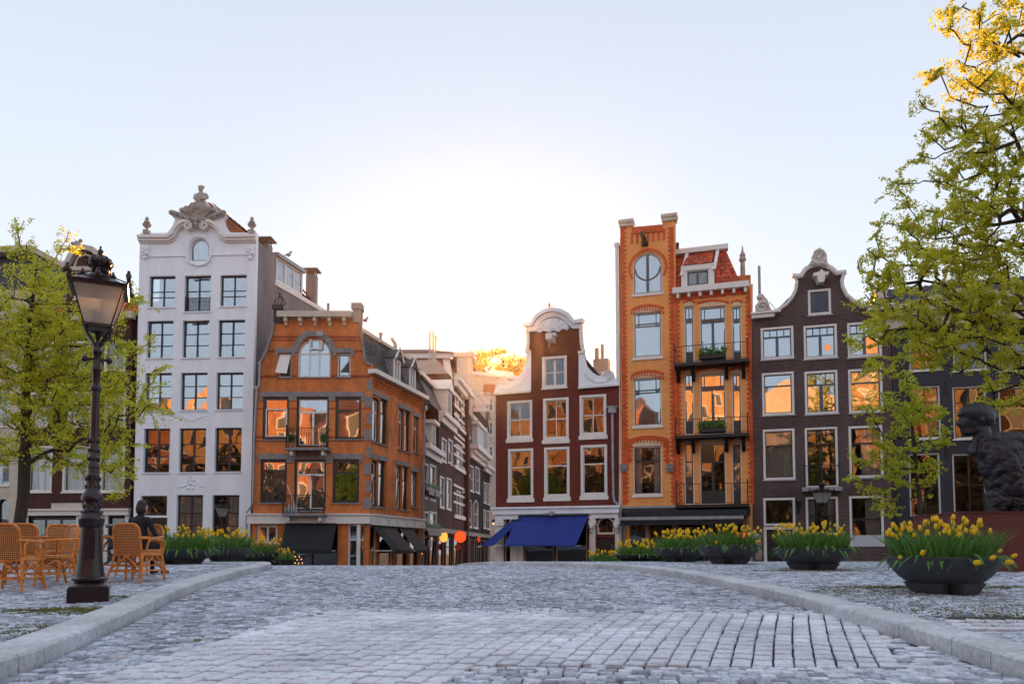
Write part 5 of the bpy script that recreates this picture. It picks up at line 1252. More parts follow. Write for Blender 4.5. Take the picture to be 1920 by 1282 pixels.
for (x0, x1, y) in ((793, 804, 921), (806, 817, 925), (792, 818, 997)):
    a = fa_.uz(x0, y)[0]; b = fa_.uz(x1, y)[0]; zz = fa_.uz((x0+x1)/2, y)[1]; bx2 = Ha.part('flower_box', MB().box(a, b, -.4, -.07, zz-.25, zz+.02), 'iron')
    m = MB(); n = max(2, int((b-a)/.35))
    for k in range(n): m.lathe([(.09,0),(.13,.25)], 8, (a+.15+k*.35, -.3, zz-.02))
    m.build('pots', 'trim', bx2); m = MB()
    for k in range(40*n): c = Vector((rnd.uniform(a, b), -.28+rnd.gauss(0, .08), zz+.28+abs(rnd.gauss(0, .12)))); m.quad(tuple(c), tuple(c+Vector((.07,0,.02))), tuple(c+Vector((.06,.02,.09))), tuple(c+Vector((-.02,.02,.07))))
    m.build('box_plants', 'blade', bx2, kind='stuff')
Hb, fb, zt = alley('red_alley_house', 'reddish brick alley house with tall white sash windows and slate dormer', 821.5, 54.5, 850, 60.5, 788, 'b_alley',
   [(828,822,837,866,{}),(840.5,824,849,870,{}),(824.5,893,833,952,{}),(837,896,846,955,{})], cornice='trim')
zr2 = fb.uz(835, 693)[1]
Hb.part('mansard', MB().hexa([(-2.6,.0,zt+.25),(fb.W,.0,zt+.25),(fb.W,7,zt+.25),(-2.6,7,zt+.25),(-2.6,1.0,zr2-1.4),(fb.W-.6,1.0,zr2-1.4),(fb.W-.6,6,zr2-1.4),(-2.6,6,zr2-1.4)]), 'slate')
Hb.part('ridge_roof', MB().hexa([(-2.8,.7,zr2-1.38),(fb.W-.4,.7,zr2-1.38),(fb.W-.4,6.5,zr2-1.38),(-2.8,6.5,zr2-1.38),(-2.8,2.6,zr2+.4),(fb.W-1.6,2.6,zr2+.4),(fb.W-1.6,3,zr2+.4),(-2.8,3,zr2+.4)]), 'brown_roof')
Hb.part('eaves_board', MB().box(-2.8, fb.W-.3, .6, .8, zr2-1.6, zr2-1.3), 'trim')
u = fb.uz(838, 740)[0]; d = Hb.part('dormer', MB().box(u-1.0, u+1.0, -.2, 1.4, zt+.3, zt+2.3), 'trim'); MB().prism([(u-1.2, zt+2.3), (u+1.2, zt+2.3), (u, zt+3.3)], (), -.4, 1.6).build('dormer_gable', 'trim', d); MB().box(u-.75, u-.06, -.22, -.201, zt+.5, zt+2.1).box(u+.06, u+.75, -.22, -.201, zt+.5, zt+2.1).build('dormer_panes', 'bluegrey', d)
def loc(F_, px, py, Y):
    p = at(px, py, Y)-F_.a; return p.dot(F_.u), p.dot(F_.n), p.z
qa = loc(fb, 797, 690, 60); qb = loc(fb, 819, 690, 60); o = Hb.part('chimney', MB().hexa([(qa[0],qa[1],qa[2]-1.5),(qb[0],qb[1],qb[2]-1.5),(qb[0],qb[1]+1,qb[2]-1.5),(qa[0],qa[1]+1,qa[2]-1.5),(qa[0],qa[1],qa[2]+.2),(qb[0],qb[1],qb[2]+.2),(qb[0],qb[1]+1,qb[2]+.2),(qa[0],qa[1]+1,qa[2]+.2)]), 'brown_roof')
for px, ytop in ((805.5, 620), (811.5, 620), (816, 629)): a_ = loc(fb, px-.6, 684, 60.4); b_ = loc(fb, px+1.2, ytop, 60.4); MB().tube([a_, b_], .085, 8).build('flue', 'cream', o)
Hc, fc, zt = alley('striped_alley_house', 'tall alley house striped in red brick and white stone', 850.5, 60.5, 879, 68.5, 728, 'b_alley',
   [(853,738,860,765,{}),(864,742,870,768,{}),(872,746,877,770,{}),(854,775,861,800,{}),(866,777,872,802,{}),(856,835,865,878,{}),(867,838,876,880,{}),(856,920,864,968,{}),(867,922,875,970,{})], cornice='trim')
m = MB()
for y in (735, 752, 771, 789, 806, 830, 845, 860, 915, 930, 945, 820): zz = fc.uz(865, y)[1]; m.box(-.02, fc.W, -.012, -.002, zz-.1, zz+.1)
for y in (808, 884, 972): zz = fc.uz(865, y)[1]; m.box(-.02, fc.W+.02, -.14, -.003, zz-.1, zz+.2)
Hc.part('stone_bands', m, 'trim')
zz = fc.uz(865, 703)[1]; Hc.part('upper_roof', MB().hexa([(-1,.3,zt+.25),(fc.W,.3,zt+.25),(fc.W,7,zt+.25),(-1,7,zt+.25),(-1,1.2,zz+.2),(fc.W-.5,1.2,zz+.2),(fc.W-.5,6,zz+.2),(-1,6,zz+.2)]), 'cream')
Hd, fd, zt = alley('black_alley_house', 'black brick alley house with white cornice and pale blue rooftop', 879.5, 68.5, 905, 77, 856, 'b_black',
   [(881,873,888.5,921,{}),(891.5,876,899.5,924,{}),(878.8,936,885,988,dict(rise=.5)),(888,937,896.5,990,dict(rise=.5))], cornice='trim')
Hd.part('cornice_band', MB().box(-.3, fd.W+.4, -.9, -.003, zt+.26, zt+.7), 'trim')
Hd.part('mansard', MB().hexa([(-.5,.0,zt+.7),(fd.W,.0,zt+.7),(fd.W,7,zt+.7),(-.5,7,zt+.7),(-.5,1.0,zt+4.2),(fd.W,1.0,zt+4.2),(fd.W,6,zt+4.2),(-.5,6,zt+4.2)]), 'slate')
Hd.part('roof_edge', MB().box(-.6, fd.W+.6, .6, 1.2, zt+4.2, zt+4.6), 'trim')
d = Hd.part('dormer', MB().box(fd.W*.35, fd.W*.85, -.3, 1.5, zt+.8, zt+3.0), 'paleblue'); MB().box(fd.W*.3, fd.W*.9, -.5, 1.6, zt+3.0, zt+3.3).build('dormer_roof', 'trim', d)
u0, u1 = fd.uz(882, 750)[0], fd.W+1
m = MB().box(u0-1, u1+2, -.2, -.15, zt+6.1, zt+6.2).box(u0-1, u1+2, 1.3, 3.0, zt+4.62, zt+4.7)
for k in range(22): x = u0-1+k*(u1-u0+3)/21; m.box(x, x+.06, -.2, -.15, zt+4.6, zt+6.1)
Hd.part('roof_terrace_railing', m, 'trim')
def facing(H_, F_, name, x0, y0, x1, y1, Y, dep, mt, ins=0, parent=None):
    # a block whose front is parallel to the picture, as these roofs turn their ends to the square
    L = []
    for (yy, i_) in ((y1, 0), (y0, ins)):
        a = loc(F_, x0+i_, (yy), Y); b = loc(F_, x1-i_, yy, Y); z = a[2]; d = F_.n*0
        w_ = Vector((0, 1, 0)); dx, dy = w_.dot(F_.u)*dep, w_.dot(F_.n)*dep
        L += [(a[0], a[1], z), (b[0], b[1], z), (b[0]+dx, b[1]+dy, z), (a[0]+dx, a[1]+dy, z)]
    return MB().hexa(L).build(name, mt, parent or H_.o)
facing(Hd, fd, 'end_wall', 879, 800, 914, 870, 78, 5, 'paleblue'); facing(Hd, fd, 'mansard_end', 878, 771, 916, 800, 77.8, 5, 'slate', 3); facing(Hd, fd, 'roof_edge', 877, 765, 918, 771, 77.4, 5.5, 'trim')
q_ = facing(Hd, fd, 'roof_terrace', 880, 758, 914, 765, 78, 4, 'zinc')
for k in range(16): facing(Hd, fd, 'terrace_fence', 880+k*2.6, 737, 881.4+k*2.6, 758, 77.6, .1, 'trim')
facing(Hd, fd, 'terrace_rail', 879, 735.5, 921, 737, 77.5, .15, 'trim'); facing(Hd, fd, 'rooftop_box', 884, 806, 893, 842, 76.5, 1.5, 'bluegrey'); facing(Hd, fd, 'rooftop_vent', 882, 790, 897, 806, 76.6, 1.5, 'paleblue', 2); facing(Hd, fd, 'ledge', 876, 840, 918, 847, 76.2, 2, 'trim')
facing(Hd, fd, 'roof_planting', 905, 720, 930, 737, 79, 1.5, 'brown_roof', 2)
He, fe, zt = alley('brown_alley_house', 'dark brown alley house with white framed windows deep in the alley', 905.5, 77, 936, 90, 884, 'b_black',
   [(907,904,912,943,{}),(914,906,919.5,946,{}),(902.5+4,955,911,990,{}),(913,957,919,992,{})], cornice='trim')
m = MB()
He.part('upper_storey', MB().box(.5, fe.W, .8, 7, zt+.26, zt+3.6), 'paleblue'); He.part('upper_windows', MB().box(1.2, 2.2, .7, .79, zt+.8, zt+2.8).box(3.2, 4.4, .7, .79, zt+.8, zt+2.8), 'dark'); He.part('upper_roof', MB().box(.3, fe.W+.2, .5, 7, zt+3.61, zt+4.0), 'trim')
Hf, ff, zt = alley('striped_far_house', 'far striped brick and stone house at the end of the alley', 930, 92, 965, 98, 818, 'b_alley', [(933,826,938,855,{}),(941,826,946,855,{}),(933,866,938,895,{}),(941,866,946,895,{}),(951,826,956,855,{}),(951,866,956,895,{})], cornice='trim')
m = MB()
for k in range(12): zz = zt-.8-k*.8; m.box(0, ff.W, -.02, -.002, zz-.12, zz+.12)
Hf.part('stone_bands', m, 'trim')
# roofs seen over the corner house
f = Fac(738, 66, 878, 66, 946); H = House('mansard_house', 'large orange-brown mansard roofed house rising behind the corner house', f); P = f.uz
z0 = P(800, 735)[1]; z1 = P(800, 668)[1]; z2 = P(800, 650)[1]
H.wall([(0, 0), (f.W, 0), (f.W, z0), (0, z0)], 'b_alley', px=False); body(H, 8, z0, 'b_alley')
H.part('mansard', MB().hexa([(-.5,0,z0),(f.W-1.2,0,z0),(f.W-1.2,8,z0),(-.5,8,z0),(.1,.9,z1),(f.W-1.9,.9,z1),(f.W-1.9,7,z1),(.1,7,z1)]), 'brown_roof')
H.part('roof_trim', MB().box(-.6, f.W-1.5, .5, 1.2, z1, z1+.45).hexa([(f.W-2.0,-.1,z0),(f.W-1.2,-.1,z0),(f.W-1.2,.1,z0),(f.W-2.0,.1,z0),(f.W-2.4,.8,z1),(f.W-1.8,.8,z1),(f.W-1.8,1,z1),(f.W-2.4,1,z1)]), 'trim')
H.part('roof', MB().hexa([(-.9,.3,z1+.46),(f.W-1,.3,z1+.46),(f.W-1,8,z1+.46),(-.9,8,z1+.46),(-.9,3.5,z2+.7),(f.W-4,3.5,z2+.7),(f.W-4,5,z2+.7),(-.9,5,z2+.7)]), 'brown_roof')
H.part('turret', MB().box(f.W-1.1, f.W+.2, .3, 3, z0-2, z1).box(f.W-1.4, f.W+.5, .1, 3.2, z1+.0, z1+.4), 'cream')
f = Fac(842, 80, 990, 84, 946); H = House('pale_pink_house', 'pale plastered house with a roof parapet glimpsed under the sun', f); P = f.uz
z0 = P(920, 706)[1]
for xx, yy in ((884,745),(900,745),(916,745),(884,790),(900,790),(916,790),(900,835),(916,835)): H.win(xx, yy, xx+9, yy+26, ((.4,1),(.6,1)), fr='trim', fw=.14, reveal=.06, proud=.03, sill='trim')
H.wall([(0, 0), (f.W, 0), (f.W, z0), (0, z0)], 'cream', px=False); body(H, 8, z0, 'cream'); H.part('parapet', MB().box(-.2, f.W+.2, -.3, .29, z0, z0+.35), 'trim'); flat_roof(H, 8, z0-.2)
H.part('roof_cabin', MB().box(P(926,700)[0], P(966,700)[0], .5, 4, z0+.36, P(940,693)[1]), 'trim')
# houses over the water behind the viewer: they only appear as reflections in the window panes
for k in range(12):
    w_ = rnd.uniform(10, 12.5); x = -76+k*12.0; hgt = [26, 28, 25, 29, 24, 31, 27, 30, 25, 28, 24, 27][k]; t = thing('house', 'sunlit brick house on the far side of the bridge behind the viewer', 'house', (x, -42, 0), 0, 'houses behind the viewer')
    mt = ['b_far1', 'b_far2', 'b_far2', 'b_far1', 'b_alley', 'b_far2', 'b_far3', 'b_far2', 'b_alley', 'b_far1', 'b_far2', 'b_far2'][k]
    MB().prism([(-w_/2, 0), (w_/2, 0), (w_/2, hgt-4), (w_/4, hgt-2.5), (0, hgt), (-w_/4, hgt-2.5), (-w_/2, hgt-4)], (), -8, 0).build('wall', mt, t)
    m = MB(); m2 = MB()
    for r in range(int(hgt/4)-1):
        for c in range(3): xx = (c-1)*w_*.3; m.box(xx-.8, xx+.8, .0, .06, 1.5+r*4, 4.0+r*4); m2.box(xx-.95, xx+.95, .0, .04, 1.35+r*4, 4.15+r*4)
    m.build('windows', 'dark', t); m2.build('window_frames', 'trim', t)
# ================================================================ GROUND, KERBS, COBBLES
rg = np.random.default_rng(5)
def sheet(name, material, xs, ys, zf_, kind='structure'):
    X, Y = np.meshgrid(xs, ys); Z = np.vectorize(zf_)(X, Y); V = np.stack([X.ravel(), Y.ravel(), Z.ravel()], 1); n = len(xs); F = []
    for j in range(len(ys)-1):
        for i in range(n-1): a = j*n+i; F.append((a, a+1, a+1+n, a+n))
    return np_mesh(name, V, F, material, kind=kind)
ysg = [-120, -80, -45] + list(np.arange(-40, 50, .5)) + [60, 100, 230]
ground = sheet('ground', 'dirt', [-200, -60, -20, -8, 0, 8, 20, 60, 200], ysg, lambda x, y: zr(y) - .03)
# kerb lines (plan), from the near end to the crest
KL = [(-3.30, -6), (-3.32, 0), (-3.35, 3)] + [tuple(gnd(*p)[:2]) for p in ((0,1238),(130,1192),(265,1135),(320,1110),(385,1086),(440,1071))] + [(-5.9, 18.0), (-6.6, 20.5), (-7.6, 23), (-9, 27)]
KR = [(3.0, -6), (3.2, 0), (3.32, 3)] + [tuple(gnd(*p)[:2]) for p in ((1920,1237),(1817,1205),(1717,1177),(1635,1154),(1569,1137.5),(1509,1119),(1459,1107.5),(1376,1090.6),(1282,1072))] + [(2.9, 17.0), (2.35, 18.6), (1.6, 20.0), (.9, 21.0), (.2, 21.8), (-.3, 22.6), (-1.0, 24.5), (-2.0, 27)]
def smooth_line(P, n=4):
    o = []
    for i in range(len(P)-1):
        p0 = P[max(0, i-1)]; p1 = P[i]; p2 = P[i+1]; p3 = P[min(len(P)-1, i+2)]
        for k in range(n):
            t = k/n; o.append(tuple(.5*((2*p1[c])+(-p0[c]+p2[c])*t+(2*p0[c]-5*p1[c]+4*p2[c]-p3[c])*t*t+(-p0[c]+3*p1[c]-3*p2[c]+p3[c])*t**3) for c in (0, 1)))
    return o+[P[-1]]
KLs, KRs = smooth_line(KL), smooth_line(KR)
KW = .36
kylo = lambda K: (np.array([p[1] for p in K]), np.array([p[0] for p in K]))
kly, klx = kylo(KLs); kry, krx = kylo(KRs)
def xl(y): return np.interp(y, kly, klx)
def xr(y): return np.interp(y, kry, krx)
kerb = bpy.data.objects.new('kerb', None); COL.objects.link(kerb); kerb['kind'] = 'structure'
def kerb_run(K, sgn):
    P = [Vector((p[0], p[1], 0)) for p in K]; L = [0]
    for a, b in zip(P, P[1:]): L.append(L[-1]+(b-a).length)
    xs = [p.x for p in P]; ys = [p.y for p in P]; tot = L[-1]; s = 0
    at_ = lambda q: Vector((np.interp(q, L, xs), np.interp(q, L, ys), 0))
    while s < tot-.3:
        ln = rnd.choice((.62, .95, 1.05, 1.15)); e = min(tot, s+ln); m = MB(); g = .006; n = 3; rows = []
        for k in range(n+1):
            q = s+g+(e-s-2*g)*k/n; p = at_(q); t = (at_(min(tot, q+.15))-at_(max(0, q-.15))).normalized(); nn = Vector((t.y, -t.x, 0))*sgn
            z = zs(p.y)+.004; c = .018; kw = KW
            rows.append([(p-nn*0).to_tuple()[:2]+(z-KH-.05,), (p).to_tuple()[:2]+(z-c,), (p+nn*c).to_tuple()[:2]+(z,), (p+nn*kw).to_tuple()[:2]+(z,), (p+nn*kw).to_tuple()[:2]+(z-.1,)])
        i = len(m.v)
        for r in rows: m.v += r
        for k in range(n):
            for j in range(4): a = i+k*5+j; m.f.append((a, a+5, a+6, a+1) if sgn > 0 else (a, a+1, a+6, a+5))
        m.f.append(tuple(i+j for j in range(5))); m.f.append(tuple(i+n*5+j for j in range(5))[::-1])
        bmx = m.build('kerb_stone', 'kerb', kerb); s = e
kerb_run(KLs, -1); kerb_run(KRs, 1)
# raised pavements
def pave(name, side):
    ys = np.arange(-6, 27.01, .25); V = []; F = []
    for j, y in enumerate(ys):
        x0 = (xl(y)-KW+.03) if side < 0 else (xr(y)+KW-.03)
        x1 = -60 if side < 0 else 60
        for k, x in enumerate(np.linspace(x0, x1, 6)): V.append((x, y, zs(y)-.03))
    for j in range(len(ys)-1):
        for k in range(5): a = j*6+k; F.append((a, a+1, a+7, a+6))
    return np_mesh(name, V, F, 'dirt', kind='structure')
pl_, pr_ = pave('left_pavement', -1), pave('right_pavement', 1)
# setts: real stones laid in rows
def stones(cx, cy, lx, ly, zt, ang=0, h=.05, inset=.009, rot=None):
    """vertices and faces of many small bevelled stones"""
    n = len(cx); c, s = np.cos(ang), np.sin(ang)
    base = np.array([[-1,-1],[1,-1],[1,1],[-1,1]])*.5; V = np.zeros((n, 12, 3)); 
    for k in range(4):
        jx = rg.normal(0, .05, n); jy = rg.normal(0, .05, n)
        bx, by = (base[k,0]+jx*.5)*lx, (base[k,1]+jy*.5)*ly
        for lev, (ins, dz) in enumerate(((0, -h), (0, -.008), (1, 0))):
            ax = bx-np.sign(base[k,0])*inset*ins; ay = by-np.sign(base[k,1])*inset*ins
            V[:, lev*4+k, 0] = cx+ax*c-ay*s; V[:, lev*4+k, 1] = cy+ax*s+ay*c
            V[:, lev*4+k, 2] = zt+dz+(rg.normal(0, .0022, n) if lev == 2 else 0)
    f = []
    for l in (0, 4):
        for k in range(4): f.append((l+k, l+(k+1) % 4, l+4+(k+1) % 4, l+4+k))
    f.append((8, 9, 10, 11)); f = np.array(f)
    return V.reshape(-1, 3), (f[None]+(np.arange(n)*12)[:, None, None]).reshape(-1, 4)
def lay(y0, y1, xlo, xhi, row=.09, wid=.115, wav=.03):
    X, Y, LX, LY, Z = [], [], [], [], []
    y = y0; r = 0
    while y < y1:
        a, b = xlo(y), xhi(y); x = a+rnd.random()*wid
        n = int((b-a)/wid*1.25)+3; wd = rg.uniform(wid*.75, wid*1.3, n); cs = a+np.cumsum(wd)-wd/2; ok = cs < b-wd*.4; cs, wd = cs[ok], wd[ok]
        yy = y+wav*np.sin(cs*.9+y*.6)+rg.normal(0, .006, len(cs)); X.append(cs); Y.append(yy); LX.append(wd-.014); LY.append(np.full(len(cs), row-.014)+rg.normal(0, .004, len(cs))); y += row; r += 1
    X, Y, LX, LY = map(np.concatenate, (X, Y, LX, LY))
    zz = np.interp(Y, _g, _gs); Z = EYE-zz
    return X, Y, LX, LY, Z
fr_ = lambda y: .70*y+1.6
# pale patch of larger setts (curved fan of columns)
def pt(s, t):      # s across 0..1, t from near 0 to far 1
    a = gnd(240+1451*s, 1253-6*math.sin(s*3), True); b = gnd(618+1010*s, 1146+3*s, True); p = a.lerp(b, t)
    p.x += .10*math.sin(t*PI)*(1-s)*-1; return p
NC, NR = 36, 15
allp = []
for i in range(NC):
    off = rnd.random()*.5
    lo_ = -9 if i < 14 else (-9+3*(i-13) if i < 17 else 0)
    for j in range(lo_-1, NR+1):
        t0, t1 = (j+off)/NR, (j+1+off)/NR
        if t1 <= lo_/NR or t0 >= 1: continue
        t0, t1 = max(lo_/NR, t0), min(1, t1)
        if t1-t0 < .25/NR: continue
        p = pt((i+.5)/NC, (t0+t1)/2); q0 = pt((i+.5)/NC, t0); q1 = pt((i+.5)/NC, t1); e0 = pt(i/NC, (t0+t1)/2); e1 = pt((i+1)/NC, (t0+t1)/2)
        allp.append((p.x, p.y, (e1-e0).length*math.cos(math.atan2(-(q1.x-q0.x), (q1.y-q0.y)))-.012-abs(rnd.gauss(0,.005)), (q1-q0).length-.032-abs(rnd.gauss(0,.008)), math.atan2(-(q1.x-q0.x), (q1.y-q0.y))))
for k in range(3): p = gnd(1712+k*36, 1250, True); allp.append((p.x, p.y, .16, .15, 0))
for i in range(9):
    for j in range(3): p = gnd(1790+i*38+j*12, 1163+j*6.5); allp.append((p.x, p.y, .16, .17, -.5))
allp = np.array(allp)
# polygon test for the patch region so the dark cobbles stay out of it
poly = [pt(s, 0)[:2] for s in np.linspace(0, 1, 12)] + [pt(1, 1)[:2]] + [pt(s, 1)[:2] for s in np.linspace(1, 0, 12)]
poly2 = [pt(-.004, -9/NR)[:2], pt(14/NC, -9/NR)[:2], pt(14/NC, -6/NR)[:2], pt(15/NC, -6/NR)[:2], pt(15/NC, -3/NR)[:2], pt(16/NC, -3/NR)[:2], pt(16.5/NC, .01)[:2], pt(-.004, .01)[:2]]
def inside(px, py, P):
    r = np.zeros(len(px), bool); j = len(P)-1
    for i in range(len(P)):
        xi, yi, xj, yj = P[i][0], P[i][1], P[j][0], P[j][1]
        c = ((yi > py) != (yj > py)) & (px < (xj-xi)*(py-yi)/((yj-yi) if abs(yj-yi) > 1e-9 else 1e-9)+xi); r ^= c; j = i
    return r
X, Y, LX, LY, Z = lay(2.6, 25, lambda y: max(-fr_(y), xl(y)+.03), lambda y: min(fr_(y), (xr(y)-.03) if y < 21.5 else 40))
ok = ~(inside(X, Y, poly) | inside(X, Y, poly2)); X, Y, LX, LY, Z = X[ok], Y[ok], LX[ok], LY[ok], Z[ok]-KH
# the cobbles that show largest are objects of their own
vis = (Y > 4.0) & (np.abs(X) < .685*Y) ; order = np.argsort(np.where(vis, Y, 99)); near = order[:300]; rest = np.setdiff1d(np.arange(len(X)), near)
road = bpy.data.objects.new('road', None); COL.objects.link(road); road['kind'] = 'structure'
cm = []
for v in range(8):
    V, F = stones(np.array([0.]), np.array([0.]), np.array([1.]), np.array([1.]), np.array([0.]), inset=.08)
    V[:, 2] *= 1
    me = bpy.data.meshes.new('cobble'); me.from_pydata([tuple(q) for q in V], [], [tuple(q) for q in F]); me.materials.append(M['cobble']); cm.append(me)
for i in near:
    o = bpy.data.objects.new('cobble', cm[int(i) % 8]); COL.objects.link(o); o.parent = road; o.location = (X[i], Y[i], Z[i]+rnd.gauss(0, .003)); o.scale = (LX[i], LY[i], 1); o.rotation_euler = (rnd.gauss(0, .012), rnd.gauss(0, .012), rnd.gauss(0, .02))
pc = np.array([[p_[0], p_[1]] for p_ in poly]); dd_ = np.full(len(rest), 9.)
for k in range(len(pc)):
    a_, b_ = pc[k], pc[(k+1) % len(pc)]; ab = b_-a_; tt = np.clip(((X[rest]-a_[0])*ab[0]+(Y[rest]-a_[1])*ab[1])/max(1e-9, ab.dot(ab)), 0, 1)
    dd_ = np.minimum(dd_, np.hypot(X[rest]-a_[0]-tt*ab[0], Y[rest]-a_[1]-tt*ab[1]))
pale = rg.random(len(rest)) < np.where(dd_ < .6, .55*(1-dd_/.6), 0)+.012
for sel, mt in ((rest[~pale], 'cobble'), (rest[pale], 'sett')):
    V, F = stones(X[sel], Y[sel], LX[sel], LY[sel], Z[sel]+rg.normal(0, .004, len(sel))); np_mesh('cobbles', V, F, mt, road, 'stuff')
# pale setts as objects / rest
zp = np.array([zr(y) if not (x > xr(y)+.3) else zs(y) for x, y in allp[:, :2]]) + .003
vis = (allp[:, 1] > 3.9) & (np.abs(allp[:, 0]) < .69*allp[:, 1]); order = np.argsort(np.where(vis, allp[:, 1], 99)); near = set(order[:300].tolist()); me2 = []
for v in range(6):
    V, F = stones(np.array([0.]), np.array([0.]), np.array([1.]), np.array([1.]), np.array([0.]), inset=.05)
    me = bpy.data.meshes.new('sett'); me.from_pydata([tuple(q) for q in V], [], [tuple(q) for q in F]); me.materials.append(M['sett']); me2.append(me)
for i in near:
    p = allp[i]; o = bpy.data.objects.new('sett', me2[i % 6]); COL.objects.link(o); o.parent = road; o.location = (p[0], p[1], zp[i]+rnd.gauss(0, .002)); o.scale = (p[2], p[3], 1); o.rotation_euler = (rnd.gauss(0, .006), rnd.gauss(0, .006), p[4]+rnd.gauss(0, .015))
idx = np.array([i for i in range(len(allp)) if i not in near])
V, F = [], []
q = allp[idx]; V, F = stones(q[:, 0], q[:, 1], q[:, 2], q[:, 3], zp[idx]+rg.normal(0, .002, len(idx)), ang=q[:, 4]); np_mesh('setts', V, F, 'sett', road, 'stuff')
for par, lo, hi in ((pl_, lambda y: -fr_(y), lambda y: xl(y)-KW-.01), (pr_, lambda y: xr(y)+KW+.01, fr_)):
    X, Y, LX, LY, Z = lay(4.0, 25, lo, hi)
    if par is pr_:
        pp = [gnd(1762, 1150)[:2], gnd(1800, 1183)[:2], (9, gnd(1920, 1186)[1]), (9, gnd(1920, 1153)[1])]
        ok = ~inside(X, Y, pp); X, Y, LX, LY, Z = X[ok], Y[ok], LX[ok], LY[ok], Z[ok]
    V, F = stones(X, Y, LX, LY, Z+rg.normal(0, .003, len(X))); np_mesh('cobbles', V, F, 'cobble', par, 'stuff')
# moss between the stones
def moss(cx, cy, rx, ry, n, name='moss'):
    V = []; 
    x = cx+rg.normal(0, rx*.5, n); y = cy+rg.normal(0, ry*.5, n)
    y = np.round(y/.09)*.09-.045+rg.normal(0, .012, n)
    ok = (x < xl(y)-KW-.03) | (x > xr(y)+KW+.03); x, y = x[ok], y[ok]; n = len(x)
    z = EYE-np.interp(y, _g, _gs)-.004
    s = rg.uniform(.004, .014, n); a = rg.uniform(0, 6.3, n)
    V = np.zeros((n, 4, 3)); 
    for k, (u, v, h) in enumerate(((-1, 0, 0), (1, 0, 0), (1, .3, 1), (-1, .3, 1))):
        V[:, k, 0] = x+np.cos(a)*s*u; V[:, k, 1] = y+np.sin(a)*s*u*.5+v*s; V[:, k, 2] = z+h*s*.9
    o = np_mesh(name, V.reshape(-1, 3), np.arange(n*4).reshape(-1, 4), 'moss', kind='stuff'); return tag(o, None, None)
mo_ = [(gnd(120, 1143), .55, .3, 4500), (gnd(200, 1118), .6, .2, 1200), (gnd(60, 1180), .9, .5, 900), (gnd(1765, 1100), 1.5, .28, 6500), (gnd(1720, 1135), 2.2, .9, 1300), (gnd(1860, 1150), 1.5, .9, 1000), (gnd(1522, 1069), 1.2, .3, 2000), (gnd(1600, 1110), 1.6, .9, 1300)]
for i, (p, rx, ry, n) in enumerate(mo_):
    o = moss(p.x, p.y, rx, ry, n); o['label'] = ['green moss in the joints before the lamp base', 'green moss behind the lamp base', 'sparse moss on the left pavement', 'thick moss round the nearest tulip bowl', 'scattered moss in front of the nearest tulip bowl', 'sparse moss at the right edge of the pavement', 'moss round the second nearest tulip bowl', 'sparse moss between the two nearest bowls'][i]; o['category'] = 'moss'
# small litter
def litter(px, py, road_, label, m_, s=.03):
    p = gnd(px, py, road_); mb = MB().hexa([(-s,-s*.7,0),(s,-s*.6,0),(s*.8,s*.6,.002),(-s*.9,s*.7,0),(-s*.8,-s*.5,s*.5),(s*.7,-s*.5,s*.35),(s*.6,s*.4,s*.5),(-s*.6,s*.5,s*.3)])
    o = mb.build('litter', m_); o.location = (p.x, p.y, p.z+.004); tag(o, label, 'litter')
litter(371, 1202, True, 'small green scrap lying on the left part of the road', 'blade', .035)
litter(1812, 1229, True, 'tiny coloured scrap beside the right kerb', 'blue_cloth', .025)
litter(1742, 1098, False, 'white scrap of paper in front of the nearest bowl', 'trim', .045)
litter(1546, 1077, False, 'white scrap of paper on the cobbles between the bowls', 'trim', .06)
litter(365, 1106, True, 'white scrap by the left kerb', 'trim', .04)

# ================================================================ TULIP BOWLS
def bowl(x, y, z, R, h, label, rz=0):
    t = thing('planter', label, 'planter', (x, y, z), rz, 'concrete tulip bowls')
    pr = [(R*.52, .24*h), (R*.62, .27*h), (R*.78, .46*h), (R*.90, .68*h), (R*.97, .88*h), (R*1.0, .95*h), (R*1.0, .995*h), (R*.985, h), (R*.93, h), (R*.91, .93*h), (R*.86, .86*h)]
    MB().lathe(pr, 40).build('bowl', 'pot', t, smooth=True)
    f_ = MB()
    for k in range(4):
        a = k*PI/2+.5; c, s_ = math.cos(a), math.sin(a); q = []
        for zz, ro, ri, wd in ((-.01, .50, .20, .26), (.28*h, .60, .25, .34)):
            for (r_, w_) in ((ri, -wd), (ro, -wd), (ro, wd), (ri, wd)): q.append((R*(r_*c-w_*s_), R*(r_*s_+w_*c), zz))
        MB().hexa(q).build('foot', 'pot', t)
    MB().lathe([(0, .84*h), (R*.5, .90*h), (R*.88, .85*h)], 24).build('soil', 'soil', t)
    return t
def petal_mesh(s):
    m = MB(); m.lathe([(.15*s, 0), (.42*s, .15*s), (.52*s, .5*s), (.46*s, .9*s), (.25*s, 1.25*s), (.06*s, 1.42*s)], 7)
    for k in range(3):
        a = k*2*PI/3; m.lathe([(.10*s, .2*s), (.24*s, .5*s), (.22*s, .95*s), (.05*s, 1.5*s)], 5, (.28*s*math.cos(a), .28*s*math.sin(a), 0))
    return m
_pt = {}
for k, (mt, s) in enumerate((('tulip', .052), ('tulip', .046), ('tulipgreen', .038))):
    o = petal_mesh(s); me = bpy.data.meshes.new('tulip'); me.from_pydata(o.v, [], o.f); me.polygons.foreach_set('use_smooth', [True]*len(me.polygons)); me.materials.append(M[mt])
    if mt == 'tulip': pass
    _pt[k] = me
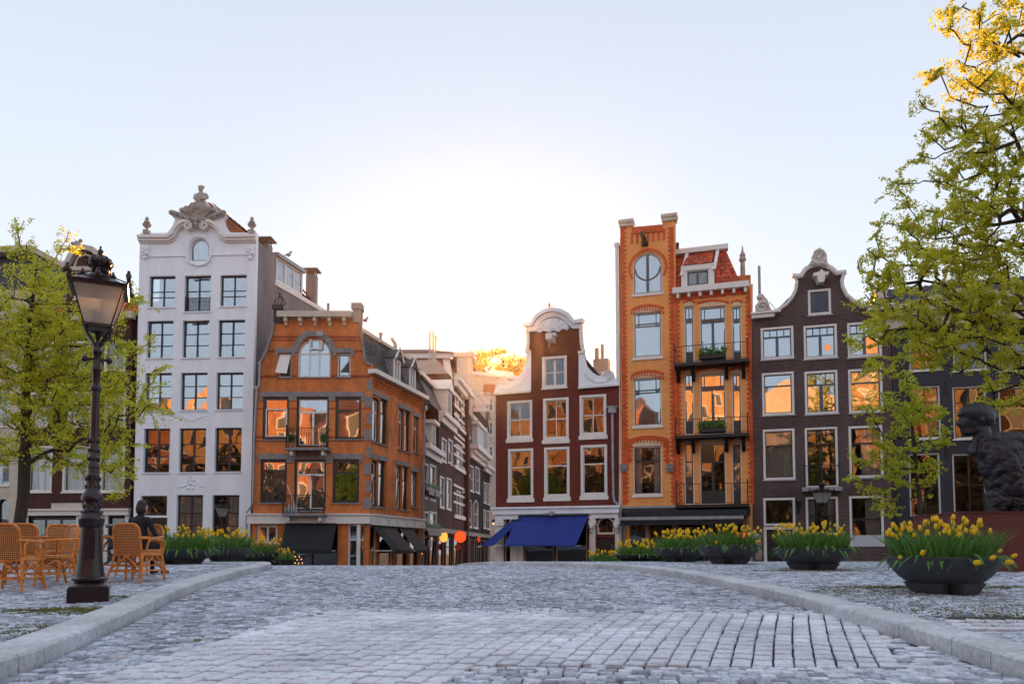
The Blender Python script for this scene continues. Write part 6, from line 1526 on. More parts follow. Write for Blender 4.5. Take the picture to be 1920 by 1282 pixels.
def tulips(x, y, z, R, nflow, nleaf, hgt, label, single=True, droop=0, group='yellow tulips growing in the bowls'):
    t = thing('tulips', label, 'tulips', (x, y, z), 0, group); V = []; F = []; stems = MB(); far = MB()
    for i in range(nleaf):
        a = rnd.uniform(0, 2*PI); r = R*.84*math.sqrt(rnd.random()); px, py = r*math.cos(a), r*math.sin(a); L = hgt*rnd.uniform(.68, 1.08); w_ = rnd.uniform(.010, .021)*(1.5 if nleaf < 260 else 1)
        out = .15+.75*(r/R)**2+rnd.gauss(0, .15); b = a+rnd.gauss(0, .7); d = (math.cos(b)*out, math.sin(b)*out); tw = rnd.uniform(0, PI); sx, sy = math.cos(tw)*w_, math.sin(tw)*w_; i0 = len(V); n = 4
        curl = rnd.uniform(.0, .5)*(.6+r/R)
        for k in range(n+1):
            s_ = k/n; hz = L*(s_-curl*.45*s_*s_); ww = (.55+1.1*s_-1.6*s_*s_)if s_ < .95 else .05; ox = d[0]*L*s_*s_; oy = d[1]*L*s_*s_
            V += [(px+ox-sx*ww, py+oy-sy*ww, hz-.02), (px+ox+sx*ww, py+oy+sy*ww, hz-.02)]
        for k in range(n): a0 = i0+k*2; F.append((a0, a0+1, a0+3, a0+2))
    for i in range(nleaf//9):
        a = rnd.uniform(0, 2*PI); px, py = R*.8*math.cos(a), R*.8*math.sin(a); L = rnd.uniform(.2, .36); w_ = rnd.uniform(.018, .032); b = a+rnd.gauss(0, .5); sx, sy = -math.sin(b)*w_, math.cos(b)*w_; i0 = len(V); up = rnd.uniform(.35, .9)
        for k in range(6):
            s_ = k/5; ww = math.sin(PI*min(.97, .12+s_*.85)); hz = L*(up*s_*1.3-1.25*s_*s_*.9)+.02; V += [(px+math.cos(b)*L*s_-sx*ww, py+math.sin(b)*L*s_-sy*ww, hz), (px+math.cos(b)*L*s_+sx*ww, py+math.sin(b)*L*s_+sy*ww, hz+.006)]
        for k in range(5): a0 = i0+k*2; F.append((a0, a0+1, a0+3, a0+2))
    np_mesh('leaves', V, F, 'blade', t, 'stuff', smooth=True)
    for i in range(nflow):
        a = rnd.uniform(0, 2*PI); r = R*.88*math.sqrt(rnd.random()); px, py = r*math.cos(a), r*math.sin(a); dr_ = i < droop
        L = hgt*rnd.uniform(.62, 1.14)*(1-.22*(r/R)**2); lean = .05+.22*(r/R)+rnd.gauss(0, .08)
        if dr_: a = rnd.uniform(-2.8, -.4); px, py = R*.9*math.cos(a), R*.9*math.sin(a); lean = 1.2; L = hgt*.3
        tx, ty = px+math.cos(a)*lean*L, py+math.sin(a)*lean*L; tz = L if not dr_ else rnd.uniform(-.02, .16)
        mid = (px+(tx-px)*.35, py+(ty-py)*.35, max(tz*.6, L*.4)); stems.tube([(px, py, -.02), mid, (tx, ty, tz)], .005, 4, cap=False)
        v = rnd.choice((0, 0, 0, 1, 1, 2)); q = Vector((tx-mid[0], ty-mid[1], tz-mid[2])).to_track_quat('Z', 'Y').to_euler()
        if single:
            o = bpy.data.objects.new('tulip_flower', _pt[v]); COL.objects.link(o); o.parent = t; o.location = (tx, ty, tz); o.rotation_euler = (q.x*.7, q.y, q.z+rnd.random()); sc = rnd.uniform(.95, 1.35); o.scale = (sc, sc, sc)
        else: far.lathe([(.016, 0), (.034, .018), (.036, .05), (.02, .085), (.004, .1)], 6, (tx, ty, tz))
    stems.build('stems', 'blade', t, kind='stuff')
    if far.v: far.build('tulip_flowers', 'tulip', t, kind='stuff', smooth=True)
    return t
def planter_px(px, wpx, rim_py, base_py, wreal, hgt, nf, nl, l1, l2, single=True, droop=0, base=None):
    """width in px and in metres give the distance"""
    Y = FPX*wreal/wpx; x = at(px, 1030, Y).x; z = zs(Y)+.004; R = wreal/2; h = at(px, rim_py, Y).z-z
    h = max(.30, min(.50, h)); bowl(x, Y, z, R, h, l1); tulips(x, Y, z+h*.86, R, nf, nl, hgt, l2, single, droop)
    return x, Y, h
planter_px(1768, 197, 1043, 1096, 1.44, .50, 74, 560, 'nearest and largest dark concrete bowl at the right', 'yellow tulips in the nearest bowl at the right, some drooping over the rim', droop=7)
planter_px(1523, 139, 1027, 1066, 1.55, .50, 70, 560, 'dark concrete bowl in front of the dark brown house door', 'dense yellow tulips in the bowl before the dark brown house')
planter_px(1367, 115, 1022, 1054, 1.55, .50, 62, 420, 'dark concrete bowl before the tower house, rightmost of the three there', 'tall yellow tulips in the bowl before the right shop windows of the tower house', droop=3)
planter_px(1276, 101, 1027, 1052, 1.55, .50, 55, 420, 'dark concrete bowl before the tower house, middle of the three there', 'yellow tulips in the middle bowl before the tower house', False)
planter_px(1193, 83, 1040, 1055, 1.55, .48, 50, 380, 'low dark bowl half behind the bridge crest below the grey downpipe', 'yellow tulips in the bowl below the grey downpipe', False)
planter_px(1134, 70, 1052, 1062, 1.55, .46, 44, 320, 'bowl hidden behind the crest in front of the red house door', 'small yellow tulips before the fanlight door of the red house', False)
planter_px(343, 119, 1030, 1068, 1.6, .56, 62, 520, 'dark concrete bowl nearest the wicker chairs, first of the left row', 'yellow tulips in the bowl nearest the wicker chairs')
planter_px(424, 98, 1027, 1058, 1.6, .56, 56, 460, 'dark concrete bowl in front of the white house, second of the left row', 'yellow tulips in the second bowl of the left row', False)
planter_px(482, 81, 1035, 1056, 1.6, .54, 50, 380, 'dark concrete bowl in front of the orange corner house, third of the left row', 'yellow tulips in the third bowl of the left row', False)
planter_px(519, 68, 1048, 1060, 1.5, .5, 40, 300, 'farthest bowl of the left row beside the black awning', 'yellow tulips in the farthest bowl of the left row', False)

# ================================================================ STREET LAMPS
def lamp_proto(label):
    t = thing('street_lamp', label, 'street lamp')
    b = MB().box(-.25, .25, -.25, .25, -.02, .17).box(-.235, .235, -.235, .235, .17, .19)
    b.build('base_block', 'lamp', t)
    pr = [(.22,.19),(.19,.225),(.20,.25),(.225,.27),(.225,.29),(.19,.31),(.18,.36),(.165,.45),(.15,.6),(.135,.75),(.13,.93),(.15,.95),(.158,.99),(.165,1.02),(.165,1.05),(.145,1.07),(.135,1.12),(.15,1.14),
          (.11,1.16),(.092,1.22),(.10,1.27),(.135,1.29),(.14,1.33),(.12,1.37),(.095,1.4),(.085,1.5),(.08,1.58),(.085,1.60),(.07,1.63),(.068,1.70),(.078,1.71),(.078,1.74),(.06,1.77),(.056,2.2),(.052,2.7),(.07,2.71),(.075,2.74),(.07,2.77),(.052,2.79),
          (.05,2.95),(.062,2.97),(.062,3.02),(.05,3.04),(.05,3.18),(.062,3.2),(.062,3.26),(.045,3.29),(.03,3.36)]
    MB().lathe(pr, 24).build('post', 'lamp', t, smooth=True)
    m = MB()      # raised ornaments on the shaft
    for k in range(8):
        a = k*PI/4
        for z, r in ((1.46, .088), (1.56, .084), (1.2, .10), (1.82, .062), (1.93, .06), (2.05, .059)): m.ball((r*math.cos(a+z*3), r*math.sin(a+z*3), z), .02, 5, 1.6)
    m.box(-.06, .06, -.175, -.14, .55, .9).box(-.045, .045, -.182, -.16, .6, .66)
    for k in range(6): m.ball((rnd.uniform(-.04,.04), -.165, .7+k*.03), .018, 5)
    m.build('relief', 'lamp', t, smooth=True)
    for sx in (-1, 1):
        MB().tube([(0, 0, 3.12), (sx*.12, 0, 3.12)], .014, 6).ball((sx*.15, 0, 3.12), .045, 10).build('crossbar_knob', 'lamp', t, smooth=True)
    ZB, ZT = 3.56, 4.02; sb, st = .17, .315
    for k in range(4):
        a = PI/4+k*PI/2; c, s_ = math.cos(a), math.sin(a)
        L = [(.03*c,.03*s_,3.27), (.09*c,.09*s_,3.36), (.19*c,.19*s_,3.45), (.21*c,.21*s_,3.50), (.17*c,.17*s_,3.54)]
        MB().tube(L, .02, 6).build('arm', 'lamp', t, smooth=True)
    m = MB().box(-sb-.02, sb+.02, -sb-.02, sb+.02, ZB-.035, ZB)
    for sx in (-1, 1):
        for sy in (-1, 1): m.tube([(sx*sb, sy*sb, ZB), (sx*st, sy*st, ZT)], .013, 4)
    m.lathe([(.12, ZB-.08), (.05, ZB-.1), (.02, ZB-.2)], 8)
    o = m.build('lantern_frame', 'lamp', t)
    m = MB().hexa([(-st-.05,-st-.05,ZT),(st+.05,-st-.05,ZT),(st+.05,st+.05,ZT),(-st-.05,st+.05,ZT),(-st-.06,-st-.06,ZT+.05),(st+.06,-st-.06,ZT+.05),(st+.06,st+.06,ZT+.05),(-st-.06,st+.06,ZT+.05)])
    m.hexa([(-st,-st,ZT+.051),(st,-st,ZT+.051),(st,st,ZT+.051),(-st,st,ZT+.051),(-.11,-.11,ZT+.2),(.11,-.11,ZT+.2),(.11,.11,ZT+.2),(-.11,.11,ZT+.2)])
    m.lathe([(.12,ZT+.2),(.10,ZT+.23),(.12,ZT+.25),(.125,ZT+.28),(.10,ZT+.30),(.13,ZT+.33),(.15,ZT+.38),(.145,ZT+.42),(.10,ZT+.45),(.05,ZT+.46),(.03,ZT+.49),(.04,ZT+.52),(.035,ZT+.55),(.012,ZT+.57),(.018,ZT+.59),(0,ZT+.62)], 16)
    m.build('lantern_roof', 'lamp', t, smooth=True)
    m = MB()
    for k in range(8): a = k*PI/4; m.tube([(.12*math.cos(a), .12*math.sin(a), ZT+.3), (.165*math.cos(a), .165*math.sin(a), ZT+.37), (.13*math.cos(a), .13*math.sin(a), ZT+.44), (.03*math.cos(a), .03*math.sin(a), ZT+.48)], .012, 5)
    m.build('crown', 'lamp', t, smooth=True)
    m = MB(); e = st+.055
    for sd_ in range(4):
        a = sd_*PI/2; c, s_ = math.cos(a), math.sin(a); R_ = lambda x, y: (x*c-y*s_, x*s_+y*c)
        L = []
        for k in range(17): x = -e+2*e*k/16; L.append(R_(x, -e)+(ZT+.06+.018*(1+math.cos(k*PI/4+PI)),))
        m.tube(L, .009, 5)
        for j, (x, sc) in enumerate(((-e, 1.4), (-e*.5, .9), (0, 1.3), (e*.5, .9))):
            px, py = R_(x, -e); z = ZT+.085
            for (dx, dz, r) in ((0, .045, .028), (-.025, .02, .022), (.025, .02, .022), (0, .08, .016)):
                q = R_(x+dx*sc, -e-.006); m.ball((q[0], q[1], z+dz*sc), r*sc, 6, 1.2, .8)
    m.build('leaf_cresting', 'lamp', t, smooth=True)
    for k in range(4):
        a = k*PI/2; c, s_ = math.cos(a), math.sin(a); q = lambda x, y, z: (x*c-y*s_, x*s_+y*c, z)
        MB().hexa([q(-sb+.01,-sb+.004,ZB+.002), q(sb-.01,-sb+.004,ZB+.002), q(sb-.01,-sb+.008,ZB+.002), q(-sb+.01,-sb+.008,ZB+.002), q(-st+.01,-st+.004,ZT-.002), q(st-.01,-st+.004,ZT-.002), q(st-.01,-st+.008,ZT-.002), q(-st+.01,-st+.008,ZT-.002)]).build('pane', 'lampglass', t)
    MB().lathe([(.05, ZB), (.05, ZB+.09), (.08, ZB+.1), (.085, ZB+.2), (.08, ZB+.21), (.07, ZB+.2), (.065, ZB+.1)], 12).build('lamp_holder', 'trim', t, smooth=True)
    return t
L1 = lamp_proto('tall ornate cast-iron street lamp with crowned lantern in the left foreground')
LY_ = 9.1; p = at(167, 1115, LY_); L1.location = (p.x, LY_, zs(LY_)); L1.rotation_euler = (0, 0, math.radians(26))
lsc = (at(180, 460, LY_).z-zs(LY_))/4.64; L1.scale = (lsc*.92, lsc*.92, lsc)
for px, top, Y, lab in ((416, 932, 35.5, 'far crowned street lamp standing before the white house'), (1543, 899, 35.0, 'far crowned street lamp standing before the brown bell-gable house')):
    s_ = (at(px, top, Y).z-zs(Y))/4.64; dup(L1, (at(px, 1000, Y).x, Y, zs(Y)), .5, lab); o = [q for q in bpy.data.objects if q.get('label') == lab][0]; o.scale = (s_,)*3

# ================================================================ WICKER CHAIRS AND TABLES
def weave_mat():
    m, t, b = new_mat('woven_cane'); L = t.links.new; tc = t.nodes.new('ShaderNodeTexCoord'); outs = []
    for d in ('X', 'Z'):
        w_ = t.nodes.new('ShaderNodeTexWave'); w_.bands_direction = d; w_.inputs['Scale'].default_value = 12; w_.inputs['Distortion'].default_value = .6; L(tc.outputs['Object'], w_.inputs[0]); outs.append(w_.outputs['Fac'])
    mu = t.nodes.new('ShaderNodeMath'); mu.operation = 'MULTIPLY'; L(outs[0], mu.inputs[0]); L(outs[1], mu.inputs[1]); cr = t.nodes.new('ShaderNodeValToRGB')
    cr.color_ramp.elements[0].color = (.16, .035, .006, 1); cr.color_ramp.elements[1].color = (.90, .42, .12, 1); cr.color_ramp.elements[1].position = .6; L(mu.outputs[0], cr.inputs[0]); L(cr.outputs[0], b.inputs['Base Color'])
    bp = t.nodes.new('ShaderNodeBump'); bp.inputs['Strength'].default_value = .8; bp.inputs['Distance'].default_value = .01; L(mu.outputs[0], bp.inputs['Height']); L(bp.outputs[0], b.inputs['Normal']); b.inputs['Roughness'].default_value = .5
    M['weave'] = m
weave_mat()
def chair_proto():
    """front faces -Y, back at +Y"""
    t = thing('wicker_chair', 'x', 'chair')
    w_, d = .25, .24
    MB().prism([(-w_,-d),(w_,-d),(w_,d),(-w_,d)], (), 0, .04).build('seat', 'weave', t)
    s = t.children[0] if t.children else None
    o = [c for c in kids(t)][0]; o.data.transform(Matrix.Rotation(PI/2, 4, 'X')); o.data.transform(Matrix.Translation((0, 0, .43))); 
    for v in o.data.vertices: v.co.y = -v.co.y
    o.data.flip_normals()
    MB().tube([(-w_,-d,.43),(w_,-d,.43),(w_,d,.43),(-w_,d,.43),(-w_,-d,.43)], .018, 6).build('seat_rim', 'rattan', t, smooth=True)
    for sx in (-1, 1):
        MB().tube([(sx*(w_+.05),-d-.04,0),(sx*(w_+.02),-d,.25),(sx*w_,-d,.43)], .019, 7).build('leg', 'rattan', t, smooth=True)
        MB().tube([(sx*(w_+.06),d+.10,0),(sx*(w_+.02),d+.03,.25),(sx*w_,d,.43)], .019, 7).build('leg', 'rattan', t, smooth=True)
    # back: arched frame with a woven panel
    def arch(w2, z0, z1, n=12, yb=.24, lean=.16):
        L = []
        r = .12
        for (x, z) in [(-w2, z0), (-w2, z1-r)]+[(-w2+r-r*math.cos(a), z1-r+r*math.sin(a)) for a in [PI/2*k/4 for k in range(1, 5)]]+[(w2-r+r*math.sin(a), z1-r+r*math.cos(a)) for a in [PI/2*k/4 for k in range(0, 4)]]+[(w2, z1-r), (w2, z0)]: L.append((x, yb+lean*(z-z0), z))
        return L
    A = arch(.235, .43, .92); MB().tube(A, .02, 7).build('back_frame', 'rattan', t, smooth=True)
    B = arch(.175, .52, .865, yb=.255); MB().tube(B+[B[0]], .009, 5).build('inner_hoop', 'rattan', t, smooth=True)
    m = MB(); n = len(A); i = len(m.v)
    c0 = (0, .245+.16*.24, .67); m.v += [(x, y-.004, z) for x, y, z in A]+[(0, .235+.16*.24, .68)]; m.v += [(x, y+.008, z) for x, y, z in A]+[(0, .25+.16*.24, .68)]
    for k in range(n-1): m.f.append((i+k, i+k+1, i+n)); m.f.append((i+n+1+k+1, i+n+1+k, i+2*n+1))
    m.f.append((i+n-1, i, i+n)); m.f.append((i+n+1, i+2*n, i+2*n+1)); m.build('backrest', 'weave', t)
    for sx in (-1, 1):      # curved arms
        MB().tube([(sx*.235,.32,.70),(sx*.29,.2,.70),(sx*.31,0,.685),(sx*.31,-.17,.67),(sx*.30,-.25,.62),(sx*.27,-.26,.52),(sx*.25,-.25,.43)], .02, 7).build('armrest', 'rattan', t, smooth=True)
        MB().tube([(sx*.27,-.26,.05+.17),(sx*.26,0,.38),(sx*.27,.28,.22)], .013, 6).build('arch_brace', 'rattan', t, smooth=True)
        MB().tube([(sx*.275,-.26,.18),(sx*.285,.31,.18)], .013, 6).build('stretcher', 'rattan', t, smooth=True)
    for y in (-.25, .29): MB().tube([(-.26,y,.12+.08),(0,y*.98,.41),(.26,y,.2)], .013, 6).build('arch_brace', 'rattan', t, smooth=True); MB().tube([(-.27,y*1.02,.17),(.27,y*1.02,.17)], .013, 6).build('stretcher', 'rattan', t, smooth=True)
    return t
CH = chair_proto()
def put(px, Y, rz, label, first=[True], sc=1.0):
    p = at(px, 1080, Y)
    if first[0]: first[0] = False; o = CH; o.location = (p.x, Y, zs(Y)); o.rotation_euler = (0, 0, rz); o['label'] = label; o['group'] = 'wicker terrace chairs'
    else: o = dup(CH, (p.x, Y, zs(Y)), rz, label, 'wicker terrace chairs')
    o.scale = (sc,)*3; return o
R = math.radians
put(24, 10.5, R(184), 'wicker armchair cut by the left edge of the picture, seen from behind')
put(92, 11.4, R(-42), 'wicker armchair turned three quarters just left of the lamp')
put(258, 12.2, R(170), 'wicker armchair to the right of the lamp with the seated person beyond it')
put(58, 12.9, R(185), 'wicker armchair half hidden behind the two nearest ones')
put(128, 13.3, R(60), 'wicker armchair mostly hidden behind the lamp post')
put(-22, 11.6, R(80), 'wicker armchair at the table on the far left edge')
put(110, 14.2, R(10), 'small far wicker armchair glimpsed over the turned one')
put(263, 13.7, R(175+180), 'wicker armchair in which the person in dark clothes sits')
CH_sit = at(263, 1080, 13.7)
def table(px, Y, label, w_=.36):
    t = thing('cafe_table', label, 'table', (at(px, 1080, Y).x, Y, zs(Y)), .1, 'terrace tables')
    MB().box(-w_*1.25, w_*1.25, -w_, w_, .70, .73).build('tabletop', 'tabletop', t)
    for sx in (-1, 1):
        for sy in (-1, 1): MB().tube([(sx*w_*.9, sy*w_*.8, 0), (sx*w_*.85, sy*w_*.75, .70)], .02, 6).build('leg', 'rattan', t)
        MB().tube([(sx*w_*.88, -w_*.78, .22), (sx*w_*.88, w_*.78, .22)], .014, 6).build('stretcher', 'rattan', t)
    MB().tube([(-w_*.88, -w_*.78, .25), (w_*.88, -w_*.78, .25)], .014, 6).build('stretcher', 'rattan', t)
    return t
table(212, 12.6, 'wooden topped cafe table between the lamp and the right-hand wicker chair'); table(60, 11.9, 'wooden topped cafe table among the left wicker chairs', .3)
# the seated person, back to the viewer
px_, py_ = CH_sit.x, 13.66; z_ = zs(13.7)
PT = thing('person', 'seated person with dark hair and dark jacket seen from behind at the terrace', 'person', (px_, py_, z_), R(-12))
blob('body', [((0,.05,.50),.13,(0,.0,.75),.13,1.0), ((-.02,0,.75),.14,(0,-.02,.95),.15,.8), ((-.16,-.02,1.0),.065,(.16,-.02,1.0),.065), ((0,-.02,1.0),.06,(0,.0,1.12),.052), ((0,.02,1.2),.088,(0,.035,1.24),.092),
    ((-.18,-.02,.99),.058,(-.25,.08,.74),.045), ((-.25,.08,.74),.042,(-.12,.3,.74),.032), ((.18,-.02,.99),.058,(.26,.06,.74),.045), ((.26,.06,.74),.042,(.12,.3,.74),.032),
    ((-.09,.05,.52),.085,(-.11,.48,.52),.06), ((.09,.05,.52),.085,(.11,.48,.52),.06), ((-.11,.48,.5),.058,(-.12,.5,.08),.042), ((.11,.48,.5),.058,(.12,.5,.08),.042),
    ((-.12,.48,.05),.04,(-.12,.62,.04),.035), ((.12,.48,.05),.04,(.12,.62,.04),.035)], .018, 'navy', PT)
hb = blob('head', [((0,.02,1.13),.05,(0,.02,1.16),.055), ((0,.03,1.2),.085,(0,.04,1.25),.09), ((.088,.03,1.2),.016,(.09,.03,1.23),.018), ((-.088,.03,1.2),.016,(-.09,.03,1.23),.018), ((0,.125,1.2),.015,(0,.13,1.19),.018), ((0,.08,1.14),.04,(0,.09,1.13),.035)], .012, 'skin', PT)
blob('hair', [((0,.0,1.22),.092,(0,.015,1.28),.094), ((0,-.02,1.17),.075,(0,-.01,1.22),.09), ((0,.06,1.31),.06,(0,.0,1.32),.06)], .012, 'hair', PT, .01, 20)
for sx in (-1, 1):
    MB().ball((sx*.03, .115, 1.225), .011, 8).build('eye', 'trim', PT); m = MB(); 
    for k in range(4): m.tube([(sx*.12+(k-1.5)*.018, .3, .745), (sx*.12+(k-1.5)*.02, .35, .75), (sx*.12+(k-1.5)*.018, .375, .74)], .008, 5)
    m.tube([(sx*.10, .3, .745), (sx*.07, .33, .745)], .01, 5).box(sx*.12-.035, sx*.12+.035, .27, .32, .735, .757).build('hand', 'skin', PT, smooth=True)
# bicycles behind the terrace
def bicycle():
    t = thing('bicycle', 'x', 'bicycle')
    for x in (-.52, .52):
        wl = MB(); wl.tube([(x+.33*math.cos(a), 0, .34+.33*math.sin(a)) for a in [2*PI*k/24 for k in range(25)]], .02, 6)
        w_ = wl.build('wheel', 'rubber', t); s = MB()
        for k in range(12): a = 2*PI*k/12; s.tube([(x, 0, .34), (x+.32*math.cos(a), 0, .34+.32*math.sin(a))], .003, 3, cap=False)
        s.build('spokes', 'steel', w_)
    MB().tube([(-.52,0,.34),(-.1,0,.32),(.35,0,.75),(-.2,0,.75),(-.1,0,.32)], .016, 6).tube([(-.52,0,.34),(-.2,0,.75),(-.24,0,.9)], .014, 6).tube([(.52,0,.34),(.35,0,.78),(.3,0,.98)], .016, 6).build('frame', 'navy', t)
    MB().tube([(.12,-.26,1.0),(.3,-.12,1.02),(.3,.12,1.02),(.12,.26,1.0)], .013, 6).build('handlebar', 'steel', t)
    MB().box(-.36, -.12, -.07, .07, .9, .95).build('saddle', 'rubber', t); MB().box(-.75, -.35, -.06, .06, .70, .72).build('carrier', 'steel', t)
    MB().tube([(-.1,-.09,.32),(-.1,.09,.32)], .06, 8).build('crank', 'steel', t)
    return t
bk = bicycle()
for i, (px, Y, rz, lab) in enumerate(((142, 17.5, .15, 'parked bicycle behind the chairs left of the lamp'), (222, 18.2, -.3, 'parked bicycle behind the table right of the lamp'), (188, 20, .1, 'farther parked bicycle hidden behind the lamp'))):
    o = bk if i == 0 else dup(bk); o['label'] = lab; o['group'] = 'bicycles parked behind the terrace'; o.location = (at(px, 1050, Y).x, Y, zs(Y)); o.rotation_euler = (0, 0, rz)

# ================================================================ STATUE
SY = 15.6; sx0 = at(1812, 1000, SY-.9).x
ST = thing('bronze_statue', 'large dark bronze bust of a man with windswept hair looking left', 'statue', (sx0+1.1, SY, 0))
zt = at(1812, 958, SY-.9).z; zb = zs(SY)
PLx = sx0+1.75
PL = thing('plinth', 'rust-red box plinth under the bronze bust', 'plinth', (PLx, SY, zb), -.03)
MB().box(-1.78, 2.6, -.9, 1.0, -.02, zt-zb).build('block', 'corten', PL); MB().box(-1.8, 2.62, -.92, 1.02, zt-zb-.03, zt-zb+.0).build('top_edge', 'corten', PL)
def sp(px, py, dy=0): p = at(px, py, SY+dy); return (p.x-ST.location.x, dy, p.z)
u_ = SY/FPX
C = []
def cap_(a, ra, b, rb, sq=1): C.append((sp(*a), ra*u_, sp(*b), rb*u_, sq))
cap_((1838,781),23,(1842,784),23,.8); cap_((1818,776),19,(1830,774),20,.85)                      # skull, forehead
cap_((1813,790),13,(1820,796),14,.9); cap_((1801.5,777),5,(1806,774),7,1.8)                       # face, brow
cap_((1803,783),4,(1795.5,795),3.8,1); cap_((1797,795.5),3.6,(1803,797),5,1.4)                    # nose
cap_((1802.5,803),3.8,(1808,802),6,1.2); cap_((1804.5,808.5),3.6,(1810,808),6,1.2)                  # lips
cap_((1810,813.5),5.5,(1815,811),8,1.1); cap_((1815,808),10,(1838,804),13,.95)                  # chin, jaw
cap_((1833,790),5,(1834,797),4,4.2)                                                            # ears
cap_((1850,774),14,(1866,784),6.5,.9); cap_((1846,790),14,(1862,793),5,.9); cap_((1838,766),13,(1816,765),8,1.1); cap_((1852,768),9,(1862,774),6,1.2)
cap_((1840,806),15,(1846,835),19,.95); cap_((1829,822),6,(1822,848),8,1.4); cap_((1836,826),7,(1838,850),9,2.0)     # neck, collar
cap_((1862,828),20,(1900,829),21,1.1); cap_((1900,829),18,(1965,832),13,1.0)                    # shoulder and arm held back
cap_((1858,846),24,(1868,878),27,1.1); cap_((1885,850),32,(1888,900),33,1.0); cap_((1908,850),24,(1905,905),22,1.2)
cap_((1868,880),20,(1866,905),18,1.2); cap_((1885,900),30,(1876,935),25,1.0); cap_((1868,930),18,(1868,964),17,1.2); cap_((1895,915),26,(1905,964),19,1.2)
zh = sp(1838, 815)[2]
blob('bust', C, .021, 'bronze', ST, .085, 2.6, 1, seed=3, mask=lambda c: .15 if c.z > zh else 1.0)

# ================================================================ ROUND SIGNS AND SHOP THINGS IN THE ALLEY
def disc(px, py, Y, r, label, m_, cat='sign', rz=0, el=1, pole=True):
    p = at(px, py, Y); t = thing('round_sign', label, cat, (p.x, p.y, p.z), rz)
    m = MB(); m.tube([(0, -.06, 0), (0, .06, 0)], r*.97, 32); m.build('disc', m_, t)
    MB().tube([(r*math.cos(a), 0, r*math.sin(a)) for a in [2*PI*k/32 for k in range(33)]], r*.05, 6).build('rim', 'redbrick', t)
    MB().tube([(-r, 0, 0), (-r-.5, .1, 0)] if pole else [(0, 0, r), (0, 0, r+.3)], .03, 6).build('bracket', 'iron', t); return t
disc(863, 1006, 53, .41, 'large round orange-red sign hanging in the alley', 'red_disc'); disc(831, 1005.5, 56, .42, 'glowing orange round lantern left of the red round sign', 'orange_glow', 'lantern', .9)
disc(858.5, 1025, 60, .24, 'dim small round red sign below the large one', 'redbrick', 'sign')
p = at(806, 1020, 50); t = thing('hanging_sign', 'small pale rectangular sign on a curved bracket at the alley mouth', 'sign', (p.x, p.y, 0), 0)
MB().box(-.1, .12, -.03, .03, p.z-.2, p.z+.3).build('board', 'paleblue', t); MB().tube([(.3,0,p.z+.2),(.2,0,p.z+.45),(-.1,0,p.z+.5),(-.4,0,p.z+.45),(-.5,0,p.z+.35)], .03, 6).build('bracket', 'trim', t)
p = at(793, 1037, 49); t = thing('bollard_lamp', 'low lamp post with a round yellowish light at the alley mouth', 'lamp', (p.x, p.y, .03)); MB().tube([(0,0,0),(0,0,p.z)], .035, 8).build('post', 'cream', t); MB().ball((0,0,p.z+.05), .12, 12).build('globe', 'warm_bulb', t)
p = at(926, 980, 42.3); t = thing('wall_lamp', 'small lamp glowing on the alley corner of the red house', 'lamp', (p.x, p.y, p.z)); MB().lathe([(.05,0),(.12,.1),(.05,.2)], 8).build('shade', 'iron', t); MB().ball((0,0,-.03), .06, 8).build('bulb', 'warm_bulb', t)
p = at(897.5, 1011, 58); t = thing('neon_sign', 'small red neon zigzag sign in the alley', 'sign', (p.x, p.y, p.z)); MB().tube([(.12,0,.2),(-.12,0,.05),(.1,0,-.02),(-.05,0,-.18)], .03, 6).build('neon_tube', 'red_disc', t)
# warm bulbs inside the shop under the black awning
for i, (px, py) in enumerate(((553,1043),(561,1043),(557,1049),(565,1048),(553,1055),(560,1056),(567,1055))):
    p = at(px, py, 42.6); o = MB().ball((0,0,0), .035, 8).build('light_bulb', 'warm_bulb'); o.location = p; tag(o, 'small warm light bulb in the shop window under the black awning', 'light bulb', 'shop window bulbs')
# small things on the roofs
def bird(px, py, Y, label, s=1.0):
    p = at(px, py, Y); t = MB().ball((0,0,.1*s), .09*s, 8, .8, .7).ball((.08*s,0,.2*s), .05*s, 6).tube([(-.07*s,0,.1*s),(-.22*s,0,.05*s)], .03*s, 4, .01).tube([(.12*s,0,.2*s),(.16*s,0,.19*s)], .012, 4).tube([(0,.02,0),(0,.02,.06)], .008, 4).build('bird', 'stone', smooth=True); t.location = p; tag(t, label, 'bird')
bird(541, 482.5, 44.2, 'pigeon perched on the white dormer roof of the white house', 1.6); bird(685, 605, 46.5, 'bird on the chimney pot of the orange corner house', 1.6)
# waste bin and flower bucket before the tower house
p = at(1398, 1030, 34.5); t = thing('flower_bucket', 'grey bucket with red and white flowers before the tower house shop', 'bucket', (p.x, p.y, zs(34.5))); hh = at(1398, 1010, 34.5).z-zs(34.5)
MB().lathe([(.28, 0), (.34, hh)], 16).build('bucket', 'zinc', t); m = MB(); m2 = MB()
for k in range(30): (m if k % 2 else m2).ball((rnd.gauss(-.2 if k % 2 else .25, .15), rnd.gauss(0, .12), hh+rnd.uniform(.02, .25)), .07, 6)
m.build('red_flowers', 'red_disc', t); m2.build('white_flowers', 'trim', t)
# overhead wires across the alley
for i, (a, b, Y) in enumerate((((795, 865), (925, 862), 56), ((820, 738), (900, 742), 64))):
    pa, pb = at(*a, Y), at(*b, Y); t = MB().tube([tuple(pa.lerp(pb, k/8)+Vector((0, 0, -.25*math.sin(PI*k/8)))) for k in range(9)], .018, 4).build('overhead_wire', 'iron'); tag(t, ('lower', 'upper')[i]+' thin wire strung across the alley', 'wire')

